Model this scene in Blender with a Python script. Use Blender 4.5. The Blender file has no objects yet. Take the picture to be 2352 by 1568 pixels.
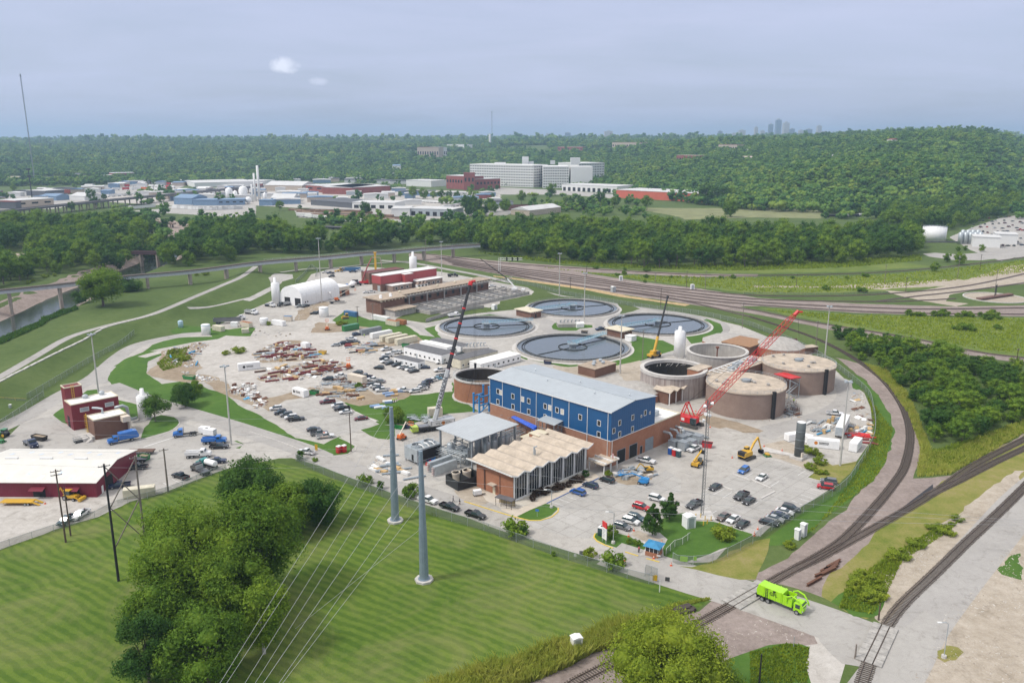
import bpy,math,random
import numpy as np
from mathutils import Vector,noise as K37
from mathutils.geometry import tessellate_polygon
R=math.radians
random.seed(7)
rng=np.random.default_rng(11)
SC=bpy.context.scene
COL=SC.collection
F,CX,CY,HOR,H=1880.0,1176.0,784.0,322.0,95.0
P=math.atan((CY-HOR)/F)
T={'a':(0,574.2),'b':(574.2,574.2),'c':(1148.4,574.2),'d':(1722.6,574.2),'e':(0,861.3),'f':(574.2,861.3),'g':(976.2,861.3),'h':(1493,861.3),'i':(0,1176),'j':(574.2,1176),'k':(1148.4,1176),'l':(1722.6,1176),'m':(0,287.1),'n':(574.2,287.1),'o':(1148.4,287.1)}
def G(k,x,y,z=0.0):
 """ground position of a surveyed mark at height z"""
 if k=='q':u,v=x,y
 elif k=='p':u,v=1722.6+x/2.284,275.6+y/2.284
 elif k=='r':u,v=1952.3+x/3.3626,803.9+y/3.3626
 else:u,v=T[k][0]+x/4.0,T[k][1]+y/4.0
 dx,dy=(u-CX)/F,(CY-v)/F
 d=(dx,math.cos(P)+dy*math.sin(P),-math.sin(P)+dy*math.cos(P))
 s=(z-H)/d[2]
 return Vector((d[0]*s,d[1]*s,z))
def GP(k,pts,z=0.0):return[G(k,x,y,z)for x,y in pts]
def hd(a,b):return math.atan2(b[1]-a[1],b[0]-a[0])
MATS={}
def _n(nt,t,**kw):
 n=nt.nodes.new(t)
 for k,v in kw.items():setattr(n,k,v)
 return n
def c4(c):return(c[0],c[1],c[2],1.0)
def S(r,g,b):
 """8-bit picture value to linear"""
 f=lambda v:(v/255/12.92)if v/255<=.04045 else((v/255+.055)/1.055)**2.4
 return(f(r),f(g),f(b))
def mk(name):
 m=bpy.data.materials.new(name);m.use_nodes=True
 nt=m.node_tree;nt.nodes.clear()
 o=_n(nt,'ShaderNodeOutputMaterial');b=_n(nt,'ShaderNodeBsdfPrincipled')
 nt.links.new(b.outputs[0],o.inputs[0])
 return m,nt,b
def K11(nt,scale,detail=4,rough=.6,pos=None,dist=0):
 n=_n(nt,'ShaderNodeTexNoise');n.inputs['Scale'].default_value=scale
 n.inputs['Detail'].default_value=detail;n.inputs['Roughness'].default_value=rough
 n.inputs['Distortion'].default_value=dist
 if pos is None:
  g=_n(nt,'ShaderNodeNewGeometry');pos=g.outputs['Position']
 nt.links.new(pos,n.inputs['Vector'])
 return n.outputs['Fac']
def K30(nt,fac,stops):
 r=_n(nt,'ShaderNodeValToRGB');e=r.color_ramp.elements
 while len(e)>1:e.remove(e[-1])
 e[0].position=stops[0][0];e[0].color=c4(stops[0][1])
 for p,c in stops[1:]:
  q=e.new(p);q.color=c4(c)
 nt.links.new(fac,r.inputs[0]);return r.outputs[0]
def K31(nt,fac,a,b,mode='MIX'):
 m=_n(nt,'ShaderNodeMix',data_type='RGBA',blend_type=mode)
 for i,v in((0,fac),(6,a),(7,b)):
  if isinstance(v,(int,float)):m.inputs[i].default_value=v
  elif isinstance(v,tuple):m.inputs[i].default_value=c4(v)
  else:nt.links.new(v,m.inputs[i])
 return m.outputs[2]
def thr(nt,fac,lo,hi):
 m=_n(nt,'ShaderNodeMapRange');m.inputs[1].default_value=lo;m.inputs[2].default_value=hi
 nt.links.new(fac,m.inputs[0]);return m.outputs[0]
def bump(nt,b,fac,strength=.3,dist=.1):
 n=_n(nt,'ShaderNodeBump');n.inputs['Strength'].default_value=strength;n.inputs['Distance'].default_value=dist
 nt.links.new(fac,n.inputs['Height']);nt.links.new(n.outputs[0],b.inputs['Normal'])
def pm(name,col,rough=.6,metal=0.0,var=.18,scale=.8,obj=False):
 """painted / plain surface with a little uneven weathering"""
 if name in MATS:return MATS[name]
 m,nt,b=mk(name)
 a=tuple(v*(1-var)for v in col);c=tuple(min(1,v*(1+var))for v in col)
 f=K11(nt,scale,5,.65)
 nt.links.new(K30(nt,f,[(.3,a),(.7,c)]),b.inputs['Base Color'])
 b.inputs['Roughness'].default_value=rough;b.inputs['Metallic'].default_value=metal
 MATS[name]=m;return m
def K27(name,col,dirt,amt=.5,zs=.15,xs=1.6,rough=.8,base=None):
 """walls with vertical run-off stains"""
 m,nt,b=mk(name)
 g=_n(nt,'ShaderNodeNewGeometry');mp=_n(nt,'ShaderNodeMapping');mp.inputs['Scale'].default_value=(xs,xs,zs)
 nt.links.new(g.outputs['Position'],mp.inputs[0])
 f=K11(nt,.6,6,.7,mp.outputs[0])
 c1=K30(nt,K11(nt,.5),[(.3,tuple(v*.88 for v in col)),(.7,tuple(v*1.1 for v in col))])
 fm=_n(nt,'ShaderNodeMath',operation='MULTIPLY');fm.inputs[1].default_value=amt
 nt.links.new(thr(nt,f,.42,.66),fm.inputs[0])
 nt.links.new(K31(nt,fm.outputs[0],c1,dirt),b.inputs['Base Color'])
 b.inputs['Roughness'].default_value=rough
 MATS[name]=m;return m
def K28(name,c1,c2,mortar,scale=1.0):
 m,nt,b=mk(name)
 g=_n(nt,'ShaderNodeNewGeometry');sx=_n(nt,'ShaderNodeSeparateXYZ');nt.links.new(g.outputs['Position'],sx.inputs[0])
 ad=_n(nt,'ShaderNodeMath',operation='ADD');nt.links.new(sx.outputs[0],ad.inputs[0]);nt.links.new(sx.outputs[1],ad.inputs[1])
 cb=_n(nt,'ShaderNodeCombineXYZ');nt.links.new(ad.outputs[0],cb.inputs[0]);nt.links.new(sx.outputs[2],cb.inputs[1])
 t=_n(nt,'ShaderNodeTexBrick');t.inputs['Scale'].default_value=scale
 t.inputs['Color1'].default_value=c4(c1);t.inputs['Color2'].default_value=c4(c2);t.inputs['Mortar'].default_value=c4(mortar)
 t.inputs['Brick Width'].default_value=.42;t.inputs['Row Height'].default_value=.14;t.inputs['Mortar Size'].default_value=.012
 nt.links.new(cb.outputs[0],t.inputs[0])
 f=K11(nt,.25,6,.7)
 nt.links.new(K31(nt,thr(nt,f,.3,.75),t.outputs[0],tuple(v*.8 for v in c1)),b.inputs['Base Color'])
 b.inputs['Roughness'].default_value=.88
 MATS[name]=m;return m
def K26(name,col,axis,freq,rough=.45,metal=0.0,dark=.72,dirt=.25):
 """corrugated / standing seam sheet: real ridges as bump, grime as colour. axis is a world direction"""
 m,nt,b=mk(name)
 g=_n(nt,'ShaderNodeNewGeometry')
 d=_n(nt,'ShaderNodeVectorMath',operation='DOT_PRODUCT');d.inputs[1].default_value=axis
 nt.links.new(g.outputs['Position'],d.inputs[0])
 mu=_n(nt,'ShaderNodeMath',operation='MULTIPLY');mu.inputs[1].default_value=freq;nt.links.new(d.outputs['Value'],mu.inputs[0])
 fr=_n(nt,'ShaderNodeMath',operation='FRACT');nt.links.new(mu.outputs[0],fr.inputs[0])
 seam=K30(nt,fr.outputs[0],[(0,(1,1,1)),(.12,(0,0,0)),(.88,(0,0,0)),(1,(1,1,1))])
 c1=K30(nt,K11(nt,.35,6,.7),[(.28,tuple(v*(1-dirt)for v in col)),(.7,tuple(min(1,v*(1+dirt*.4))for v in col))])
 nt.links.new(K31(nt,seam,c1,tuple(v*dark for v in col)),b.inputs['Base Color'])
 bump(nt,b,seam,.5,.08)
 b.inputs['Roughness'].default_value=rough;b.inputs['Metallic'].default_value=metal
 MATS[name]=m;return m
def K29(name,stops,s1=.05,s2=.8,s3=3.0,rough=.95,w=.5,bs=.3,extra=None):
 m,nt,b=mk(name)
 f1=K11(nt,s1,6,.6,dist=.6);f2=K11(nt,s2,5,.65)
 a=_n(nt,'ShaderNodeMix',data_type='FLOAT');a.inputs[0].default_value=w
 nt.links.new(f1,a.inputs[2]);nt.links.new(f2,a.inputs[3])
 f3=K11(nt,s3,3,.7)
 a2=_n(nt,'ShaderNodeMix',data_type='FLOAT');a2.inputs[0].default_value=.25
 nt.links.new(a.outputs[0],a2.inputs[2]);nt.links.new(f3,a2.inputs[3])
 col=K30(nt,a2.outputs[0],stops)
 if extra:col=extra(nt,col)
 nt.links.new(col,b.inputs['Base Color']);bump(nt,b,f3,bs,.15)
 b.inputs['Roughness'].default_value=rough;b.inputs['Specular IOR Level'].default_value=.15
 MATS[name]=m;return m
class MB:
 def __init__(s):s.v=[];s.f=[];s.m=[]
 def add(s,vs,fs,mi=0):
  o=len(s.v);s.v.extend([tuple(p)for p in vs]);s.f.extend([tuple(i+o for i in q)for q in fs]);s.m.extend([mi]*len(fs));return s
 def box(s,x0,y0,z0,x1,y1,z1,mi=0):
  return s.add([(x0,y0,z0),(x1,y0,z0),(x1,y1,z0),(x0,y1,z0),(x0,y0,z1),(x1,y0,z1),(x1,y1,z1),(x0,y1,z1)],[(0,3,2,1),(4,5,6,7),(0,1,5,4),(1,2,6,5),(2,3,7,6),(3,0,4,7)],mi)
 def rbox(s,cx,cy,z0,sx,sy,z1,a,mi=0):
  c,n=math.cos(a),math.sin(a);q=[]
  for z in(z0,z1):
   for dx,dy in((-1,-1),(1,-1),(1,1),(-1,1)):
    x,y=dx*sx/2,dy*sy/2;q.append((cx+x*c-y*n,cy+x*n+y*c,z))
  return s.add(q,[(0,3,2,1),(4,5,6,7),(0,1,5,4),(1,2,6,5),(2,3,7,6),(3,0,4,7)],mi)
 def prism(s,poly,z0,z1,mi=0):
  """vertical prism on a plan polygon (ccw)"""
  n=len(poly);vs=[(p[0],p[1],z0)for p in poly]+[(p[0],p[1],z1)for p in poly]
  fs=[tuple(range(n-1,-1,-1)),tuple(range(n,2*n))]+[(i,(i+1)%n,n+(i+1)%n,n+i)for i in range(n)]
  return s.add(vs,fs,mi)
 def xprism(s,prof,y0,y1,mi=0):
  """profile in x,z pulled along y"""
  n=len(prof);vs=[(p[0],y0,p[1])for p in prof]+[(p[0],y1,p[1])for p in prof]
  fs=[tuple(range(n)),tuple(range(2*n-1,n-1,-1))]+[(i,n+i,n+(i+1)%n,(i+1)%n)for i in range(n)]
  return s.add(vs,fs,mi)
 def tube(s,pts,r,n=8,mi=0,cap=True):
  pts=[Vector(p)for p in pts];rs=r if isinstance(r,(list,tuple))else[r]*len(pts)
  o=len(s.v)
  for i,p in enumerate(pts):
   d=(pts[min(i+1,len(pts)-1)]-pts[max(i-1,0)])
   d=d.normalized()if d.length>1e-9 else Vector((0,0,1))
   a=Vector((0,0,1))if abs(d.z)<.95 else Vector((1,0,0))
   u=d.cross(a).normalized();w=u.cross(d)
   for k in range(n):
    t=2*math.pi*(k+.5)/n;s.v.append(tuple(p+(u*math.cos(t)+w*math.sin(t))*rs[i]))
  for i in range(len(pts)-1):
   for k in range(n):
    a0=o+i*n+k;a1=o+i*n+(k+1)%n;s.f.append((a0,a0+n,a1+n,a1));s.m.append(mi)
  if cap:
   s.f.append(tuple(o+k for k in range(n)));s.m.append(mi)
   e=o+(len(pts)-1)*n;s.f.append(tuple(e+k for k in range(n-1,-1,-1)));s.m.append(mi)
  return s
 def bar(s,a,b,w,mi=0):return s.tube([a,b],w*.7071,4,mi)
 def lathe(s,prof,n=24,cx=0,cy=0,mi=0,close=True):
  """prof: list of (radius, z) from bottom to top"""
  o=len(s.v);k=len(prof)
  for r_,z in prof:
   for i in range(n):
    t=2*math.pi*i/n;s.v.append((cx+r_*math.cos(t),cy+r_*math.sin(t),z))
  for j in range(k-1):
   for i in range(n):
    a=o+j*n+i;b=o+j*n+(i+1)%n;s.f.append((a,b,b+n,a+n));s.m.append(mi)
  if close:
   s.f.append(tuple(o+i for i in range(n-1,-1,-1)));s.f.append(tuple(o+(k-1)*n+i for i in range(n)));s.m+=[mi,mi]
  return s
 def ring(s,r0,r1,z0,z1,n=64,cx=0,cy=0,mi=0):
  o=len(s.v)
  for r_,z in((r1,z0),(r1,z1),(r0,z1),(r0,z0)):
   for i in range(n):
    t=2*math.pi*i/n;s.v.append((cx+r_*math.cos(t),cy+r_*math.sin(t),z))
  for j in range(4):
   for i in range(n):
    a=o+j*n+i;b=o+j*n+(i+1)%n;c=o+((j+1)%4)*n+(i+1)%n;d=o+((j+1)%4)*n+i
    s.f.append((a,b,c,d));s.m.append(mi)
  return s
 def loft(s,rings,mi=0,cap=True):
  n=len(rings[0]);o=len(s.v)
  for q in rings:s.v.extend([tuple(p)for p in q])
  for j in range(len(rings)-1):
   for i in range(n):
    a=o+j*n+i;b=o+j*n+(i+1)%n;s.f.append((a,b,b+n,a+n));s.m.append(mi)
  if cap:
   s.f.append(tuple(o+i for i in range(n-1,-1,-1)));e=o+(len(rings)-1)*n;s.f.append(tuple(e+i for i in range(n)));s.m+=[mi,mi]
  return s
 def bd(s,name,mats,parent=None,loc=None,rz=0.0,smooth=False):
  me=bpy.data.meshes.new(name);me.from_pydata(s.v,[],s.f)
  if not isinstance(mats,(list,tuple)):mats=[mats]
  for m in mats:me.materials.append(m)
  if len(mats)>1:me.polygons.foreach_set('material_index',s.m)
  if smooth:me.polygons.foreach_set('use_smooth',[True]*len(s.f))
  me.update()
  o=bpy.data.objects.new(name,me);COL.objects.link(o)
  if parent is not None:o.parent=parent
  if loc is not None:o.location=loc
  o.rotation_euler=(0,0,rz)
  return o
def tag(o,label=None,cat=None,group=None,kind=None):
 if label:o['label']=label
 if cat:o['category']=cat
 if group:o['group']=group
 if kind:o['kind']=kind
 return o
def K0(name,label,cat,loc=(0,0,0),rz=0.0,group=None):
 o=bpy.data.objects.new(name,None);o.empty_display_size=.5;COL.objects.link(o)
 o.location=loc;o.rotation_euler=(0,0,rz)
 return tag(o,label,cat,group)
def K1(mb,name,mats,label,cat,loc=(0,0,0),rz=0.0,group=None,smooth=False):
 return tag(mb.bd(name,mats,None,loc,rz,smooth),label,cat,group)
def dup(root,loc,rz=0.0,label=None,group=None,scale=None):
 def cp(o,par):
  c=o.copy();COL.objects.link(c);c.parent=par
  for ch in o.children:cp(ch,c)
  return c
 n=cp(root,None);n.location=loc;n.rotation_euler=(0,0,rz)
 if scale is not None:n.scale=scale if hasattr(scale,'__len__')else(scale,)*3
 if label:n['label']=label
 if group:n['group']=group
 return n
def own(o,mat,slot=0):
 """give this object its own colour although it shares its mesh"""
 o.material_slots[slot].link='OBJECT';o.material_slots[slot].material=mat
def kid(o,name):
 for c in o.children:
  if c.name.split('.')[0]==name:return c
def K2(pts,step=4.0):
 pts=[Vector((p[0],p[1],p[2]if len(p)>2 else 0))for p in pts]
 out=[]
 for i in range(len(pts)-1):
  p0=pts[max(i-1,0)];p1=pts[i];p2=pts[i+1];p3=pts[min(i+2,len(pts)-1)]
  n=max(1,int((p2-p1).length/step))
  for k in range(n):
   t=k/n
   out.append(.5*((2*p1)+(p2-p0)*t+(2*p0-5*p1+4*p2-p3)*t*t+(3*p1-p0-3*p2+p3)*t**3))
 out.append(pts[-1]);return out
def K40(pts,spacing,start=0.0):
 """points and headings every 'spacing' metres"""
 out=[];d=start;acc=0
 for i in range(len(pts)-1):
  a,b=pts[i],pts[i+1];L=(b-a).length
  while d<=acc+L and L>0:
   out.append((a.lerp(b,(d-acc)/L),math.atan2(b.y-a.y,b.x-a.x)));d+=spacing
  acc+=L
 return out
def normals(pts):
 out=[]
 for i in range(len(pts)):
  d=pts[min(i+1,len(pts)-1)]-pts[max(i-1,0)];d.z=0;d.normalize();out.append(Vector((-d.y,d.x,0)))
 return out
def ribbon(name,mat,pts,w,z,kind='structure',jit=0.0,drape=None):
 ns=normals(pts);mb=MB();vs=[];cols=[-.5,-.17,.17,.5]if drape else[-.5,.5]
 for p,n in zip(pts,ns):
  ww=w*(1+jit*K37.noise(Vector((p.x*.11,p.y*.11,3.3))))if jit else w
  for c in cols:
   q=p+n*ww*c;vs.append((q.x,q.y,(drape(q.x,q.y)if drape else 0)+z))
 k=len(cols)
 fs=[(i*k+j+1,i*k+j,(i+1)*k+j,(i+1)*k+j+1)for i in range(len(pts)-1)for j in range(k-1)]
 mb.add(vs,fs);o=mb.bd(name,mat)
 if kind:o['kind']=kind
 return o
def rough_poly(pts,step=3.0,amp=.6,seed=0.0):
 out=[]
 for i in range(len(pts)):
  a,b=pts[i],pts[(i+1)%len(pts)];L=(b-a).length;n=max(1,int(L/step));d=(b-a)
  nn=Vector((-d.y,d.x,0)).normalized()if L>0 else Vector((0,0,0))
  for k in range(n):
   p=a.lerp(b,k/n)
   out.append(p+nn*amp*(K37.noise(Vector((p.x*.13,p.y*.13,seed)))+.8*K37.noise(Vector((p.x*.45,p.y*.45,seed+5)))))
 return out
def K16(name,mat,pts,z,kind='structure',amp=0.0,step=3.0):
 pts=[Vector((p[0],p[1],0))for p in pts]
 if amp:pts=rough_poly(pts,step,amp,z*50)
 tri=tessellate_polygon([pts]);fs=[]
 for t in tri:
  a,b,c=(pts[i]for i in t)
  fs.append(tuple(t)if(b-a).cross(c-a).z>0 else(t[0],t[2],t[1]))
 mb=MB();mb.add([(p.x,p.y,z)for p in pts],fs);o=mb.bd(name,mat)
 if kind:o['kind']=kind
 return o
def K15(name,mat,pts,w=.25,h=.14,closed=True):
 """real kerb step along an edge line"""
 pts=[Vector((p[0],p[1],0))for p in pts]
 if closed:pts=pts+[pts[0],]
 ns=normals(pts);mb=MB();vs=[]
 if closed:
  d=pts[1]-pts[-2];d.normalize();ns[0]=ns[-1]=Vector((-d.y,d.x,0))
 for p,n in zip(pts,ns):
  a=p-n*w/2;b=p+n*w/2
  vs+=[(a.x,a.y,0),(a.x,a.y,h),(b.x,b.y,h),(b.x,b.y,0)]
 fs=[]
 for i in range(len(pts)-1):
  o=i*4
  for k in range(3):fs.append((o+k,o+k+1,o+k+5,o+k+4))
 mb.add(vs,fs);o=mb.bd(name,mat);o['kind']='structure';return o
def inpoly(x,y,poly):
 c=False;j=len(poly)-1
 for i in range(len(poly)):
  xi,yi,xj,yj=poly[i][0],poly[i][1],poly[j][0],poly[j][1]
  if(yi>y)!=(yj>y)and x<(xj-xi)*(y-yi)/(yj-yi+1e-12)+xi:c=not c
  j=i
 return c
def scatter(poly,spacing,tries=12,rnd=random):
 """points kept at least 'spacing' apart inside a plan polygon"""
 xs=[p[0]for p in poly];ys=[p[1]for p in poly]
 x0,x1,y0,y1=min(xs),max(xs),min(ys),max(ys)
 cell={};out=[]
 n=int((x1-x0)*(y1-y0)/(spacing*spacing)*1.6)+6
 for _ in range(n*tries//6):
  x,y=rnd.uniform(x0,x1),rnd.uniform(y0,y1)
  i,j=int(x//spacing),int(y//spacing)
  if any((x-px)**2+(y-py)**2<spacing*spacing for a in(-1,0,1)for b in(-1,0,1)for px,py in cell.get((i+a,j+b),())):continue
  if not inpoly(x,y,poly):continue
  cell.setdefault((i,j),[]).append((x,y));out.append((x,y))
 return out
ORD=['first','second','third','fourth','fifth','sixth','seventh','eighth','ninth','tenth','eleventh','twelfth','thirteenth','fourteenth','fifteenth']
cam=bpy.data.cameras.new('camera');cam.sensor_width=36;cam.lens=F/2352*36
cam.clip_start=1;cam.clip_end=40000
co=bpy.data.objects.new('camera',cam);COL.objects.link(co)
co.location=(0,0,H);co.rotation_euler=(math.pi/2-P,0,0);SC.camera=co
SC.view_settings.view_transform='Standard';SC.view_settings.look='None'
SC.view_settings.exposure=0.9;SC.view_settings.gamma=1
SUN_EL,SUN_AZ=R(52),math.atan2(-.85,-.30)
w=bpy.data.worlds.new('World');SC.world=w;w.use_nodes=True
nt=w.node_tree;nt.nodes.clear()
wo=_n(nt,'ShaderNodeOutputWorld');bg=_n(nt,'ShaderNodeBackground');nt.links.new(bg.outputs[0],wo.inputs[0])
sky=_n(nt,'ShaderNodeTexSky',sky_type='NISHITA');sky.sun_disc=False
sky.sun_elevation=SUN_EL;sky.sun_rotation=SUN_AZ%(2*math.pi);sky.altitude=200;sky.air_density=1.0;sky.dust_density=2.5;sky.ozone_density=2.0
tc=_n(nt,'ShaderNodeTexCoord')
sx=_n(nt,'ShaderNodeSeparateXYZ');nt.links.new(tc.outputs['Generated'],sx.inputs[0])
def mth(op,a,b):
 m=_n(nt,'ShaderNodeMath',operation=op)
 for i,v in enumerate((a,b)):
  if isinstance(v,(int,float)):m.inputs[i].default_value=v
  else:nt.links.new(v,m.inputs[i])
 return m.outputs[0]
zz=mth('MAXIMUM',sx.outputs[2],.02);zz=mth('ADD',zz,.10)
cv=_n(nt,'ShaderNodeCombineXYZ');nt.links.new(mth('DIVIDE',sx.outputs[0],zz),cv.inputs[0]);nt.links.new(mth('DIVIDE',sx.outputs[1],zz),cv.inputs[1])
mp=_n(nt,'ShaderNodeMapping');mp.inputs['Scale'].default_value=(.7,1.0,1);mp.inputs['Location'].default_value=(3.1,1.7,0);nt.links.new(cv.outputs[0],mp.inputs[0])
deck=K11(nt,.8,7,.58,mp.outputs[0],.5)
deckf=thr(nt,deck,.26,.80)
deckcol=K31(nt,K11(nt,.3,3,.5,cv.outputs[0]),(5.6,6.2,8.4),(6.7,6.9,8.9))
el=thr(nt,sx.outputs[2],.22,.7)
deckcol=K31(nt,el,deckcol,(13.6,13.2,12.8))
thin=mth('MULTIPLY',deckf,.40);thin=mth('ADD',thin,.52)
skyc=K31(nt,thin,sky.outputs[0],deckcol)
def puff(px,py,rx,ry,seed):
 u=Vector(((px-CX)/F,math.cos(P)+(CY-py)/F*math.sin(P),-math.sin(P)+(CY-py)/F*math.cos(P))).normalized()
 e1=u.cross(Vector((0,0,1))).normalized();e2=e1.cross(u)
 def dotn(v,s):
  d=_n(nt,'ShaderNodeVectorMath',operation='DOT_PRODUCT');d.inputs[1].default_value=v*s;nt.links.new(tc.outputs['Generated'],d.inputs[0]);return d.outputs['Value']
 a=dotn(e1,1/rx);b=dotn(e2,1/ry);c=dotn(u,1.0)
 r2=mth('ADD',mth('MULTIPLY',a,a),mth('MULTIPLY',b,b))
 nz=K11(nt,60+seed,5,.65,tc.outputs['Generated'],.4)
 m_=mth('ADD',mth('SUBTRACT',1.0,r2),mth('MULTIPLY',mth('SUBTRACT',nz,.5),2.4))
 m_=thr(nt,m_,.05,1.0)
 return mth('MULTIPLY',m_,mth('GREATER_THAN',c,.5))
skyc=K31(nt,mth('MULTIPLY',puff(655,150,.018,.010,0),.75),skyc,(9.5,9.8,11))
skyc=K31(nt,mth('MULTIPLY',puff(730,187,.012,.005,9),.4),skyc,(9,9.3,11))
nt.links.new(skyc,bg.inputs[0]);bg.inputs[1].default_value=0.058
sun=bpy.data.lights.new('sun','SUN');sun.energy=1.5;sun.angle=R(10);sun.color=(1,.955,.89)
so=bpy.data.objects.new('sun',sun);COL.objects.link(so);so.location=(0,0,300)
sd=Vector((math.sin(SUN_AZ)*math.cos(SUN_EL),math.cos(SUN_AZ)*math.cos(SUN_EL),math.sin(SUN_EL)))
so.rotation_euler=sd.to_track_quat('Z','Y').to_euler()
hz=MB().box(-16000,-300,-14,16000,17000,330)
hm=bpy.data.materials.new('hazy_air');hm.use_nodes=True;hnt=hm.node_tree;hnt.nodes.clear()
ho=_n(hnt,'ShaderNodeOutputMaterial');hv=_n(hnt,'ShaderNodeVolumePrincipled')
hv.inputs['Color'].default_value=(.50,.69,.96,1);hv.inputs['Density'].default_value=1.0e-4;hv.inputs['Anisotropy'].default_value=.25
hnt.links.new(hv.outputs[0],ho.inputs['Volume'])
tag(hz.bd('haze',hm),kind='stuff')
SC.cycles.volume_bounces=1
RIV=[G(k,x,y,-6)for k,x,y in(('a',-500,960),('a',-200,835),('a',0,745),('a',200,660),('a',420,555),('a',620,450),('a',900,330),('a',1180,215),('a',1420,120),('m',1500,1200),('m',1560,1120),('m',1600,1040),('m',1560,985),('m',1500,950),('m',1380,920),('m',1100,905))]
RIV=K2([Vector((p.x,p.y,0))for p in RIV],8)
LEV=K2([Vector((p.x,p.y,0))for p in[G(k,x,y,3)for k,x,y in(('a',-500,1440),('a',-200,1265),('a',0,1165),('a',330,975),('a',640,800),('a',1000,690),('a',1400,590),('a',1800,425),('a',2050,320),('a',2220,245),('a',2351,150))]],6)
def dist_line(X,Y,line):
 a=np.array([(p.x,p.y)for p in line]);d=np.full(X.shape,1e9)
 for i in range(len(a)-1):
  p,q=a[i],a[i+1];v=q-p;L=v@v
  t=np.clip(((X-p[0])*v[0]+(Y-p[1])*v[1])/L,0,1)
  d=np.minimum(d,np.hypot(X-p[0]-t*v[0],Y-p[1]-t*v[1]))
 return d
def sst(x):x=np.clip(x,0,1);return x*x*(3-2*x)
AZ=np.array([-900,0,300,700,1100,1400,1500,1600,1700,1900,2000,2100,2250,2320,2400,2600,3200])
HT=np.array([58,58,62,66,68,70,70,71,74,84,94,106,106,84,58,30,14])
Y0=np.array([1900,1800,1900,1950,1950,1650,1450,1300,1200,1130,1120,1130,1150,1200,1300,1500,1700])
Y1=np.array([4300,4200,4200,4200,4200,3600,3200,2900,2700,2400,2250,2150,2200,2400,2800,3200,3600])
def terr(X,Y):
 X=np.asarray(X,float);Y=np.asarray(Y,float)
 Ys=np.maximum(Y,1);px=CX+F*X/Ys/math.cos(P)
 t=sst((Y-np.interp(px,AZ,Y0))/(np.interp(px,AZ,Y1)-np.interp(px,AZ,Y0)))
 roll=6*np.sin(X*.0035+1)*np.cos(Y*.0028+.6)+4*np.sin(X*.0081+Y*.0054)+3*np.sin(Y*.011-X*.006)
 h=t*(np.interp(px,AZ,HT)+roll*1.1)
 h=h+sst(1-np.hypot((X-640)/330,(Y-1420)/330))*30
 near=(Y<1400)&(X<60)
 if near.any():
  dr=np.full(X.shape,1e9);dl=np.full(X.shape,1e9)
  dr[near]=dist_line(X[near],Y[near],RIV);dl[near]=dist_line(X[near],Y[near],LEV)
  h=h-7.2*sst((30-dr)/22)*(dr<1e8)
  h=h+3.0*sst((16-dl)/14)*(dl<1e8)
 return h
def th(x,y):return float(terr(np.array([x]),np.array([y]))[0])
ys=[44.0]
while ys[-1]<16500:ys.append(ys[-1]*1.0085)
ys=np.array(ys);ss=np.linspace(-1.25,1.25,470)
YY,SS=np.meshgrid(ys,ss,indexing='ij');XX=YY*SS
ZZ=terr(XX,YY)
nr,nc=YY.shape
co_=np.stack([XX,YY,ZZ],-1).reshape(-1,3)
idx=np.arange(nr*nc).reshape(nr,nc)
fa=np.stack([idx[:-1,:-1],idx[:-1,1:],idx[1:,1:],idx[1:,:-1]],-1).reshape(-1,4)
def npmesh(name,verts,faces,mats,mi=None,smooth=False):
 me=bpy.data.meshes.new(name);k=faces.shape[1]
 me.vertices.add(len(verts));me.vertices.foreach_set('co',verts.astype(np.float32).ravel())
 me.loops.add(faces.size);me.loops.foreach_set('vertex_index',faces.astype(np.int32).ravel())
 me.polygons.add(len(faces));me.polygons.foreach_set('loop_start',np.arange(0,faces.size,k,dtype=np.int32))
 for m in(mats if isinstance(mats,(list,tuple))else[mats]):me.materials.append(m)
 if mi is not None:me.polygons.foreach_set('material_index',mi.astype(np.int32))
 if smooth:me.polygons.foreach_set('use_smooth',np.ones(len(faces),bool))
 me.update(calc_edges=True);me.validate();return me
Ja=K29('grass',[(.30,(.044,.070,.018)),(.45,(.070,.108,.028)),(.58,(.10,.14,.042)),(.72,(.16,.17,.07))],.02,.3,2.2,w=.4)
g_me=npmesh('ground',co_,fa,Ja,smooth=True)
go=bpy.data.objects.new('ground',g_me);COL.objects.link(go);tag(go,kind='structure')
def slabs(nt,col):
 g=_n(nt,'ShaderNodeNewGeometry');mp_=_n(nt,'ShaderNodeMapping');mp_.inputs['Rotation'].default_value=(0,0,-.785);nt.links.new(g.outputs['Position'],mp_.inputs[0])
 t=_n(nt,'ShaderNodeTexBrick');t.offset=0;t.inputs['Scale'].default_value=1;t.inputs['Brick Width'].default_value=5.2;t.inputs['Row Height'].default_value=4.6;t.inputs['Mortar Size'].default_value=.07
 t.inputs['Color1'].default_value=(1,1,1,1);t.inputs['Color2'].default_value=(.91,.91,.905,1);t.inputs['Mortar'].default_value=(.66,.65,.63,1);nt.links.new(mp_.outputs[0],t.inputs[0])
 return K31(nt,1.0,stain(nt,col),t.outputs[0],'MULTIPLY')
def stain(nt,col):
 a=K11(nt,.16,8,.72,dist=2.2);b=K11(nt,1.1,4,.7,dist=3)
 return K31(nt,K31(nt,1.0,thr(nt,b,.5,.72),(.4,.4,.4),'MULTIPLY'),K31(nt,thr(nt,a,.53,.70),col,K31(nt,1.0,col,(.70,.69,.67),'MULTIPLY')),(.30,.285,.26))
Jb=K29('sandy_ground',[(.30,(.22,.18,.13)),(.44,(.35,.30,.235)),(.57,(.44,.385,.315)),(.70,(.53,.48,.41))],.06,.4,2.5,w=.55,bs=.8,extra=stain)
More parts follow.
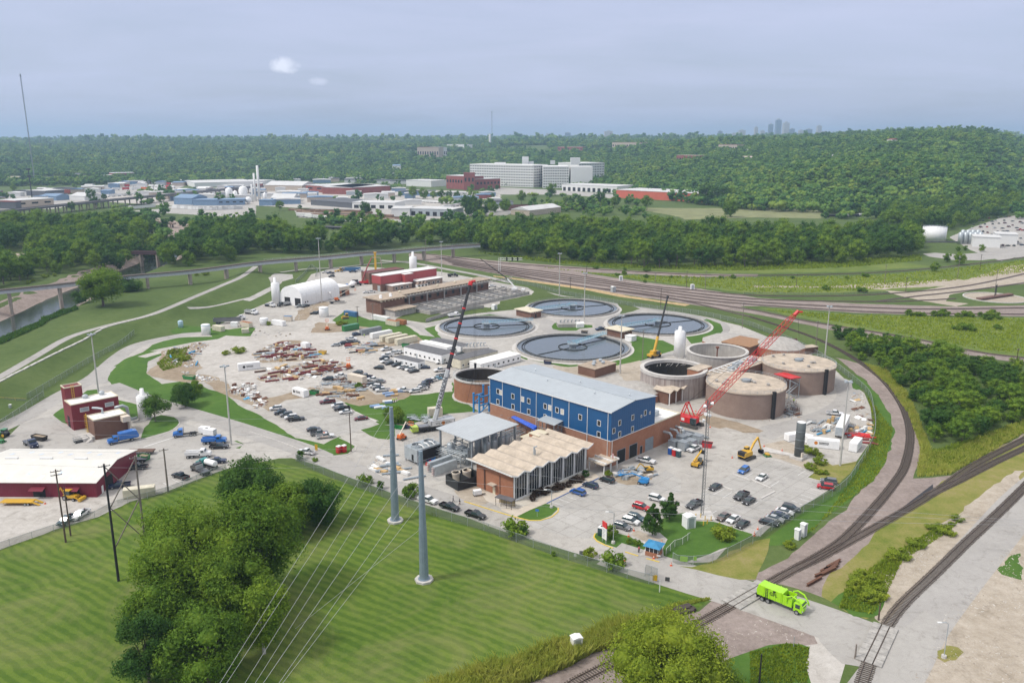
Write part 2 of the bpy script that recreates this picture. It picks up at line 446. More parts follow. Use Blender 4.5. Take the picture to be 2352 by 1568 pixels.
Jc=K29('concrete_yard',[(.30,(.26,.245,.22)),(.45,(.38,.36,.33)),(.58,(.46,.44,.405)),(.72,(.55,.53,.49))],.03,.3,2.5,w=.5,bs=.15,extra=stain)
Jd=K29('road_concrete',[(.3,(.27,.26,.245)),(.5,(.355,.34,.32)),(.7,(.43,.415,.39))],.06,.7,5,w=.35,bs=.08,extra=stain)
Je=K29('parking_concrete',[(.3,(.31,.30,.285)),(.5,(.41,.395,.37)),(.7,(.49,.475,.45))],.06,.5,4,w=.45,bs=.06,extra=slabs)
Jf=K29('worn_asphalt',[(.3,(.29,.275,.255)),(.5,(.375,.36,.335)),(.7,(.45,.43,.40))],.06,.8,5,w=.35,bs=.1,extra=stain)
Jg=K29('pale_gravel',[(.30,(.27,.25,.22)),(.43,(.40,.375,.34)),(.57,(.50,.475,.44)),(.70,(.60,.575,.54))],.07,.45,4,w=.55,bs=.5,extra=stain)
Jh=K29('bare_dirt',[(.28,(.16,.125,.085)),(.45,(.26,.205,.145)),(.6,(.35,.29,.215)),(.75,(.44,.38,.30))],.08,.5,3,w=.5,bs=.5)
Ji=K29('rail_ballast',[(.30,(.14,.11,.095)),(.45,(.225,.185,.165)),(.57,(.30,.25,.225)),(.70,(.40,.345,.315))],.10,.8,5,w=.5,bs=.6)
Jj=K29('weedy_ground',[(.26,(.07,.11,.02)),(.40,(.14,.17,.03)),(.52,(.22,.21,.06)),(.63,(.29,.235,.12)),(.76,(.36,.30,.23))],.045,.25,1.8,w=.5,bs=.6)
Jk=K29('yellow_meadow',[(.28,(.06,.10,.022)),(.42,(.10,.15,.032)),(.56,(.155,.195,.045)),(.70,(.24,.24,.09)),(.8,(.33,.28,.15))],.03,.16,1.2,w=.5,bs=.6)
Jl=K29('cut_turf',[(.28,(.036,.085,.012)),(.45,(.058,.125,.020)),(.6,(.085,.16,.028)),(.74,(.16,.20,.06))],.06,.5,3,w=.45,bs=.4)
Jm=K29('levee_grass',[(.28,(.05,.075,.02)),(.45,(.07,.105,.028)),(.6,(.10,.135,.04)),(.76,(.16,.165,.07))],.035,.3,2,w=.45,bs=.4)
Jn=pm('pavement_concrete',(.50,.44,.36),.9,var=.12,scale=.5)
Jo=pm('kerb_concrete',(.48,.46,.43),.9,var=.15)
Jp=pm('yellow_kerb_paint',(.62,.45,.06),.7,var=.2,scale=1.5)
Jq=pm('white_road_paint',(.66,.66,.65),.8,var=.15,scale=2)
Jr=pm('blue_road_paint',(.06,.12,.30),.8)
Js=K29('white_gravel_bed',[(.3,(.42,.38,.31)),(.5,(.54,.50,.43)),(.7,(.62,.58,.52))],.2,1.5,6,bs=.4)
def stripes_extra(ax,ay,period):
 def f(nt,col):
  g=_n(nt,'ShaderNodeNewGeometry');d=_n(nt,'ShaderNodeVectorMath',operation='DOT_PRODUCT');d.inputs[1].default_value=(ax/period,ay/period,0)
  nt.links.new(g.outputs['Position'],d.inputs[0])
  nz=K11(nt,.09,4,.6);nzf=K11(nt,.8,3,.6)
  a=_n(nt,'ShaderNodeMath',operation='ADD');nt.links.new(d.outputs['Value'],a.inputs[0])
  k=_n(nt,'ShaderNodeMath',operation='MULTIPLY');k.inputs[1].default_value=1.8;nt.links.new(nz,k.inputs[0])
  nt.links.new(k.outputs[0],a.inputs[1])
  k2=_n(nt,'ShaderNodeMath',operation='MULTIPLY_ADD');k2.inputs[1].default_value=.34;nt.links.new(nzf,k2.inputs[0]);nt.links.new(a.outputs[0],k2.inputs[2])
  fr=_n(nt,'ShaderNodeMath',operation='PINGPONG');fr.inputs[1].default_value=.5;nt.links.new(k2.outputs[0],fr.inputs[0])
  st=thr(nt,fr.outputs[0],.18,.32)
  lt=K31(nt,1.0,col,(1.27,1.19,1.2),'MULTIPLY');dk=K31(nt,1.0,col,(.86,.91,.84),'MULTIPLY')
  both=K31(nt,st,dk,lt)
  dry=thr(nt,K11(nt,.045,6,.7,dist=1.5),.45,.68)
  return K31(nt,K31(nt,1.0,dry,(.5,.5,.5),'MULTIPLY'),both,(.21,.205,.085))
 return f
sa,sb=G('j',1000,600),G('j',1900,940);sn=Vector((-(sb.y-sa.y),sb.x-sa.x)).normalized()
Jt=K29('mown_lawn',[(.28,(.046,.090,.012)),(.45,(.072,.126,.017)),(.6,(.104,.158,.024)),(.76,(.16,.195,.05))],.05,.5,3.2,w=.45,bs=.5,extra=stripes_extra(sn.x,sn.y,2.3))
def qz(pts):return[G('q',x,y)for x,y in pts]
LZ={}
def K17(name,mat,k,pts,z,amp=0.0,step=3.0,n=[0]):
 n[0]+=1;z+=n[0]*.00035
 return K16(name,mat,GP(k,pts),z,amp=amp,step=step)
K17('mown_field',Jt,'q',[(-420,1400),(0,1264),(85,1231),(162,1206),(225,1188),(270,1161),(375,1133),(470,1096),(520,1078),(600,1060),(690,1072),(760,1096),(840,1124),(910,1148),(1000,1180),(1080,1206),(1160,1230),(1206,1240),(1300,1272),(1368,1294),(1440,1320),(1500,1338),(1580,1360),(1625,1375),(1600,1400),(1560,1425),(1440,1426),(1370,1432),(1300,1460),(1150,1520),(1000,1590),(900,1700),(-420,1760)],.006,.8)
K17('plant_yard',Jc,'q',[(0,1262),(-300,1370),(-300,1160),(0,1016),(45,981),(65,954),(100,934),(175,889),(212,862),(262,819),(325,787),(462,757),(500,747),(588,706),(640,684),(690,665),(715,630),(760,617),(830,612),(1012,624),(1162,652),(1223,662),(1288,679),(1468,709),(1598,724),(1698,747),(1760,772),(1848,806),(1903,834),(1942,872),(1985,902),(2000,937),(2003,974),(1998,1016),(1960,1069),(1920,1112),(1824,1171),(1740,1231),(1700,1222),(1640,1290),(1553,1293),(1586,1306),(1660,1325),(1736,1341),(1750,1356),(1720,1388),(1676,1383),(1635,1368),(1595,1351),(1538,1333),(1510,1323),(1470,1315),(1440,1305),(1368,1283),(1308,1266),(1208,1235),(1148,1217),(1061,1184),(974,1157),(911,1134),(836,1105),(774,1081),(684,1051),(640,1052),(520,1076),(470,1094),(375,1131),(270,1159),(225,1186),(162,1204),(85,1229)],.010)
TURF={'west':('q',[(247,873),(256,845),(285,825),(335,806),(372,806),(372,815),(340,830),(338,858),(372,882),(420,875),(470,890),(520,905),(545,930),(600,955),(680,1005),(745,1020),(780,1002),(815,1025),(800,1042),(760,1046),(700,1032),(600,990),(520,968),(440,940),(420,936),(385,930),(340,920),(262,888)]),'northwest':('a',[(1310,940),(1400,870),(1500,835),(1640,805),(1720,800),(2100,790),(2140,770),(2200,790),(1760,848),(1500,900)]),'wedge_nw':('a',[(1560,745),(1680,690),(2100,730),(2300,700),(2351,720),(2300,790),(1960,800),(1880,750),(1590,770)]),'wet':('e',[(1290,545),(1400,390),(1480,365),(1600,385),(1650,420),(1640,450),(1590,500),(1500,540),(1390,580),(1300,585)]),'hq_back':('e',[(485,365),(560,310),(600,290),(800,140),(900,130),(960,180),(1100,230),(1260,270),(1270,400),(1100,380),(640,460),(560,430)]),'pole_isle':('e',[(2100,610),(2180,600),(2240,630),(2200,675),(2100,660)]),'mid_strip':('b',[(1270,1240),(1640,1230),(1680,1250),(1870,1215),(1880,1260),(1870,1380),(2000,1420),(2100,1480),(1820,1500),(1600,1560),(1480,1600),(1300,1600),(1000,1600),(1000,1530),(1100,1570),(1190,1570),(960,1490),(860,1400),(1000,1390),(1330,1400),(1480,1310)]),'lot_isle':('f',[(1015,500),(1100,480),(1190,450),(1330,470),(1330,560),(1270,590),(1180,580),(1100,555)]),'containers':('b',[(750,650),(870,560),(1100,640),(1380,660),(1480,720),(1560,780),(1640,790),(1720,800),(1740,850),(1640,870),(1550,800),(1480,790),(1230,740),(1000,720),(850,710),(790,700)]),'tankbank':('b',[(1340,630),(1500,555),(1800,590),(2120,520),(2200,530),(2351,470),(2500,430),(2500,540),(2100,580),(1900,610),(1620,670)]),'tank_nw_rim':('b',[(1600,720),(1720,690),(1760,660),(1800,680),(1720,770),(1760,810),(1900,870),(1760,850)]),'tank_a_rim':('b',[(2000,610),(2200,590),(2351,610),(2500,640),(2500,660),(2300,630),(2050,630)]),'north':('c',[(0,470),(290,410),(310,380),(230,330),(340,350),(500,410),(560,425),(740,440),(860,470),(700,462),(450,460),(280,500),(220,530),(0,560)]),'gore':('c',[(1080,480),(1160,490),(1290,540),(1230,560),(1110,590),(1100,530)]),'tank3_rim':('c',[(1240,590),(1400,575),(1650,600),(1850,650),(1900,630),(2030,680),(2050,740),(2000,790),(1900,840),(1760,860),(1700,790),(1850,760),(1930,700),(1880,650),(1600,600)]),'isle':('c',[(475,700),(500,670),(560,665),(850,690),(850,710),(740,720),(700,740),(560,740),(490,725)]),'south_rim':('c',[(100,930),(180,930),(260,1005),(240,1008),(110,950)]),'south_rim2':('c',[(270,1010),(420,1030),(560,1045),(640,1055),(780,1050),(1100,1010),(1200,930),(1210,860),(1170,820),(1260,790),(1420,820),(1500,830),(1600,880),(1600,920),(1460,960),(1290,1020),(1180,1080),(1040,1105),(960,1100),(840,1050),(620,1075),(480,1050)]),'digester_bit':('h',[(80,200),(160,185),(230,195),(180,215),(100,225)]),'rr_side':('h',[(1850,0),(1890,20),(1960,130),(1890,135),(1860,120)]),'front_isle':('g',[(840,1295),(960,1240),(1110,1178),(1170,1190),(1220,1220),(1215,1255),(1150,1300),(1060,1330),(960,1330),(880,1312)]),'sign_isle':('k',[(865,225),(885,190),(960,165),(1050,185),(1180,225),(1250,260),(1340,290),(1340,330),(1270,395),(1180,365),(1070,325),(960,290),(890,255)]),'gate_lawn':('k',[(1500,330),(1520,250),(1440,160),(1500,60),(1700,0),(1730,80),(1960,90),(2140,140),(2330,200),(2300,225),(1930,385),(1640,480),(1590,480),(1510,400)]),'east':('h',[(1440,940),(1520,890),(1400,860),(1450,840),(1530,790),(1620,790),(1680,830),(1900,790),(1890,830),(1740,1000),(1640,985)]),}
for nm,(k,pts)in TURF.items():
 m={'east':Jj,'north':Jm,'gore':Jm,'tankbank':Jm}.get(nm,Jl)
 K17('turf',m,k,pts,.018 if nm!='mid_strip' else .019,amp=.5)
K17('gravel_yard',Jg,'q',[(455,800),(520,770),(580,775),(680,760),(745,722),(800,770),(900,800),(960,830),(1040,870),(1040,900),(980,905),(860,915),(760,900),(640,905),(545,890),(500,860),(470,850),(460,825)],.013,1.5)
K17('dirt_patch',Jh,'a',[(1340,1130),(1440,1050),(1490,930),(1740,880),(1760,860),(1840,850),(1900,870),(1780,980),(1860,1080),(1800,1130),(2020,1170),(2020,1210),(1900,1210),(1700,1215),(1600,1200),(1450,1170)],.021,1.2)
K17('dirt_patch',Jh,'a',[(1880,1210),(2050,1200),(2120,1270),(2351,1330),(2351,1440),(2200,1380),(2000,1290)],.021,1.0)
K17('dirt_patch',Jh,'b',[(0,1420),(100,1440),(180,1480),(330,1380),(640,1320),(860,1390),(1000,1430),(1250,1400),(1440,1370),(1480,1320),(1380,1300),(1150,1330),(1040,1260),(860,1270),(560,1260),(300,1330),(60,1370)],.022,1.0)
K17('dirt_patch',Jh,'b',[(1010,930),(1130,860),(1480,780),(1560,800),(1620,860),(1530,900),(1500,850)],.022,.8)
K17('dirt_patch',Jh,'b',[(20,960),(120,890),(300,830),(460,830),(640,930),(660,980),(560,1010),(100,1040)],.015,1.6)
K17('dirt_patch',Jh,'b',[(60,1180),(360,1070),(760,1000),(880,1040),(840,1110),(500,1160),(280,1190),(120,1200)],.015,1.6)
K17('dirt_patch',Jh,'b',[(430,560),(520,520),(660,470),(740,480),(690,540),(580,570),(520,640),(420,650)],.015,1.0)
K17('dirt_patch',Jh,'b',[(600,680),(640,660),(1000,700),(1100,710),(960,740),(700,760),(560,760)],.020,1.0)
K17('dirt_patch',Jb,'c',[(480,1060),(640,1075),(840,1055),(950,1100),(1040,1105),(900,1150),(820,1180),(620,1130),(500,1080)],.021,.8)
K17('dirt_patch',Jb,'c',[(1290,1015),(1150,1040),(900,1110),(1100,1130),(1130,1190),(1300,1280),(1320,1060)],.021,.8)
K17('dirt_patch',Jh,'h',[(290,330),(500,360),(560,370),(800,430),(1040,510),(1000,530),(860,530),(700,480),(640,490),(560,470),(500,420),(290,380)],.020,.8)
K17('dirt_patch',Jb,'h',[(1040,640),(1220,600),(1330,640),(1330,720),(1460,790),(1500,850),(1400,850),(1180,770),(1090,745)],.020,.6)
K17('dirt_patch',Jb,'g',[(260,1060),(350,1010),(480,970),(500,1040),(640,1080),(620,1160),(500,1200),(400,1170),(320,1130)],.020,.5)
K17('dirt_patch',Jh,'g',[(1720,930),(1800,860),(1980,850),(2110,900),(2090,960),(1960,1000),(1860,1010),(1760,985)],.020,.5)
K17('dirt_patch',Jb,'k',[(1190,200),(1270,165),(1340,195),(1400,230),(1510,250),(1490,290),(1410,285),(1330,265)],.021,.4)
K17('dirt_patch',Jg,'f',[(1080,830),(1180,750),(1300,720),(1420,760),(1350,800),(1600,1000),(1480,1010),(1300,950),(1120,880)],.018,.4)
K17('gravel_yard',Jg,'q',[(0,1262),(-300,1360),(-300,1190),(0,1120),(120,1130),(240,1130),(300,1150),(225,1186),(162,1204)],.013,.8)
K17('car_park',Je,'h',[(1060,760),(1440,860),(1520,885),(1440,940),(1560,985),(1730,1000),(1350,1235),(1150,1350),(1010,1480),(850,1430),(700,1380),(560,1320),(480,1270),(265,1185),(480,1100),(560,1010),(760,905)],.016)
K17('car_park',Je,'f',[(180,310),(330,260),(640,180),(860,250),(980,340),(1190,450),(1015,500),(870,545),(770,580),(620,600),(480,520),(340,440)],.016)
K17('office_lot',Je,'g',[(1120,1175),(1330,1075),(1610,945),(1750,985),(1880,1015),(2000,1000),(2210,870),(2351,960),(2351,1080),(2050,1100),(1970,1240),(1740,1380),(1550,1460),(1500,1500),(1300,1480),(1000,1400),(900,1330),(1060,1330),(1150,1300),(1220,1230),(1200,1190)],.014)
K17('yard_paving',Jf,'e',[(190,450),(380,390),(480,385),(700,590),(880,640),(1180,620),(1600,500),(1660,430),(2130,600),(2250,640),(2100,690),(1890,930),(1500,1070),(1080,1180),(1030,940),(1200,680),(400,680),(0,730),(0,640)],.014)
K17('concrete_apron',Je,'e',[(480,365),(560,430),(700,510),(830,560),(860,640),(700,590),(550,470)],.019)
K17('equipment_pad',Je,'f',[(1350,790),(1440,750),(1560,720),(1900,690),(2200,830),(2090,880),(1850,920),(1720,980),(1600,900)],.02)
K17('sidewalk',Jn,'g',[(840,1300),(700,1240),(700,1225),(880,1220),(1000,1160),(1330,1010),(1560,900),(1600,935),(1335,1068),(1110,1178),(960,1240)],.02)
K17('planting_bed',Js,'g',[(810,1170),(1000,1080),(1480,880),(1560,895),(1330,1008),(1000,1160),(880,1218),(700,1222),(560,1150),(500,1060),(640,1085)],.021)
K17('sidewalk',Jo,'k',[(1310,270),(1330,265),(1365,325),(1375,395),(1280,395),(1345,325)],.023)
K17('car_park',Je,'k',[(1020,180),(1200,205),(1310,110),(1340,60),(1180,20),(1090,60)],.019)
RN=[0]
def K47(nm,mat,k,pts,wd,z=.017):RN[0]+=1;return ribbon(nm,mat,K2(GP(k,pts),4),wd,z+.0013+RN[0]*.00041)
K47('plant_road',Jd,'q',[(240,880),(236,860),(250,838),(300,800),(350,783),(440,765),(480,752)],7.5)
K47('plant_road',Jd,'q',[(250,884),(330,916),(420,944),(520,974),(600,1000),(690,1030),(740,1052)],8.5)
K47('plant_road',Jd,'q',[(-60,1010),(60,955),(140,908),(215,868),(245,842)],8)
K47('plant_road',Jd,'q',[(680,1038),(760,1060),(840,1090),(920,1118),(1000,1142),(1080,1168)],8.5)
K47('yard_track',Jg,'q',[(745,722),(715,750),(690,772),(725,800),(790,835),(830,860),(800,885),(740,895)],9,.018)
K47('yard_track',Jg,'q',[(575,775),(500,800),(470,825),(480,850),(560,870),(640,880),(740,892),(850,888)],8,.018)
K47('yard_track',Jg,'q',[(325,820),(400,800),(480,785),(600,775),(690,775)],5,.018)
K47('plant_road',Jd,'b',[(860,590),(1100,600),(1400,665),(1530,690),(1640,760),(1800,830),(1990,860)],5.5)
K47('plant_road',Jd,'b',[(1640,690),(1760,650),(1900,620),(2100,570),(2300,600),(2500,640)],5)
K47('plant_road',Jd,'c',[(-100,310),(100,330),(300,365),(560,425),(860,465),(1100,505),(1280,530),(1500,560),(1750,600),(1980,650),(2060,720),(1980,800),(1850,860)],6)
K47('plant_road',Jd,'c',[(1290,540),(1150,590),(1050,620),(960,640),(880,660)],6)
K47('plant_road',Jd,'c',[(360,640),(440,670),(440,720),(540,760),(760,760),(900,740),(950,690),(900,650),(760,650),(600,640)],9)
K47('plant_road',Jd,'c',[(1600,940),(1400,1000),(1180,1085),(1050,1120),(900,1160)],5)
K47('plant_road',Jd,'h',[(1560,0),(1760,60),(1830,200),(1700,330),(1400,440),(1150,500),(1000,560)],9,.016)
K47('access_road',Jf,'q',[(1400,1270),(1510,1305),(1600,1333),(1700,1362),(1800,1395),(1900,1430),(2000,1468),(2080,1500),(2200,1570),(2350,1640)],12.5,.024)
K47('highway',Jd,'q',[(1985,1640),(2060,1530),(2110,1440),(2180,1350),(2260,1255),(2352,1150),(2420,1090)],10.5,.026)
K47('gravel_drive',Jg,'l',[(520,1060),(640,1180),(700,1330),(640,1500),(560,1700)],7,.020)
K17('road_apron',Jf,'l',[(620,1090),(760,1120),(1000,1220),(1180,1040),(1310,1050),(1420,1060),(1600,900),(1750,1000),(1650,1400),(1600,1568),(1200,1568),(1200,1440),(850,1390),(740,1300),(640,1180)],.022,.3)
K17('ballast_field',Ji,'q',[(2110,965),(2120,1040),(2100,1100),(2180,1090),(2352,995),(2600,870),(2600,1010),(2352,1130),(2230,1180),(2100,1240),(2000,1330),(1930,1385),(1860,1362),(1790,1340),(1700,1330),(1790,1290),(1870,1230),(1950,1160),(2010,1080),(2045,1010),(2030,930),(1990,875),(1920,820),(1990,840),(2050,880)],.008,1.0)
K17('weedy_verge',Jj,'q',[(2352,1000),(2500,960),(2500,1080),(2352,1120),(2250,1195),(2180,1240),(2060,1370),(2020,1405),(1990,1418),(1940,1405),(1890,1370),(1900,1330),(1960,1280),(2050,1190),(2150,1110),(2250,1050)],.011,1.2)
K17('gravel_verge',Jb,'q',[(2030,1330),(2110,1240),(2200,1180),(2330,1080),(2352,1080),(2290,1190),(2180,1310),(2100,1400),(2050,1450),(2010,1420)],.013,.8)
K17('sandy_lot',Jb,'q',[(2150,1470),(2180,1420),(2240,1330),(2352,1210),(2700,1000),(2900,1700),(2110,1700),(2120,1560)],.013,.8)
K17('ballast_field',Ji,'q',[(1600,1400),(1640,1375),(1690,1385),(1740,1400),(1870,1450),(1880,1480),(1700,1500),(1600,1540),(1480,1590),(1300,1700),(1000,1700),(1150,1560),(1330,1480),(1500,1440)],.009,.8)
K17('turf',Jl,'l',[(0,1280),(170,1220),(340,1200),(480,1210),(550,1240),(530,1330),(520,1400),(560,1568),(-100,1568),(-200,1350)],.014,.5)
K17('turf',Jl,'l',[(740,820),(900,700),(960,640),(1140,640),(1240,780),(1180,940),(1100,965),(960,950),(860,900)],.014,.7)
K17('grass_patch',Jj,'l',[(1720,1270),(1800,1215),(1900,1240),(1950,1280),(1880,1350),(1780,1380),(1730,1340)],.017,1.0,1.2)
K17('grass_patch',Jl,'l',[(2260,520),(2351,400),(2500,380),(2500,620),(2330,570)],.017,1.6,1.5)
K17('trackside_grass',Jl,'h',[(1880,0),(1960,40),(2100,180),(2200,380),(2240,520),(2200,680),(2160,800),(2050,970),(1800,1180),(1500,1400),(1250,1568),(900,1568),(1100,1470),(1400,1270),(1780,1010),(1920,830),(2060,620),(2070,440),(2010,210)],.012,.8)
K17('trackside_grass',Jj,'k',[(1640,490),(1760,500),(1960,440),(2351,260),(2500,240),(2420,460),(2351,620),(2200,620),(2000,570),(1800,530)],.012,.8)
K17('weedy_corridor',Jm,'q',[(1148,640),(1223,655),(1290,672),(1470,702),(1600,718),(1700,740),(1850,790),(1910,820),(1700,720),(1500,680),(1300,648),(1150,622)],.006,1.0)
K17('ballast_field',Ji,'q',[(940,582),(1000,584),(1150,600),(1420,620),(1600,629),(1740,630),(1740,635),(1600,636),(1420,628),(1330,625),(1480,648),(1600,662),(1740,684),(1900,694),(2050,700),(2200,704),(2420,700),(2420,728),(2150,724),(1960,718),(1750,703),(1700,704),(1770,722),(1900,744),(2050,770),(2200,800),(2420,832),(2420,845),(2240,818),(2050,785),(1900,756),(1740,722),(1540,692),(1340,664),(1160,632),(1000,604),(940,592)],.010,1.0)
K17('meadow',Jk,'q',[(1230,612),(1420,631),(1600,640),(1740,637),(1980,634),(2150,622),(2420,590),(2420,640),(2200,655),(2060,668),(1900,676),(1740,676),(1600,660),(1480,644),(1330,624)],.009,1.0)
K17('meadow',Jk,'q',[(1740,706),(1960,722),(2150,728),(2420,730),(2420,830),(2240,812),(2060,772),(1900,742),(1800,722)],.009,1.0)
K17('meadow',Jk,'q',[(1260,604),(1420,616),(1600,626),(1740,628),(1960,624),(2140,612),(2060,600),(1900,602),(1700,610),(1500,612),(1350,600)],.006,1.0)
K17('bare_strip',Jb,'d',[(0,325),(240,328),(700,335),(1100,310),(1500,290),(1900,265),(1990,285),(1800,330),(1500,345),(1300,350),(1240,365),(1000,350),(600,345),(0,345)],.013,.8)
K17('bare_strip',Jb,'d',[(1240,370),(1500,385),(1800,330),(2100,240),(2351,150),(2600,120),(2600,300),(2351,330),(2000,380),(1830,410),(1800,470),(2000,490),(1900,520),(1600,470),(1350,415)],.012,.8)
K17('ochre_strip',pm('dry_grass',(.42,.30,.15),.95,var=.3,scale=.4),'c',[(-60,235),(300,280),(600,320),(900,365),(1200,425),(1500,470),(1750,500),(1700,515),(1400,470),(1100,430),(800,370),(400,310),(0,250),(-60,245)],.013,.5)
K17('truck_apron',Jd,'d',[(1590,35),(1700,25),(1900,40),(2200,20),(2351,-20),(2600,-100),(2600,70),(2351,70),(2130,95),(1850,90),(1640,60)],.013,.5)
K17('dealer_lot',Jf,'q',[(2180,545),(2240,520),(2300,500),(2420,480),(2420,580),(2352,585),(2300,600),(2230,575)],.011,.5)
ribbon('levee_path',Jd,LEV,4.2,.05,drape=th)
LEV2=K2([Vector((p.x,p.y,0))for p in[G(k,x,y,z)for k,x,y,z in(('a',1900,415,2),('a',1600,545,2.6),('a',1730,545,1),('a',2000,505,.2),('a',2200,460,0),('a',2351,425,0))]][2:],5)
ribbon('levee_track',Jd,LEV2,3.0,.05,drape=th)
ribbon('north_track',Jd,K2(GP('b',[(-60,270),(30,170),(60,160)]),4),6,.03)
K17('north_apron',Je,'b',[(-60,460),(60,400),(200,330),(170,250),(230,215),(390,225),(400,260),(300,290),(260,330),(150,400),(0,470)],.016,.4)
ribbon('north_track',Jd,K2(GP('b',[(280,205),(420,185),(560,170),(760,165),(1000,140),(1300,110),(1500,105)]),5),3.4,.03)
K47('north_drive',Jd,'b',[(1200,95),(1500,120),(1800,175),(2100,230),(2400,300)],5,.02)
Ju,nt,b=mk('river_water');b.inputs['Base Color'].default_value=(.035,.045,.035,1);b.inputs['Roughness'].default_value=.12
bump(nt,b,K11(nt,.5,4,.6),.15,.2);Ju=MATS.setdefault('river_water',Ju)
ribbon('river',Ju,RIV,30,-6.0)
Jv=K29('riprap',[(.3,(.17,.13,.11)),(.45,(.27,.215,.185)),(.6,(.36,.30,.265)),(.75,(.45,.40,.36))],.15,.9,2.5,w=.6,bs=1.0)
for s in(-1,1):
 ns=normals(RIV);off=[Vector((p.x+n.x*s*17,p.y+n.y*s*17,0))for p,n in zip(RIV,ns)]
 ribbon('river_bank',Jv,off[:len(off)],17,.12,jit=.5,drape=th)
K17('sand_yard',Jb,'m',[(-80,1180),(0,1175),(240,1180),(300,1190),(200,1240),(80,1310),(-80,1360)],.014,1.0)
def leafmat(name,stops,tr=.38,va=.14):
 m,nt,b=mk(name)
 oi=_n(nt,'ShaderNodeObjectInfo')
 f=K11(nt,.3,3,.6);f2=K11(nt,2.2,3,.75)
 a=_n(nt,'ShaderNodeMix',data_type='FLOAT');a.inputs[0].default_value=.4;nt.links.new(f,a.inputs[2]);nt.links.new(f2,a.inputs[3])
 r_=_n(nt,'ShaderNodeMath',operation='MULTIPLY_ADD');r_.inputs[1].default_value=va;r_.inputs[2].default_value=-va/2
 nt.links.new(oi.outputs['Random'],r_.inputs[0])
 s=_n(nt,'ShaderNodeMath',operation='ADD');nt.links.new(a.outputs[0],s.inputs[0]);nt.links.new(r_.outputs[0],s.inputs[1])
 so_=s.outputs[0]
 if va>.3:
  k_=_n(nt,'ShaderNodeMath',operation='MULTIPLY_ADD');k_.inputs[1].default_value=.7;nt.links.new(K11(nt,.011,3),k_.inputs[0]);nt.links.new(so_,k_.inputs[2]);j_=_n(nt,'ShaderNodeMath',operation='SUBTRACT');j_.inputs[1].default_value=.36;nt.links.new(k_.outputs[0],j_.inputs[0]);so_=j_.outputs[0]
 col=K30(nt,so_,stops)
 nt.links.new(col,b.inputs['Base Color']);b.inputs['Roughness'].default_value=.7;b.inputs['Specular IOR Level'].default_value=.2
 t=_n(nt,'ShaderNodeBsdfTranslucent');nt.links.new(col,t.inputs[0])
 mx=_n(nt,'ShaderNodeMixShader');mx.inputs[0].default_value=tr
 nt.links.new(b.outputs[0],mx.inputs[1]);nt.links.new(t.outputs[0],mx.inputs[2])
 o=[n for n in nt.nodes if n.type=='OUTPUT_MATERIAL'][0];nt.links.new(mx.outputs[0],o.inputs[0])
 return m
LEAF=leafmat('leaves',[(.22,(.06,.13,.014)),(.42,(.115,.215,.020)),(.60,(.20,.305,.026)),(.80,(.34,.40,.04))])
LEAFB=leafmat('bright_leaves',[(.22,(.10,.17,.014)),(.42,(.19,.27,.02)),(.60,(.29,.36,.03)),(.80,(.42,.44,.05))])
LEAFD=leafmat('dark_leaves',[(.22,(.028,.08,.015)),(.42,(.052,.13,.020)),(.60,(.095,.185,.024)),(.80,(.17,.25,.035))])
LEAFF=leafmat('wood_leaves',[(.12,(.036,.10,.022)),(.40,(.075,.175,.032)),(.62,(.145,.255,.038)),(.92,(.28,.35,.05))],.2,.5)
LEAFR=leafmat('maroon_leaves',[(.22,(.03,.018,.012)),(.5,(.055,.032,.02)),(.8,(.085,.055,.03))],.15)
LEAFY=leafmat('weed_leaves',[(.2,(.24,.32,.04)),(.45,(.37,.43,.07)),(.6,(.47,.48,.1)),(.8,(.56,.52,.2))],.6)
BARK=pm('bark',(.13,.105,.085),.9,var=.3,scale=3)
BARKP=pm('pale_bark',(.42,.40,.35),.85,var=.25,scale=3)
def blob_sphere(c,r_,nu=8,nv=5):
 vs=[];fs=[]
 for j in range(nv+1):
  for i in range(nu):
   a=2*math.pi*i/nu;e=math.pi*(j/nv-.5);q=r_*(1+.12*math.sin(7*a+3*e+c[0]))
   vs.append((c[0]+q*math.cos(e)*math.cos(a),c[1]+q*math.cos(e)*math.sin(a),c[2]+q*.9*math.sin(e)))
 for j in range(nv):
  for i in range(nu):fs.append((j*nu+i,j*nu+(i+1)%nu,(j+1)*nu+(i+1)%nu,(j+1)*nu+i))
 return vs,fs
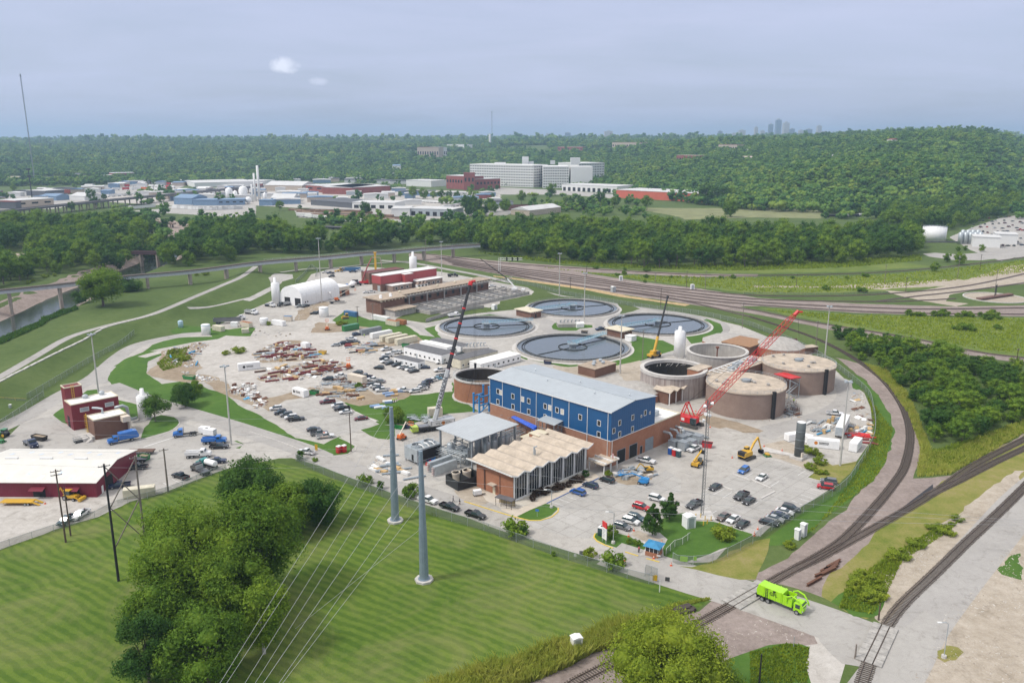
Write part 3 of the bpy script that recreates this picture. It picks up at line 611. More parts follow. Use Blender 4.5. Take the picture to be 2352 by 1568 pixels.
def crown_mesh(name,seed,hgt,rad,base,nclump,nleaf,ls,mat,core=.6,flat=1.0,cone=0.0,drop=.25,up=.15):
 g=np.random.default_rng(seed);cz=(hgt+base)/2;rz=(hgt-base)/2
 cl=[]
 while len(cl)<nclump:
  d=g.normal(size=3);d/=np.linalg.norm(d);q=g.uniform(.25,1)**.5*.82
  z=d[2]*q;wd=math.sqrt(max(.05,1-z*z*.55))
  if cone:wd=1-cone*(z+.8)/1.8
  cr=g.uniform(.22,.40)*rad*(max(.3,wd)*.85 if cone else 1)
  cl.append((d[0]*q*rad*wd,d[1]*q*rad*wd,cz+z*rz*flat*(1-.35*cr/rad),cr))
 vs=[];fs=[];off=0
 ctr=np.array((0,0,cz-rz*.3));per=max(6,nleaf//nclump)
 LV=[]
 for c in cl:
  cc=np.array(c[:3]);r_=c[3]
  if core:
   bv,bf=blob_sphere(cc,r_*core,7,4);vs+=bv;fs+=[tuple(i+off for i in q)for q in bf];off+=len(bv)
  d=g.normal(size=(per,3));out=(cc-ctr);out=out/(np.linalg.norm(out)+1e-6)
  d=d+out*.45+np.array((0,0,up));d/=np.linalg.norm(d,axis=1,keepdims=True)
  p=cc+d*r_*g.uniform(.62,1.32,(per,1));p[:,2]-=g.uniform(0,drop,per)*r_
  n=d+g.normal(size=(per,3))*.55;n/=np.linalg.norm(n,axis=1,keepdims=True)
  t=np.cross(n,g.normal(size=(per,3)));t/=np.linalg.norm(t,axis=1,keepdims=True);b_=np.cross(n,t)
  s=ls*g.uniform(.55,1.35,(per,1));e=g.uniform(.5,.9,(per,1))
  bend=n*s*g.uniform(-.25,.25,(per,1))
  LV.append(np.stack([p-t*s*.5-b_*s*e*.3,p-b_*s*e*.15+t*s*.15+bend,p+t*s*.55+b_*s*e*.1,p+b_*s*e*.5-t*s*.05+bend],1))
 LV=np.concatenate(LV).reshape(-1,3)
 if vs:allv=np.concatenate([np.array(vs),LV]);f0=np.array(fs)
 else:allv=LV;f0=np.zeros((0,4),int)
 f1=np.arange(len(LV)).reshape(-1,4)+off
 return npmesh(name,allv,np.concatenate([f0,f1]),mat),cl
def trunk_mb(seed,hgt,base,cl,r0,nl=7):
 rr=random.Random(seed);mb=MB()
 top=base+(hgt-base)*.55
 ax=[Vector((0,0,-.3)),Vector((rr.uniform(-.2,.2)*r0*3,rr.uniform(-.2,.2)*r0*3,base*.6)),Vector((rr.uniform(-.3,.3),rr.uniform(-.3,.3),base+(hgt-base)*.25)),Vector((0,0,top))]
 mb.tube(ax,[r0*1.25,r0,r0*.75,r0*.3],8)
 for c in rr.sample(cl,min(nl,len(cl))):
  p=Vector(c[:3]);s=ax[1].lerp(ax[2],rr.uniform(.2,1))
  m_=s.lerp(p,.5)+Vector((0,0,abs(p.z-s.z)*.12))
  mb.tube([s,m_,p],[r0*.45,r0*.28,r0*.08],6)
 return mb
def K20(name,seed,hgt,rad,base,nclump,nleaf,ls,mat=None,label='',cat='tree',r0=None,bark=None,nl=7,**kw):
 t=K0(name,label,cat)
 me,cl=crown_mesh('crown',seed,hgt,rad,base,nclump,nleaf,ls,mat or LEAF,**kw)
 c=bpy.data.objects.new('crown',me);COL.objects.link(c);c.parent=t
 trunk_mb(seed,hgt,base,cl,r0 or hgt*.018,nl).bd('trunk',bark or BARK,t)
 return t
PLACED=set()
def put(proto,loc,rz,label=None,group=None,scale=None,mat=None):
 if proto.name not in PLACED:
  PLACED.add(proto.name);o=proto;o.location=loc;o.rotation_euler=(0,0,rz)
  if scale is not None:o.scale=scale if hasattr(scale,'__len__')else(scale,)*3
  if label:o['label']=label
  if group:o['group']=group
 else:o=dup(proto,loc,rz,label,group,scale)
 if mat:own(kid(o,'crown'),mat)
 return o
def K18(px,py,hgt,rad,base,ncl,nlf,ls,mat,label,seed,**kw):
 t=K20('deciduous_tree',seed,hgt,rad,base,ncl,nlf,ls,mat,label,**kw);t.location=G('q',px,py);return t
K18(455,1418,24.5,11.5,2.5,64,30000,.62,LEAF,'broadest green tree in the middle of the clump standing on the mown field',3,bark=BARKP,nl=18)
K18(592,1372,25.5,9.4,2.5,50,21000,.62,LEAF,'tall green tree on the right side of the clump, behind the power lines',4,bark=BARKP,nl=16)
K18(585,1190,17,9.0,1.5,38,14000,.66,LEAFD,'dark green tree at the back of the clump beside the wire fence',5)
K18(728,1203,12,6.4,.8,28,9000,.58,LEAFD,'rounded dark green tree nearest the tall steel poles, right end of the clump',6)
K18(668,1225,13,6.6,1,28,9500,.6,LEAF,'mid green tree joining the back of the clump to the rounded dark one',31)
K18(345,1575,17,6.2,.4,34,12000,.46,LEAFD,'narrow dark juniper-like tree at the lower left of the clump',8,cone=.3)
K18(607,1500,16,5.8,2,28,9500,.55,LEAF,'leaning green tree at the lower right of the clump above a concrete slab',9,bark=BARKP)
K18(425,1325,20,8.0,2,36,13000,.6,LEAF,'full green tree at the upper left edge of the clump',10,bark=BARKP,nl=12)
K18(545,1455,20,7.5,1.5,36,13000,.58,LEAF,'green tree in the lower middle of the clump, between the tall and the leaning ones',27,bark=BARKP,nl=12)
K18(395,1480,17,7.5,1.2,34,12000,.56,LEAF,'green tree at the left middle of the clump above the juniper-like one',28,nl=12)
K18(480,1575,15,8.0,1.2,34,12000,.55,LEAF,'low tree at the bottom of the clump, in front of the broadest one',12)
K18(1530,1622,15.5,10.4,2.0,60,26000,.52,LEAFB,'wide bright yellow-green tree at the bottom edge beside the railway line',14,bark=BARKP,nl=18,flat=.9)
K18(1650,1660,9,5.5,1,22,6000,.5,LEAF,'smaller green tree behind the wide bright one, by the gravel drive',15)
K18(357,968,9.5,5.4,2.6,18,3600,.55,LEAFD,'thin dark tree with bare upper twigs on the grass beside the white silo',16,core=.5,nl=14)
K18(425,934,9.2,5.0,.8,24,6000,.55,LEAFD,'full round tree on the grass bank below the rubble heap',17)
K18(452,908,6.0,3.6,.4,14,2600,.5,LEAF,'small tree tucked behind the full round tree on the bank',18)
K18(906,974,7.0,4.5,.4,20,4500,.5,LEAF,'round bushy tree on the grass beside the crane',19)
K18(1498,1228,9.4,3.9,.3,34,8500,.4,LEAFD,'nearer of the two dark conical trees at the car park corner',20,cone=.92)
K18(1538,1192,8.4,3.7,.3,34,8500,.4,LEAFD,'farther of the two dark conical trees at the car park corner',21,cone=.92)
K18(237,703,25,12.5,2.5,44,9000,1.0,LEAF,'large lone tree on the levee grass in front of the elevated railway',22,r0=.7)
K18(302,668,9,8.5,.2,22,2600,.9,LEAFD,'dense low tree behind the large lone tree, under the elevated railway',23)
K18(265,662,10,8,.2,20,2400,.9,LEAFD,'dense dark bush-like tree between the large lone tree and the trestle',24)
K18(183,695,7,6,.1,16,1800,.8,LEAFD,'low dark bush at the river edge left of the large lone tree',25)
K18(900,664,8.0,3.2,.2,16,1500,.6,LEAFD,'small dark pointed tree in front of the red-walled works building',26,cone=.5)
FORM=[K20('wood_tree',100+i,h_,r_,b_,26,1500,1.05,LEAFF,'wood tree',nl=4)for i,(h_,r_,b_)in enumerate([(19,7.5,2),(22,8,3),(16,7,1),(20,6.5,2),(14,6.5,.5),(23,9,3)])]
FARM=[K20('distant_tree',140+i,h_,r_,.5,14,200,2.3,LEAFF,'distant tree',nl=2,core=.85)for i,(h_,r_)in enumerate([(11,5.5),(20,9),(13,10),(22,7),(16,11.5)])]
SHR=[K20('shrub',170+i,h_,r_,.0,12,800,.42,LEAF,'shrub','shrub',nl=4,r0=.06)for i,(h_,r_)in enumerate([(2.4,1.6),(2.0,1.9),(3.0,1.9)])]
WOODS=[]
def K49(poly,spacing,kind,label,group,smin=.8,smax=1.15,seed=0,holes=()):
 rr=random.Random(seed)
 for x,y in scatter(poly,spacing,rnd=rr):
  if any(inpoly(x,y,h_)for h_ in holes):continue
  WOODS.append((math.hypot(x,y),x,y,kind,label,group,rr.uniform(smin,smax),rr.uniform(0,6.28),rr.random()))
q2=lambda k,pts:[tuple(G(k,x,y)[:2])for x,y in pts]
K49(q2('q',[(1085,575),(1130,586),(1250,598),(1370,608),(1500,616),(1700,616),(1900,608),(2040,598),(2118,588),(2110,562),(2000,549),(1900,549),(1700,549),(1560,538),(1330,533),(1090,545)]),9.5,'m','leafy green tree in the wood between the railway tracks and the far fields','trees of the wood beyond the tracks',seed=1)
K49(q2('q',[(560,583),(640,583),(735,585),(735,560),(640,545),(560,545),(440,545),(440,590)]),10,'m','tall green tree in the grove behind the elevated railway','trees of the grove behind the trestle',.9,1.2,seed=2)
K49(q2('n',[(850,1165),(1010,1150),(1290,1150),(1310,1080),(1100,1050),(900,1050)]),10,'m','tall green tree of the dark clump just behind the elevated railway','trees of the clump behind the trestle',.95,1.25,seed=3)
K49(q2('n',[(710,1180),(930,1180),(940,1130),(760,1120)]),9,'m','rounded green tree left of the dark clump behind the elevated railway','trees left of the clump behind the trestle',.6,.85,seed=4)
K49(q2('n',[(1340,1110),(1600,1100),(1900,1120),(2100,1130),(2250,1150),(2250,1060),(1900,1010),(1650,1030),(1400,1060)]),10,'m','green tree beyond the right end of the elevated railway','trees at the end of the trestle',.75,1.1,seed=5)
K49(q2('m',[(1500,1310),(1640,1315),(1810,1290),(2180,1240),(2180,1150),(1800,1150),(1560,1200)]),10.5,'m','tall green tree on the near bank beside the rusty bridge','trees by the rusty bridge',.9,1.2,seed=6)
SANDY=q2('m',[(-100,1170),(0,1165),(240,1175),(330,1190),(200,1290),(60,1350),(-100,1360)])
K49(q2('m',[(-300,1560),(0,1490),(300,1420),(700,1340),(1120,1300),(1200,1225),(1490,1160),(1480,1080),(1250,960),(800,930),(300,930),(0,930),(-300,940)]),9.5,'m','green tree of the thick wood on the far river bank','trees of the wood on the far river bank',.7,1.1,seed=7,holes=(SANDY,))
K49(q2('p',[(690,560),(860,585),(1000,585),(1100,560),(1240,530),(1343,500),(1400,470),(1343,440),(1000,460),(690,490)]),10.5,'m','green tree of the belt below the bluff behind the white tank','trees of the belt behind the white tank',.8,1.1,seed=8)
K49(q2('n',[(2000,860),(2351,820),(2351,790),(2000,800)]),13,'m','green tree in the row beside the storage yard beyond the wood','trees in the row by the storage yard',.8,1,seed=9)
K49(q2('q',[(1915,772),(1960,772),(2080,795),(2200,832),(2300,856),(2500,880),(2500,960),(2352,958),(2270,1000),(2190,1022),(2145,1015),(2112,960),(2085,900),(2040,858),(1985,832),(1930,790)]),4.6,'t','vine-covered tree of the thicket inside the railway curve','trees of the thicket inside the curve',.26,.46,seed=10)
WOODS.sort(key=lambda a:a[0])
NMID=225
stuff_mid=[]
for i,(d,x,y,kind,label,group,s,rz,u)in enumerate(WOODS):
 if i<NMID or i%37==0 and i<600:
  put(FORM[int(u*5.99)],(x,y,th(x,y)-.2),rz,label,group,(s*1.25,s*1.25,s)if kind=='t' else s,mat=(LEAFD if u<.5 else LEAF)if kind=='t' else None)
 else:stuff_mid.append((x,y,th(x,y)-.2,s))
LONE=[('n',2000,835,30,'m'),('n',2070,835,29,'m'),('n',1065,830,20,'m'),('n',1500,680,24,'m'),('n',1590,680,20,'m'),('n',1690,690,17,'m'),('n',1760,690,19,'m'),('n',1830,690,17,'m'),('n',1900,690,16,'m'),('n',2085,590,22,'m'),('n',1380,660,10,'m'),('n',275,790,16,'m'),('n',460,780,8,'m'),('n',2230,690,13,'m'),('n',2270,600,12,'m'),('o',195,730,24,'m'),('o',480,650,24,'m'),('o',600,730,14,'m'),('o',660,740,15,'m'),('o',735,730,16,'m'),('o',925,730,22,'m'),('o',1050,760,18,'m'),('o',1155,725,9,'m'),('o',1350,785,24,'m'),('o',1890,735,34,'m'),('o',1960,730,30,'m'),('o',2040,720,30,'m'),('o',2120,700,26,'m'),('o',2120,845,24,'m'),('o',2240,720,22,'m'),('o',385,720,7,'m'),('m',840,700,22,'m'),('m',960,690,12,'m'),('m',1470,720,16,'m'),('m',1650,700,14,'m'),('m',1720,690,12,'m'),('m',880,760,18,'m'),('m',660,800,16,'m'),('m',1560,620,14,'m'),('m',130,620,18,'m'),('m',60,680,12,'m'),('m',460,740,10,'m'),('n',300,520,18,'f'),('n',420,510,16,'f'),('n',560,500,18,'f'),('n',620,490,16,'f'),('n',700,480,20,'f'),('n',350,500,18,'f'),('p',1095,760,11,'s'),('p',1035,745,8,'s'),('p',970,795,8,'s'),('p',1213,690,7,'s'),('p',1090,690,5,'s'),('p',1130,685,5,'s')]
for i,(k,x,y,hh,kd)in enumerate(LONE):
 g_=G(k,x,y);pr=FORM[i%6]if kd!='s' else FORM[4]
 hs=hh/{0:19,1:22,2:16,3:20,4:14,5:23}[i%6 if kd!='s' else 4]
 put(pr,g_,i*1.7,'green tree standing alone or in a loose row on the flats among the far warehouses' if kd!='s' else 'low rounded bush beside the drive to the white tank','lone trees on the industrial flats' if kd!='s' else 'bushes by the drive to the white tank',hs)
def K19(k,x,y,hh,label,mat=None,i=[0],group=None,wide=1.0):
 i[0]+=1;p=SHR[i[0]%3];s=hh/(2.4,2.0,3.0)[i[0]%3]
 return put(p,G(k,x,y),i[0]*2.1,label,group,(s*wide,s*wide,s),mat)
for k,x,y,hh,lab in(('f',1065,1000,2.8,'green shrub poking above the wire fence nearest the tree clump'),('f',1195,1050,2.6,'dark shrub behind the wire fence left of the first steel pole'),('f',1490,1120,4.0,'large green shrub by the road behind the second steel pole'),('k',150,205,4.0,'tall scrubby shrub with brown tips by the fence near the grass island'),('k',215,215,2.6,'low dark shrub right beside the tall scrubby one by the fence'),('k',830,420,2.6,'yellowish shrub by the roadside fence left of the guard booth'),('k',1050,500,3.6,'dense green shrub at the fence opposite the guard booth'),('k',490,400,1.2,'tiny shrub at the foot of the roadside fence'),('k',1015,225,3.0,'clipped round green shrub behind the entrance sign'),('k',2060,225,2.8,'sprawling olive shrub on the lawn below the car park'),('k',2000,235,1.8,'lower half of the sprawling olive bush, by the car park lawn'),('k',1190,285,1.3,'low hedge plant on the sign island'),('k',1260,295,1.3,'low leafy plant near the flag on the sign island'),('f',460,775,3.0,'dark shrub at the fence end by the white pickup'),('b',1000,1268,2.4,'small green bush among the stacked building materials'),('f',600,790,1.2,'low weed clump at the fence')):
 K19(k,x,y,hh,lab,LEAFB if 'yellow' in lab or 'olive' in lab else(LEAFD if 'dark' in lab else LEAF),wide=1.35 if 'sprawling' in lab else 1)
for i,(x,y)in enumerate([(985,1150),(1030,1110),(1095,1085),(1130,1075),(1207,1062),(1245,1035),(1315,1025),(1365,985),(1420,970)]):
 K19('g',x,y,1.7,'clipped round maroon shrub in the pale gravel bed along the glass front',LEAFR,group='maroon shrubs along the glass front',wide=1.25)
K19('g',1472,930,2.0,'green shrub at the right end of the gravel bed by the entrance',LEAFD,wide=1.3)
K19('g',1685,925,1.8,'yellow-green shrub by the flagpole at the parking corner',LEAFB)
for k,pts in(('c',[(880,170),(1145,185),(1350,195),(1080,235),(1140,225),(1345,255),(2035,262),(2140,262),(1575,255),(1390,160),(1330,300)]),('d',[(395,262),(1060,245),(1465,605),(1535,600),(1580,605),(1695,608),(1785,605),(2000,608),(2120,612),(2240,612),(2290,635),(2175,640),(1920,615),(1890,730),(1930,705),(2280,725),(2000,735),(890,265),(700,365),(1030,385)])):
 for x,y in pts:K19(k,x,y,random.uniform(1.8,4.2),'low green bush growing in the meadow beside the railway tracks',LEAF,group='bushes in the railway meadow',wide=1.4)
for k,pts in(('b',[(170,690),(830,690),(870,680)]),('a',[(1740,280),(1810,235),(1890,230),(1560,955),(1590,945),(1700,1010),(1650,1000),(2080,960),(2200,940)]),('m',[(260,1460),(300,1440),(420,1400),(500,1390)])):
 for x,y in pts:K19(k,x,y,random.uniform(1.6,3),'low leafy weed bush on rough ground west of the tanks',LEAFB,group='weed bushes on rough ground',wide=1.5)
for k,pts in(('h',[(1440,700),(1500,720),(1560,745),(1570,810),(1600,900),(1540,905),(1480,860)]),('l',[(1660,150),(1700,170),(1740,130),(1800,190),(1900,80),(1330,420),(1370,405),(1270,430),(1040,600),(1000,640),(1130,640),(960,690),(1150,760),(1080,820),(370,320),(1520,300),(1850,120)])):
 for x,y in pts:K19(k,x,y,random.uniform(.9,2.0),'low bright weed clump on the rough trackside ground',LEAFB,group='weed clumps on the trackside',wide=1.8)
FARP=[]
rr=random.Random(99)
def farwood(y0,y1,spacing,s0,s1,pxa=-80,pxb=2440):
 y=y0
 while y<y1:
  n=int((pxb-pxa)/F*y/spacing)
  for i in range(n):
   if rr.random()<.10+.5*(K37.noise(Vector((i*.05,y*.012,4.4)))>.28):continue
   yy=y+rr.uniform(-.5,.5)*spacing;px=pxa+(pxb-pxa)*(i+rr.random())/n;x=(px-CX)/F*yy*math.cos(P)
   if yy<np.interp(px,AZ,Y0)*.97:continue
   clear=K37.noise(Vector((x*.0032,yy*.0026,7.7)))
   if clear>.34 and yy>1500 and px<1500:continue
   FARP.append((x,yy,0,rr.uniform(s0,s1)))
  y+=spacing*.92
farwood(1080,1900,12,.55,1.2,1300,2440)
farwood(1500,2600,15,.75,1.15,-80,1320)
farwood(1900,2700,15,.75,1.15,1300,2440)
farwood(2600,4600,24,1.1,1.7)
farwood(4600,11000,62,1.6,3.6)
FARP=np.array(FARP);fz=terr(FARP[:,0],FARP[:,1])-.4
def stuff_trees(name,pts,protos,seed):
 me=bpy.data.meshes.new(name);me.vertices.add(len(pts));me.vertices.foreach_set('co',pts[:,:3].astype(np.float32).ravel())
 at=me.attributes.new('sc','FLOAT','POINT');at.data.foreach_set('value',pts[:,3].astype(np.float32))
 o=bpy.data.objects.new(name,me);COL.objects.link(o)
 ng=bpy.data.node_groups.new(name,'GeometryNodeTree')
 ng.interface.new_socket('Geometry',in_out='INPUT',socket_type='NodeSocketGeometry');ng.interface.new_socket('Geometry',in_out='OUTPUT',socket_type='NodeSocketGeometry')
 gi=ng.nodes.new('NodeGroupInput');goo=ng.nodes.new('NodeGroupOutput');ip=ng.nodes.new('GeometryNodeInstanceOnPoints')
 jn=ng.nodes.new('GeometryNodeJoinGeometry')
 for p in protos:
  oi=ng.nodes.new('GeometryNodeObjectInfo');oi.inputs['Object'].default_value=kid(p,'crown');oi.inputs['As Instance'].default_value=True;oi.transform_space='ORIGINAL'
  ng.links.new(oi.outputs['Geometry'],jn.inputs[0])
 rv=ng.nodes.new('FunctionNodeRandomValue');rv.data_type='FLOAT_VECTOR';rv.inputs[0].default_value=(0,0,0);rv.inputs[1].default_value=(.12,.12,6.28);rv.inputs['Seed'].default_value=seed
 ri=ng.nodes.new('FunctionNodeRandomValue');ri.data_type='INT';ri.inputs[4].default_value=0;ri.inputs[5].default_value=len(protos)-1;ri.inputs['Seed'].default_value=seed+1
 na=ng.nodes.new('GeometryNodeInputNamedAttribute');na.data_type='FLOAT';na.inputs['Name'].default_value='sc'
 ip.inputs['Pick Instance'].default_value=True
 ng.links.new(gi.outputs[0],ip.inputs['Points']);ng.links.new(jn.outputs[0],ip.inputs['Instance']);ng.links.new(ri.outputs[2],ip.inputs['Instance Index'])
 e2r=ng.nodes.new('FunctionNodeEulerToRotation');ng.links.new(rv.outputs[0],e2r.inputs[0]);ng.links.new(e2r.outputs[0],ip.inputs['Rotation'])
 ng.links.new(na.outputs[0],ip.inputs['Scale']);ng.links.new(ip.outputs[0],goo.inputs[0])
 md=o.modifiers.new('trees','NODES');md.node_group=ng
 return tag(o,kind='stuff')
for i,p in enumerate(FARM):
 j=i*40+3;p.location=(FARP[j,0],FARP[j,1],fz[j]);tag(p,'dark green tree on the lower slope of the wooded bluff',group='trees on the lower bluff');PLACED.add(p.name)
FARP[:,2]=fz
stuff_trees('far_woods',FARP,FARM,1)
stuff_trees('wood_interior',np.array(stuff_mid),FORM,5)
def K9(name,poly,n,h0,h1,wd,mat,seed,zoff=0):
 g=np.random.default_rng(seed);xs=[p[0]for p in poly];ys_=[p[1]for p in poly];P_=[]
 while len(P_)<n:
  x,y=g.uniform(min(xs),max(xs)),g.uniform(min(ys_),max(ys_))
  if inpoly(x,y,poly):P_.append((x,y))
 p=np.array(P_);p=np.c_[p,np.full(n,zoff)]
 a=g.uniform(0,6.28,n);h_=g.uniform(h0,h1,n)*(1+.35*np.sin(p[:,0]*.35)*np.cos(p[:,1]*.31));w_=wd*g.uniform(.6,1.4,n)
 t=np.c_[np.cos(a),np.sin(a),np.zeros(n)];le=g.normal(size=(n,3))*h_[:,None]*.28;le[:,2]=0
 up=np.zeros((n,3));up[:,2]=h_
 v=np.stack([p-t*w_[:,None]*.4,p+t*w_[:,None]*.4,p+t*w_[:,None]*.35+up*.6+le*.4,p+up+le,],1).reshape(-1,3)
 me=npmesh(name,v,np.arange(4*n).reshape(-1,4),mat);o=bpy.data.objects.new(name,me);COL.objects.link(o);return tag(o,kind='stuff')
K9('tall_grass',q2('q',[(1010,1568),(1150,1538),(1230,1500),(1290,1480),(1400,1440),(1470,1432),(1560,1440),(1575,1455),(1480,1470),(1360,1500),(1310,1530),(1240,1560),(1080,1620),(900,1660)]),16000,1.4,3.0,.34,LEAFY,1)
K9('trackside_weeds',q2('q',[(2040,855),(2085,905),(2112,965),(2140,1040),(2180,1040),(2352,965),(2352,995),(2180,1090),(2105,1095),(2115,1030),(2085,950),(2040,885),(1985,835)]),11000,.5,1.5,.5,LEAFY,2)
K9('trackside_weeds',q2('r',[(640,780),(900,700),(1344,560),(1344,640),(1000,800),(860,890),(600,890)]),6000,.4,1.2,.5,LEAFB,3)
K9('meadow_weeds',q2('q',[(1230,612),(1420,633),(1740,637),(1980,634),(2150,622),(2352,598),(2352,625),(2060,660),(1900,672),(1740,672),(1480,644)]),7000,.4,1.2,1.2,LEAFB,4)
K9('meadow_weeds',q2('q',[(1760,712),(1960,724),(2352,732),(2352,815),(2240,800),(2060,765),(1900,735)]),7000,.4,1.1,.8,LEAFB,5)
K9('wood_edge_weeds',q2('q',[(1090,580),(1250,602),(1400,615),(1700,622),(1950,614),(2120,598),(2110,588),(1900,602),(1500,612),(1250,596)]),6000,.6,2.4,1.3,LEAFB,6)
K9('riverbank_weeds',[(p.x,p.y)for p in GP('a',[(0,870),(380,700),(460,640),(720,545),(700,520),(440,610),(350,670),(0,820)])],3500,.5,1.8,.9,LEAFD,7)
Jw=pm('tie_timber',(.085,.07,.058),.95,var=.35,scale=2.5)
Jx=pm('rail_steel',(.20,.15,.12),.45,.6,var=.3,scale=1.5)
Jy=pm('far_tie_bed',(.13,.105,.10),.95,var=.3,scale=.9)
def track(k,pts,ties,z=.02,bed=3.6,step=.62,name='railway_track',bedmat=None):
 ln=K2(GP(k,pts)if k else[Vector(p)for p in pts],3)
 t=bpy.data.objects.new(name,None);COL.objects.link(t);t['kind']='structure'
 ns=normals(ln)
 for s in(-.755,.755):
  r_=MB();vs=[]
  w_=.04 if ties else .09
  for p,n in zip(ln,ns):
   q=p+n*s
   vs+=[(q.x-n.x*w_,q.y-n.y*w_,z+.12),(q.x-n.x*w_,q.y-n.y*w_,z+.32),(q.x+n.x*w_,q.y+n.y*w_,z+.32),(q.x+n.x*w_,q.y+n.y*w_,z+.12)]
  fs=[(i*4+j,i*4+j+4,i*4+j+5,i*4+j+1)for i in range(len(ln)-1)for j in range(3)]
  r_.add(vs,fs);r_.bd('rail',Jx,t)
 if ties:
  b=MB()
  for p,a in K40(ln,step):b.rbox(p.x,p.y,z+.0,.26,2.7+random.uniform(-.12,.12),z+.14,a+random.uniform(-.03,.03))
  o=b.bd('tie',Jw,t);o['kind']='stuff'
 else:
  b=MB();vs=[]
  for p,n in zip(ln,ns):vs+=[(p.x-n.x*1.3,p.y-n.y*1.3,z+.1),(p.x+n.x*1.3,p.y+n.y*1.3,z+.1)]
  b.add(vs,[(2*i,2*i+2,2*i+3,2*i+1)for i in range(len(ln)-1)]);o=b.bd('tie',Jy,t);o['kind']='stuff'
 return ln
TA=track('q',[(1290,1590),(1318,1568),(1440,1508),(1588,1441),(1720,1366),(1770,1337),(1872,1281),(1935,1240),(2000,1175),(2050,1115),(2080,1065),(2090,994),(2072,932),(2033,878),(1988,841),(1922,800),(1847,767),(1722,727)],True)
track('q',[(1830,1304),(1876,1284),(1950,1244),(2072,1176),(2160,1122),(2238,1068),(2352,1009),(2480,945)],True,z=.012)
track('q',[(2130,1138),(2200,1105),(2280,1064),(2352,1030),(2480,970)],True,z=.03)
TC=track('q',[(1960,1640),(1995,1526),(2035,1441),(2073,1388),(2148,1316),(2223,1243),(2293,1178),(2352,1120),(2460,1010)],True)
track('q',[(1722,727),(1523,682),(1298,652),(1148,624),(1040,606)],False)
for pts in([(940,580),(1000,586),(1148,604),(1423,622),(1600,631),(1736,633),(1972,628),(2135,617),(2310,597),(2420,580)],[(1000,590),(1148,612),(1298,630),(1473,655),(1598,667),(1722,678),(1898,680),(2048,674),(2198,660),(2310,639),(2420,612)],[(1010,594),(1148,616),(1323,638),(1523,665),(1736,687),(1998,693),(2120,690),(2195,686)],[(1020,598),(1148,619.5),(1373,649),(1573,677),(1722,693),(1947,705),(2122,710),(2310,708),(2420,706)],[(1030,602),(1148,622.5),(1373,654),(1573,684),(1722,699),(1948,714),(2122,720),(2352,722),(2450,721)],[(1040,608),(1148,628),(1348,659),(1548,687),(1722,711),(1848,737),(1973,757),(2100,778),(2248,809),(2352,822),(2450,838)],[(2015,692),(2110,680),(2220,668),(2352,650),(2420,640)]):
 track('q',pts,False)
Jz=pm('crossing_panel',(.34,.325,.30),.85,var=.3)
def crossing(ln,centre,L,label):
 t=K0('level_crossing',label,'crossing',(0,0,0));best=min(range(len(ln)),key=lambda i:(ln[i]-centre).length);c=ln[best];a=hd(ln[best-1],ln[best+1]);t.location=(c.x,c.y,0);t.rotation_euler.z=a
 n=7
 for i in range(n):
  x=-L/2+(i+.5)*L/n
  for y,w_ in((-1.6,1.45),(0,1.25),(1.6,1.45)):
   b=MB().box(x-L/n/2+.05,y-w_/2,.03,x+L/n/2-.05,y+w_/2,.345);b.bd('panel',Jz,t)
crossing(TC,G('l',1210,1230),15,'concrete slab crossing where the road meets the line by the highway')
crossing(TA,G('q',1718,1367),13,'pale slab crossing under the rear of the lime green refuse truck')
K17('coal_strip',pm('dark_pit',(.03,.03,.035),.8),'h',[(2190,1325),(2351,1190),(2600,1000),(2600,1080),(2351,1255),(2230,1335)],.02)
JA=K28('orange_brick',(.34,.135,.07),(.40,.17,.09),(.36,.25,.18))
JB=K28('brown_brick',(.17,.085,.055),(.21,.105,.07),(.20,.15,.12))
JC=K28('tan_brown_brick',(.28,.20,.16),(.32,.235,.19),(.29,.24,.20))
JD=K26('blue_cladding',(.008,.085,.225),(.707,.707,0),1.0,.45,dark=.85,dirt=.08)
JE=K26('silver_roof',(.46,.50,.52),(-.707,.707,0),1/.95,.38,.15,dark=.66,dirt=.12)
JF=K26('silver_roof_cross',(.50,.53,.54),(.707,.707,0),1/.9,.38,.15,dark=.66,dirt=.12)
JG=pm('white_trim',(.72,.72,.70),.6,var=.06)
JH=pm('white_roof',(.74,.73,.70),.8,var=.1,scale=.3)
JI,nt,b=mk('dark_window_glass');b.inputs['Base Color'].default_value=(.02,.022,.024,1);b.inputs['Roughness'].default_value=.12;b.inputs['Specular IOR Level'].default_value=.6
JJ=pm('pale_blind',(.55,.52,.45),.7)
JK=pm('dark_opening',(.018,.018,.018),.9)
JL=K27('cast_concrete',(.40,.38,.35),(.19,.17,.15),.45)
JM=pm('plain_concrete',(.50,.48,.45),.9,var=.14)
JN=pm('grey_steel',(.26,.29,.31),.5,.2,var=.12)
JO=pm('galvanised_steel',(.42,.46,.48),.45,.35,var=.14)
JP=K26('maroon_cladding',(.20,.022,.030),(.72,.69,0),1.6,.5,dark=.8,dirt=.12)
JQ=K26('maroon_cladding_cross',(.17,.012,.030),(1,0,0),1.5,.5,dark=.8,dirt=.12)
JR=K26('maroon_cladding_end',(.17,.012,.030),(0,1,0),1.5,.5,dark=.8,dirt=.12)
JS=K26('faded_red_cladding',(.36,.06,.06),(.7,.7,0),1.2,.55,dark=.85,dirt=.15)
JT=pm('tan_gravel_roof',(.36,.29,.22),.95,var=.25,scale=.5)
JU=pm('stained_plaster_roof',(.46,.39,.31),.92,var=.22,scale=.45)
JV=pm('white_coating',(.80,.80,.79),.5,var=.07)
JW=pm('cream_panel',(.62,.56,.42),.6,var=.08)
JX=pm('pale_tan_panel',(.62,.55,.45),.6,var=.06)
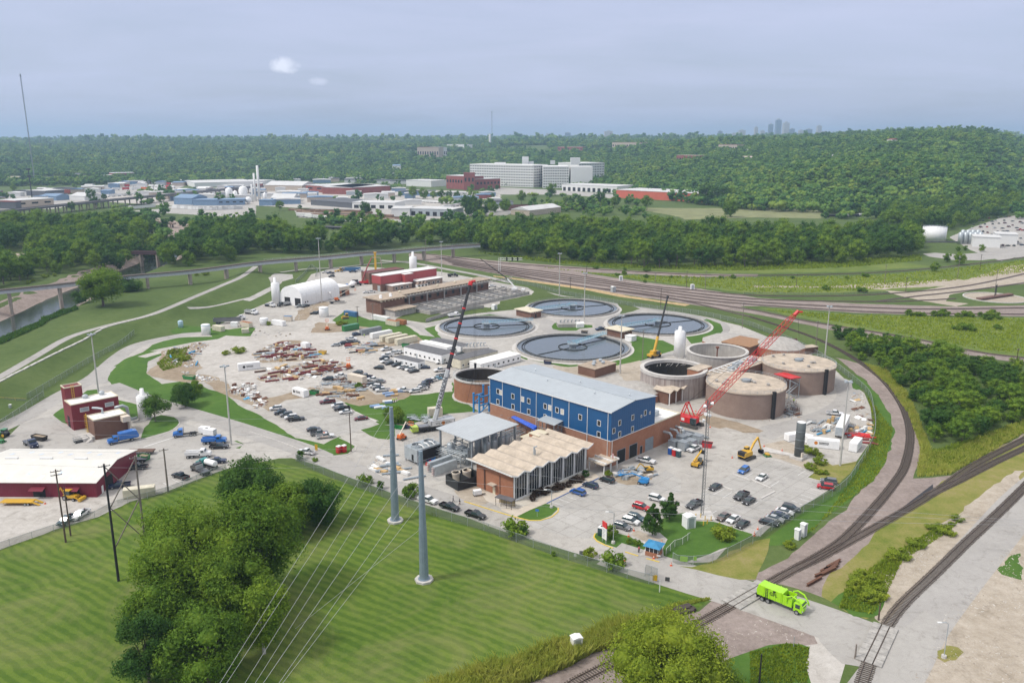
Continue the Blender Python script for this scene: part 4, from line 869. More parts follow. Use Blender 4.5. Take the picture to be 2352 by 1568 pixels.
def wallpt(k,x,y,p,a):
 """mark on the vertical wall through p with heading a -> (distance along, height)"""
 u,v=(x,y)if k=='q' else(T[k][0]+x/4.0,T[k][1]+y/4.0)
 dx,dy=(u-CX)/F,(CY-v)/F;d=(dx,math.cos(P)+dy*math.sin(P),-math.sin(P)+dy*math.cos(P))
 c,s=math.cos(a),math.sin(a);A=d[0]*s-d[1]*c;t=(p[0]*s-p[1]*c)/A
 X,Y,Zz=d[0]*t,d[1]*t,H+d[2]*t
 return(X-p[0])*c+(Y-p[1])*s,Zz
def K4(parent,axis,at,z,w_,h_,off,glass=None,frame=None,name='window',out=-1):
 """framed opening on a wall; axis 'x': wall runs along x at y=off; out = direction of the outside"""
 fr=MB();f=.14;d0,d1=sorted((off,off+out*.07))
 def bx(a0,z0,a1,z1,m_,e0,e1):
  if axis=='x':m_.box(a0,e0,z0,a1,e1,z1)
  else:m_.box(e0,a0,z0,e1,a1,z1)
 bx(at-w_/2-f,z-h_/2-f,at+w_/2+f,z-h_/2,fr,d0,d1);bx(at-w_/2-f,z+h_/2,at+w_/2+f,z+h_/2+f,fr,d0,d1)
 bx(at-w_/2-f,z-h_/2,at-w_/2,z+h_/2,fr,d0,d1);bx(at+w_/2,z-h_/2,at+w_/2+f,z+h_/2,fr,d0,d1)
 o=fr.bd(name,frame or JG,parent)
 g0,g1=sorted((off-out*.02,off+out*.03));pn=MB();bx(at-w_/2,z-h_/2,at+w_/2,z+h_/2,pn,g0,g1);pn.bd('pane',glass or JI,o)
 return o
def K3(parent,name,axis,at,z0,z1,w_,off,mat,out=-1,th_=.06):
 m_=MB();d0,d1=sorted((off-out*.02,off+out*th_))
 if axis=='x':m_.box(at-w_/2,d0,z0,at+w_/2,d1,z1)
 else:m_.box(d0,at-w_/2,z0,d1,at+w_/2,z1)
 return m_.bd(name,mat,parent)
Q=math.pi/4
BP=Vector((29.3,229.0,0))
bh=K0('process_hall','big blue clad hall on an orange brick base with a silver ribbed roof','building',BP,Q)
MB().box(0,0,0,22,52,8.2).bd('brick_base',JA,bh)
MB().box(22.003,0,0,36.7,10.4,8.0).bd('brick_wing',JA,bh)
w_=MB();w_.box(22.1,.3,8.0,36.4,10.1,8.08);w_.bd('wing_roof',JH,bh)
w_=MB();w_.box(22.05,-.05,8.0,36.75,.3,8.35);w_.box(36.4,.3,8.0,36.75,10.45,8.35);w_.box(22.05,10.1,8.0,36.4,10.45,8.35);w_.bd('parapet',JW,bh)
w_=MB();w_.box(27,4,8.08,30.4,6.8,9.7);w_.bd('roof_unit',JO,bh)
MB().xprism([(-.08,8.24),(22.08,8.24),(22.08,17.3),(11,18.45),(-.08,17.3)],-.08,52.08).bd('blue_wall',JD,bh)
r1=MB();r1.xprism([(-.5,17.27),(11,18.47),(11,18.62),(-.5,17.42)],-.45,52.45);r1.bd('roof',JE,bh)
r2=MB();r2.xprism([(11.004,18.47),(22.5,17.27),(22.5,17.42),(11.004,18.62)],-.45,52.45);r2.bd('roof',JE,bh)
MB().box(10.75,-.46,18.6,11.25,52.46,18.72).bd('ridge_cap',JO,bh)
tr=MB();tr.box(-.62,-.46,17.1,-.5,52.46,17.36);tr.box(-.14,-.14,8.1,-.02,52.1,8.3);tr.box(-.14,-.14,8.1,22.1,-.02,8.3);tr.bd('white_trim',JG,bh)
for x in(1685,1495,1325,1170,1025,882,715,600):
 s,z=wallpt('g',x,300+(x-1000)*.15,BP,Q+math.pi/2)
 d=MB();d.box(-.22,s-.07,2.5 if x in(1685,1495,1025)else 8.2,-.085,s+.07,17.2);d.bd('downspout',JG,bh)
for x,y,bl in((672,148,0),(697,158,1),(672,243,0),(809,193,0),(811,288,0),(899,220,1),(955,237,0),(955,334,0),(1106,285,0),(1148,298,1),(1106,383,0),(1215,320,0),(1263,335,1),(1428,385,0),(1600,440,0),(1598,543,0)):
 s,z=wallpt('g',x,y,BP,Q+math.pi/2);K4(bh,'y',s,z,1.15,1.55,-.08,JJ if bl else None)
for x,y,s_ in((1732,510,1),(1786,437,1),(1785,540,1),(1906,388,1),(1903,492,1),(2021,345,1),(1985,376,.4),(2063,345,.4)):
 s,z=wallpt('g',x,y,BP,Q);K4(bh,'x',s,z,1.1*s_,1.5*s_,-.08)
for x0,x1,z1,m_ in((1765,1838,4.2,JK),(1876,1945,4.2,JK),(1974,1992,2.5,JK),(2020,2090,4.0,JN)):
 a,_=wallpt('g',x0,740,BP,Q);b_,_=wallpt('g',x1,700,BP,Q)
 K4(bh,'x',(a+b_)/2,z1/2,abs(b_-a),z1,0,m_,JN,'door')
for y in(4,13,24,33,44):
 v=MB();v.tube([(8 if y%2 else 14,y,17.9),(8 if y%2 else 14,y,18.9)],.14,8);v.lathe([(.3,18.85),(.05,19.1)],8,8 if y%2 else 14,y);v.bd('roof_vent',JO,bh)
for s in(46,42.5,39,36,33,30.5):MB().box(-.9,s-.06,5.3,0,s+.06,5.42).bd('pipe_bracket',JO,bh)
for i,(x,y)in enumerate(((2190,590),(2250,565),(2300,540))):
 s,z=wallpt('g',x,y,BP,Q);d=MB();d.tube([(s,.0,4.2),(s,-2.4,4.2),(s,-3.0,3.6),(s,-3.0,1.6)],.42,10);d.bd('vent_duct',JO,bh)
for i,(u,v)in enumerate(((27.2,-4.2),(31.2,-4.4),(35.0,-4.2),(27.4,-7.6),(31.5,-7.9),(35.6,-7.8))):
 p=BP+Vector(((u-v)*.7071,(u+v)*.7071,0));e=K0('blower_unit','grey boxy blower unit with a flat lid beside the brick wing','machine',p,Q,'blower units beside the brick wing')
 MB().box(-1.3,-1.3,.25,1.3,1.3,2.4+.5*(i%2)).bd('housing',JO,e);MB().box(-1.4,-1.4,2.4+.5*(i%2),1.4,1.4,2.55+.5*(i%2)).bd('lid',JN,e);MB().box(-1.2,-1.0,0,1.2,1.0,.25).bd('base',JM,e)
lt=K0('steel_lean_to','small grey steel stair shelter against the long blue wall','shelter',BP+Vector((-26*.7071,26*.7071,0))*.86,Q)
l_=MB();l_.xprism([(-4.2,9.4),(.0,9.9),(.0,10.05),(-4.2,9.55)],-3.6,3.8);l_.bd('roof',JE,lt)
l_=MB()
for x in(-4,-2.1,-.3):
 for y in(-3.3,3.4):l_.bar((x,y,0),(x,y,9.5),.2)
for z in(2.5,5,7.4):l_.bar((-4,-3.3,z),(-4,3.4,z),.16);l_.bar((-4,-3.3,z),(-.3,-3.3,z),.16);l_.bar((-4,-3.3,z),(-.3,-3.3,z+2.2),.1)
l_.bd('frame',JN,lt);MB().box(-3.9,-3.2,5,-.4,3.3,5.1).bd('platform',JN,lt)
pp=K0('wrapped_pipes','bright blue sheeted pipes propped against the brick wall','pipes',BP+Vector((-34*.7071,34*.7071,0)),Q)
l_=MB()
for j in range(3):l_.tube([(-1.0-.5*j,5.5,6.6),(-1.0-.5*j,-4.8,5.6-.3*j)],.32,8)
l_.tube([(-1.6,-4.6,5.6),(-1.6,-4.9,1.2)],.6,8);l_.bd('sheeting',pm('blue_sheeting',(.01,.09,.55),.5),pp)
l_=MB();l_.bar((-1.5,4,0),(-1.5,4,6.3),.2);l_.bar((-1.5,-3,0),(-1.5,-3,5.2),.2);l_.bd('stand',JO,pp)
JY=pm('bright_blue_paint',(.03,.22,.50),.45)
bf=K0('lifting_frame','bright blue steel gantry frame beside the brick tank','frame',G('g',545,345),Q)
l_=MB()
for x,y,h_ in((-2.4,0,7.0),(2.4,0,9.0),(-2.4,3,7.0),(2.4,3,9.0)):l_.bar((x,y,0),(x,y,h_),.5);l_.lathe([(.45,h_),(.45,h_+.35)],8,x,y)
for z in(3.2,6.2):l_.bar((-2.4,0,z),(2.4,0,z),.4);l_.bar((-2.4,3,z),(2.4,3,z),.4)
l_.bar((-2.4,0,.3),(2.4,0,3),.3);l_.bar((-2.4,3,3.4),(2.4,3,6),.3);l_.bd('frame',JY,bf)
OP=Vector((.3,204.7,0));NF=6;FU=4.87;U0=.73;ZL,ZH=7.25,8.15
of=K0('office_building','office with a zigzag folded tan roof, tall dark glass front and brick end wall','building',OP,Q)
MB().box(0,.05,0,.4,14.5,7.1).bd('brick_wall',JA,of)
bk=MB();bk.box(.4,14.1,0,31.5,14.5,7.1);bk.box(31.1,.4,0,31.5,14.1,7.1);bk.bd('rear_wall',JA,of)
rf=MB();prof=[]
for i in range(NF+1):prof+=[(U0+FU*i,ZL),(U0+FU*(i+.5),ZH)]
prof=[(U0-FU/2*.9,ZH-.15)]+prof
rf.xprism(prof+[(x,z+.28)for x,z in reversed(prof)],-1.0,17.2);rf.bd('folded_roof',JU,of)
tr=MB()
for(x0,z0),(x1,z1)in zip(prof[:-1],prof[1:]):tr.xprism([(x0,z0-.05),(x1,z1-.05),(x1,z1+.33),(x0,z0+.33)],-1.12,-1.003)
tr.xprism([(prof[0][0]-.1,prof[0][1]-.05),(prof[0][0]-.002,prof[0][1]-.05),(prof[0][0]-.002,prof[0][1]+.33),(prof[0][0]-.1,prof[0][1]+.33)],-1.1,17.2)
tr.bd('roof_fascia',JG,of)
for i in range(NF+1):
 x0=U0+FU*i if i else .4;x1=U0+FU*(i+1);xm=U0+FU*(i+.5)
 if i==NF:x1=31.1
 g_=MB();v=[(x0,.25,.5),(x1,.25,.5),(x1,.25,ZL-.02),(min(xm,x1),.25,ZH-.06 if xm<x1 else ZL),(x0,.25,ZL-.02)]
 g_.add(v+[(a,.4,c)for a,_,c in v],[(0,1,2,3,4),(9,8,7,6,5)]);go_=g_.bd('glass_front',JI,of)
 ml=MB()
 for q in range(1,5):
  x=x0+(x1-x0)*q/5;ml.box(x-.045,.15,.5,x+.045,.247,ZL+(1-abs(x-xm)/(FU/2))*(ZH-ZL)*.9)
 ml.bd('mullion',JG,go_)
 c=MB();c.box(x0-.22,-.15,0,x0+.22,.28,ZL+.05);c.bd('column',JG,of)
MB().box(.05,-.12,0,31.3,.12,.5).bd('plinth',JG,of)
pd=MB();pd.tube([(14.5,6,7.4),(14.5,6,10.3)],.28,8);pd.tube([(14.5,6,10.1),(15.6,6,10.2)],.2,6);pd.tube([(15.3,6.3,7.4),(15.3,6.3,9.2)],.16,6);pd.bd('roof_flue',JO,of)
a,z=wallpt('g',635,1060,OP,Q+math.pi/2);K3(of,'door','y',a,0,2.2,1.0,0,JW)
MB().box(-1.6,a-1.2,3.0,0,a+1.2,3.2).bd('door_canopy',JU,of)
for x,y in((545,850),(553,850),(690,1010)):
 a,z=wallpt('g',x,y,OP,Q+math.pi/2);d=MB();d.tube([(-.12,a,.2),(-.12,a,6.2)],.1,6);d.bd('drain_pipe',JB,of)
lk=MB();lk.box(25,14.6,0,34,21.5,6.4);lk.box(26,15,6.4,30,19,8.0);lk.bd('link_block',JA,of)
lk=MB();lk.box(24.6,14.65,6.42,34.3,21.8,6.6);lk.box(25.8,14.8,8.0,30.2,19.2,8.2);lk.bd('link_roof',JW,of)
en=K0('entrance_canopy','white framed flat canopy over the office entrance','canopy',OP,Q)
l_=MB()
for x in(32.0,35.0,38.0):
 l_.box(x-.16,-5.8,0,x+.16,-5.5,3.6);l_.box(x-.16,-.2,0,x+.16,.1,3.6);l_.box(x-.16,-6.4,3.3,x+.16,.3,3.75)
l_.bd('frame',JG,en);MB().box(31.2,-6.2,3.0,38.6,.2,3.28).bd('deck',JU,en)
CP=Vector((-11.8,225.9,0))
cn=K0('steel_canopy','silver roofed open steel canopy over grey vessels left of the office','canopy',CP,Q)
r_=MB();r_.xprism([(-.6,9.5),(19,9.9),(19,10.1),(-.6,9.7)],-.6,7.6);r_.bd('roof',JF,cn)
r_=MB();r_.xprism([(-.6,9.5),(19,9.9),(19,10.1),(-.6,9.7)],7.604,15.6);r_.bd('roof',JF,cn)
for x in(.3,6.3,12.3,18.2):
 for y in(.3,14.6):
  p=MB();p.box(x-.25,y-.25,0,x+.25,y+.25,9.55);p.bd('leg',JN,cn)
b_=MB()
for y in(.3,14.6):b_.bar((.3,y,9.3),(18.2,y,9.6),.4);b_.bar((.3,y,3.6),(18.2,y,3.6),.2)
for x in(.3,6.3,12.3,18.2):b_.bar((x,.3,9.35),(x,14.6,9.35),.35)
b_.bd('beam',JN,cn)
for i,(x,y,h_)in enumerate(((8.2,2.2,6.6),(11.2,2.2,6.6),(14.2,2.2,6.6),(16.8,2.4,6.4),(8.4,6.4,6.6),(11.6,6.4,6.6),(15.2,6.6,6.6),(1.6,11.5,5.5))):
 p=CP+Vector(((x-y)*.7071,(x+y)*.7071,0));v=K0('pressure_vessel','upright grey vessel with a domed top under the silver canopy','tank',p,Q,'grey vessels under the silver canopy')
 MB().lathe([(1.05,.7),(1.15,1.1),(1.15,h_-.6),(.9,h_-.15),(.3,h_+.05)],18).bd('shell',JO,v,smooth=True)
 l_=MB();l_.tube([(0,0,h_),(0,0,h_+.7),(1.3,0,h_+.7),(1.3,0,1.0)],.15,6);l_.bd('pipe',JG,v)
 l_=MB()
 for q in range(4):t_=q*math.pi/2+.4;l_.bar((math.cos(t_)*.95,math.sin(t_)*.95,0),(math.cos(t_)*.95,math.sin(t_)*.95,1),.14)
 l_.bd('legs',JN,v)
sk=K0('equipment_skid','tall grey framed equipment skid with piping and valves under the canopy corner','machine',CP+Vector((-4.2*.7071+1.5,8*.7071-1.5,0)),Q)
b_=MB()
for x in(0,3.2):
 for y in(0,6):
  b_.bar((x,y,0),(x,y,7),.22)
for z in(.3,2.6,4.8,7):b_.bar((0,0,z),(3.2,0,z),.16);b_.bar((0,6,z),(3.2,6,z),.16);b_.bar((0,0,z),(0,6,z),.16);b_.bar((3.2,0,z),(3.2,6,z),.16)
b_.bar((0,0,2.6),(0,6,4.8),.1);b_.bar((0,0,.3),(3.2,0,2.6),.1);b_.bd('frame',JN,sk)
b_=MB();b_.box(.4,.6,.4,2.8,2.6,4.4);b_.box(.4,3.4,2.7,2.8,5.6,4.6);b_.bd('cabinet',JO,sk)
b_=MB();random.seed(5)
for i in range(14):
 x,y,z=random.uniform(-.3,3.4),random.uniform(0,6),random.uniform(.5,7);b_.tube([(x,y,z),(x,y+random.uniform(1,3),z),(x+random.choice((-1,1))*.8,y+2,z)],random.uniform(.08,.2),6)
b_.bd('piping',JG,sk)
def rack(label,p,rz,L,W,h_,seed,npipe=6,mat=None):
 rr_=random.Random(seed);t=K0('pipe_rack',label,'pipe rack',p,rz);b_=MB();n=max(2,int(L/3.2)+1)
 for i in range(n):
  x=L*i/(n-1)
  for y in(0,W):b_.bar((x,y,0),(x,y,h_),.18)
  b_.bar((x,0,h_),(x,W,h_),.18);b_.bar((x,0,h_*.55),(x,W,h_*.55),.14)
  if i:b_.bar((L*(i-1)/(n-1),0,.3),(x,0,h_*.55),.1);b_.bar((L*(i-1)/(n-1),0,h_*.55),(x,0,h_),.1)
 for y in(0,W):b_.bar((0,y,h_),(L,y,h_),.16)
 b_.bd('frame',mat or JO,t)
 for i in range(npipe):
  q=MB();y=W*(i+.5)/npipe;z=h_+.25 if i%2 else h_*.55+.22;r0=rr_.uniform(.1,.22);q.tube([(rr_.uniform(-.5,.6),y,z),(L-rr_.uniform(-.5,.6),y,z),(L-.2,y,z-1.2)],r0,7);q.bd('pipe',rr_.choice((JG,JO,JN)),t)
 return t
rack('galvanised rack of pipes running from the cooling unit toward the canopy',G('f',1690,770),-Q+.12,11,2.6,3.4,1)
rack('grey rack of lagged pipes between the canopy and the brick hall',G('g',720,660),Q+.05,12,3.0,3.2,2,7)
rack('lower grey pipe rack beside the brick hall, left of the blue sheeted pipes',G('g',660,590),Q,9,2.6,2.6,3,5)
cu=K0('cooling_unit','grey boxy cooling unit on legs with two round fan openings on top','machine',(-28.4,229.8,0),Q)
MB().box(0,0,1.0,9.4,6.2,4.9).bd('casing',JO,cu)
for i in range(2):
 x=2.4+4.6*i;f=MB();f.ring(1.55,1.85,4.9,5.5,24,x,3.1);o=f.bd('fan_ring',JO,cu)
 f=MB();f.lathe([(1.54,4.91),(1.54,4.95)],24,x,3.1);f.bd('opening',JK,o)
 f=MB()
 for q in range(6):t_=q*math.pi/3;f.rbox(x+math.cos(t_)*.8,3.1+math.sin(t_)*.8,5.15,1.4,.3,5.2,t_)
 f.bd('fan_blade',JN,o)
b_=MB()
for x in(.3,3.2,6.2,9.1):
 for y in(.3,5.9):b_.bar((x,y,0),(x,y,1),.25)
b_.bd('legs',JN,cu)
K3(cu,'louvre','x',4.7,1.3,4.4,8.6,0,JK);K3(cu,'door','y',2.2,1.2,3.1,.9,0,JK)
b_=MB()
for z in(5.4,5.9):
 b_.bar((0,0,z),(9.4,0,z),.06);b_.bar((9.4,0,z),(9.4,6.2,z),.06);b_.bar((9.4,6.2,z),(0,6.2,z),.06);b_.bar((0,6.2,z),(0,0,z),.06)
for i in range(6):b_.bar((9.4*i/5,0,4.9),(9.4*i/5,0,5.9),.06);b_.bar((9.4*i/5,6.2,4.9),(9.4*i/5,6.2,5.9),.06)
b_.bd('railing',JO,cu)
b_=MB()
for i in range(3):b_.tube([(2.8+i*2,-.2,5.0),(2.8+i*2,1.2,5.6),(2.6+i*2,2.4,5.6)],.22,7)
b_.bd('pipe',JG,cu)
for i,(x,y)in enumerate(((1700,935),(1655,895))):
 t=K0('radiator_bank',('long ' if i else 'front ')+'grey finned radiator bank with looped pipe ends on the concrete pad','radiator',G('f',x,y),Q,None)
 MB().box(0,0,.3,8.6,1.2,3.0).bd('fin_block',JO,t);MB().box(0,.1,0,8.6,1.1,.3).bd('base',JG,t)
 b_=MB()
 for q in range(5):b_.tube([(0,.3,.6+q*.5),(-.45,.3,.6+q*.5),(-.45,.9,.6+q*.5),(0,.9,.6+q*.5)],.14,6)
 b_.bd('looped_pipe',pm('copper_grey',(.45,.36,.34),.5),t)
JZ=pm('red_paint',(.55,.02,.02),.45);J0=pm('pump_blue',(.02,.15,.45),.4)
for i,(x,y,m_,nm)in enumerate(((1640,825,JZ,'red pump set left of the pipe rack, nearer the cooling unit'),(1680,838,JZ,'red pump set in front of the radiator banks'),(1645,780,J0,'blue pump behind the red pump sets, left one'),(1682,795,J0,'blue pump behind the red pump sets, right one'))):
 t=K0('pump',nm,'pump',G('f',x,y),Q);MB().tube([(-.8,0,.6),(.5,0,.6)],.42,10).bd('motor',m_,t);MB().box(-.9,-.45,0,.9,.45,.2).bd('base',m_,t);MB().tube([(.7,0,.6),(.7,0,1.3)],.25,8).bd('pipe',m_,t)
J1=pm('black_slat_fence',(.022,.024,.024),.7)
fx=K0('screen_enclosure','black slatted screen enclosure open at the top beside the brick office wall','enclosure',G('g',190,1000),Q-.12)
for nm,x0,y0,x1,y1 in(('front',0,0,.12,-6.2),('side',0,-6.2,8.5,-6.1),('back',8.4,-6.1,8.5,0),('far',0.12,0,8.4,.1),('divider',3.9,-6.1,4.0,0)):
 MB().box(min(x0,x1),min(y0,y1),0,max(x0,x1),max(y0,y1),2.9).bd('screen_panel',J1,fx)
for i,x in enumerate((2.0,6.2)):
 t=K0('cooling_fan',('left' if i==0 else 'right')+' round fan cowl inside the black screen enclosure','fan',G('g',285 if i==0 else 385,975 if i==0 else 955),0)
 MB().lathe([(1.2,0),(1.2,1.6),(1.35,2.6),(1.3,2.9),(1.1,2.9),(1.05,2.2)],20).bd('cowl',JX,t);MB().lathe([(1.0,2.3),(1.0,2.35)],16).bd('fan_disc',pm('rusty_fan',(.14,.08,.04),.8),t)
def K12(parent,R_,z,n=48,cx=0,cy=0,mat=None,h_=1.05,r_=.045):
 b_=MB();pts=[(cx+R_*math.cos(2*math.pi*i/n),cy+R_*math.sin(2*math.pi*i/n))for i in range(n+1)]
 for zz in(h_*.5,h_):b_.tube([(x,y,z+zz)for x,y in pts],r_,4,cap=False)
 for x,y in pts[:-1:2]:b_.bar((x,y,z),(x,y,z+h_),r_*1.6)
 return b_.bd('handrail',mat or JO,parent)
J2=K27('stained_tank_wall',(.44,.40,.37),(.15,.10,.09),.85,.05,1.1)
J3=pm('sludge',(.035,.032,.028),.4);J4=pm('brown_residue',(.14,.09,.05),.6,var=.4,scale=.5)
J5=pm('rusty_stained_deck',(.44,.37,.29),.9,var=.28,scale=.3)
bt=K0('brick_tank','round orange brick tank open at the top beside the blue hall','tank',(-11.3,299.3,0))
b_=MB();b_.ring(10.3,10.8,0,7.9,72);b_.bd('brick_wall',JA,bt);MB().ring(10.2,11.05,7.9,8.4,72).bd('rim',JM,bt)
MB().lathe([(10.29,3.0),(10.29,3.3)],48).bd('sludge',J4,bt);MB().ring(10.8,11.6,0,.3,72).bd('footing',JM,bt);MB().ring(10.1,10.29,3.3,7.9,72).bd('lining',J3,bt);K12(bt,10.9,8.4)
d1=K0('digester_tank','open round concrete tank with a stained wall and black sludge inside','tank',(62.8,306.3,0))
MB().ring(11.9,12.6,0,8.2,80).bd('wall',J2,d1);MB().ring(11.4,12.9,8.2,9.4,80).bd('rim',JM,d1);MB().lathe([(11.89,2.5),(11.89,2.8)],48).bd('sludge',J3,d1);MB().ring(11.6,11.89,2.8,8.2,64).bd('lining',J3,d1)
b_=MB();random.seed(3)
for i in range(40):t_=random.uniform(0,6.28);b_.bar((11.5*math.cos(t_),11.5*math.sin(t_),random.uniform(7.2,8.2)),(random.uniform(9.5,11)*math.cos(t_+.1),random.uniform(9.5,11)*math.sin(t_+.1),random.uniform(6.8,8)),.1)
b_.bd('torn_brackets',JM,d1);K12(d1,12.75,8.3,60)
d2=K0('digester_tank','open round pale concrete tank, empty, behind the stained one','tank',(86,332,0))
MB().ring(11.7,12.5,0,9.4,80).bd('wall',JL,d2);MB().lathe([(11.69,.6),(11.69,.9)],48).bd('floor',JM,d2);MB().ring(11.5,12.75,9.404,9.75,80).bd('rim',JM,d2)
b_=MB();b_.tube([(0,0,.9),(0,0,10.5)],.28,8);b_.box(-.6,-.6,10.5,.6,.6,11.2);b_.bd('mixer_post',pm('rusty_brown',(.18,.07,.04),.8),d2)
def roofed(nm,x,y,label,R_=14.0,h_=9.4):
 d=K0('digester_tank',label,'tank',(x,y,0))
 MB().ring(R_-.6,R_,0,h_-.4,96).bd('brick_wall',JC,d);MB().lathe([(R_+.25,h_-.4),(R_+.25,h_),(R_-1.2,h_+.1),(0.2,h_+.55)],72).bd('roof',J5,d);K12(d,R_+.05,h_,72)
 random.seed(x)
 for i in range(7):
  t_=random.uniform(0,6.28);q=random.uniform(2,11);b_=MB();b_.lathe([(.55,h_+.2),(.55,h_+1.0),(.75,h_+1.05),(.2,h_+1.25)],10,q*math.cos(t_),q*math.sin(t_));b_.bd('roof_hatch',JL,d)
 b_=MB();b_.lathe([(1.6,h_+.4),(1.6,h_+1.3),(1.2,h_+1.5)],14);b_.bar((-2,0,h_+1.2),(2.2,.6,h_+1.2),.35);b_.bd('mixer',JN,d)
 t_=-1.12
 b_=MB();b_.rbox(math.cos(t_)*(R_+.5),math.sin(t_)*(R_+.5),0.0,1.1,1.0,h_+.6,t_);b_.bd('black_duct',JK,d)
 return d
d3=roofed('a',85.1,285.5,'round brown brick digester with a railed stained deck, nearest the car park')
d4=roofed('b',113.9,314.0,'round brown brick digester farthest right, near the railway curve')
db=K0('digester_building','dark red brick control block between the four digester tanks','building',(72.8,294.5,0),Q)
MB().box(4,-4.5,0,42,5,8.6).bd('brick_wall',JB,db);MB().box(4.2,-4.3,8.6,41.8,4.8,8.75).bd('roof',J5,db);MB().box(2.5,5.01,0,12,10,9.6).bd('stair_tower',JA,db);MB().box(2.3,5.02,9.6,12.2,10.2,9.8).bd('roof',J5,db)
for i,x in enumerate((14,19,24,29,33)):MB().box(x,-2.5+(i%3),8.75,x+2.2,-.5+(i%3),10.1+.4*(i%2)).bd('roof_unit',JO,db)
b_=MB()
for i in range(10):b_.tube([(8+i*3,3.4,9.3),(8+i*3,-3.2,9.3),(9.5+i*3,-3.2,9.3)],.16,6)
b_.tube([(6,2.6,9.5),(38,2.6,9.5)],.3,8);b_.bd('roof_piping',JG,db)
rs=K0('red_stair_shelter','red canopy over a steel stair between the two brown digesters','stair',G('d',370,1360),Q-.25)
MB().xprism([(-2.5,8.2),(3.4,7.9),(3.4,8.2),(-2.5,8.5)],-1.5,6.5).bd('canopy',JZ,rs)
b_=MB()
for x in(-2.2,3):
 for y in(-1.2,3.4):b_.bar((x,y,0),(x,y,8),.2)
for z0,z1,xa,xb in((0,2.6,3,-2),(2.6,5.2,-2,3),(5.2,7.6,3,-2)):b_.bar((xa,-.8,z0),(xb,-.8,z1),.3);b_.bar((xa,.4,z0),(xb,.4,z1),.3);b_.bar((xa,-.8,z0+1),(xb,-.8,z1+1),.08)
b_.bd('stair_flight',JO,rs)
zc=K0('covered_walkway','low brick gallery under a zigzag folded roof beside the stained tank','building',(G('h',150,300,0)+Vector((1,3,0))),hd(G('h',110,270,4.6),G('h',500,140,4.6)))
prof=[]
for i in range(8):prof+=[(i*3.9,4.6),(i*3.9+1.95,5.6)]
MB().xprism(prof+[(x,z+.25)for x,z in reversed(prof)],-1.2,7).bd('folded_roof',JU,zc);MB().box(.5,.3,0,28,6,4.5).bd('brick_wall',JB,zc)
for i in range(8):MB().box(i*3.9-.12,-.9,0,i*3.9+.12,-.6,4.7).bd('column',JG,zc)
def dome(label,x,y,R_,h0,h1,mat=JT):
 d=K0('domed_tank',label,'tank',(x,y,0));MB().ring(R_-.4,R_,0,h0,40).bd('wall',JA,d)
 b_=MB();b_.lathe([(R_+.3,h0),(R_*.72,h0+(h1-h0)*.55),(R_*.36,h0+(h1-h0)*.88),(.3,h1)],12);b_.bd('faceted_cover',JL,d);return d
g_=G('c',1210,1300,3.5);dome('low round tank with a pale faceted dome cover behind the blue hall',g_.x+3,g_.y+5,9.5,3.4,5.2)
g_=G('c',2060,850,3.5);dome('wide low tank with a pale faceted dome cover behind the open tanks',g_.x+4,g_.y+4,13,3.4,6.5)
g_=G('d',350,930,4);dome('faceted dome cover beside the farthest brown digester',g_.x-2,g_.y+6,11,5.4,9)
b_=K0('pump_house','flat roofed brown brick pump house with roof cowls behind the blue hall','building',G('c',870,1175),Q)
MB().box(0,0,0,14,9,3.6).bd('brick_wall',JB,b_);MB().box(-.3,-.3,3.6,14.3,9.3,3.8).bd('roof',JT,b_)
for i,(x,y)in enumerate(((4,4),(7,6),(9,3),(11,6))):MB().lathe([(.6,3.8),(.6,4.4),(.9,4.5),(.7,5.0),(.2,5.1)],12,x,y).bd('roof_cowl',JO,b_)
x_=K0('brick_block','brown flat roofed block at the back right of the open tanks','building',G('d',-10,1015),Q)
MB().box(0,0,0,16,14,6).bd('brick_wall',JB,x_);MB().box(-.3,-.3,6,16.3,14.3,6.3).bd('roof',pm('brown_roof',(.30,.17,.09),.9),x_)
x_=K0('roof_hut','small brick hut with white skylights beside the farthest digester','building',G('d',510,960),Q-.4)
MB().box(0,0,0,7,4,3).bd('brick_wall',JB,x_);MB().box(-.2,-.2,3,7.2,4.2,3.2).bd('roof',J5,x_)
def silo(label,p,R_,h_,cone,legs=False,name='silo'):
 s=K0(name,label,'silo',p);MB().lathe([(R_,0),(R_,h_),(R_*.75,h_+.5),(R_*.36,h_+.8),(R_*.3,h_+cone)],24).bd('shell',JV,s,smooth=True)
 b_=MB();b_.bar((R_+.2,-.3,0),(R_+.2,-.3,h_+1),.07);b_.bar((R_+.2,.3,0),(R_+.2,.3,h_+1),.07)
 for i in range(int(h_/.6)):b_.bar((R_+.2,-.3,.4+i*.6),(R_+.2,.3,.4+i*.6),.05)
 b_.bd('ladder',JO,s);MB().lathe([(R_+.25,0),(R_+.25,.3)],24).bd('base',JM,s);K12(s,R_*.95,h_+.3,16,r_=.03,h_=.8);return s
silo('tall white silo with a cone top beside the open tanks',(75.3,357,0),2.4,11.8,2.4)
silo('white wrapped silo with a cone top behind the thin dark tree',(-129.0,272.8,0),2.1,8.3,2.8)
silo('slender white silo at the left of the white arched hall',(-141.2,481.5,0),2.4,12.2,3.6)
silo('white domed silo behind the red walled works building',tuple(G('b',1500,215)),2.7,12,4)
st=K0('exhaust_stack','single thick dark grey stack standing on a concrete plinth','stack',(88.2,236.2,0),Q)
MB().lathe([(1.38,.8),(1.38,11.6),(1.3,11.65)],28).bd('shell',pm('dark_grey_paint',(.10,.115,.115),.5),st,smooth=True)
for z in(3.6,6.2,8.8):MB().ring(1.38,1.46,z,z+.14,28).bd('flange',JN,st)
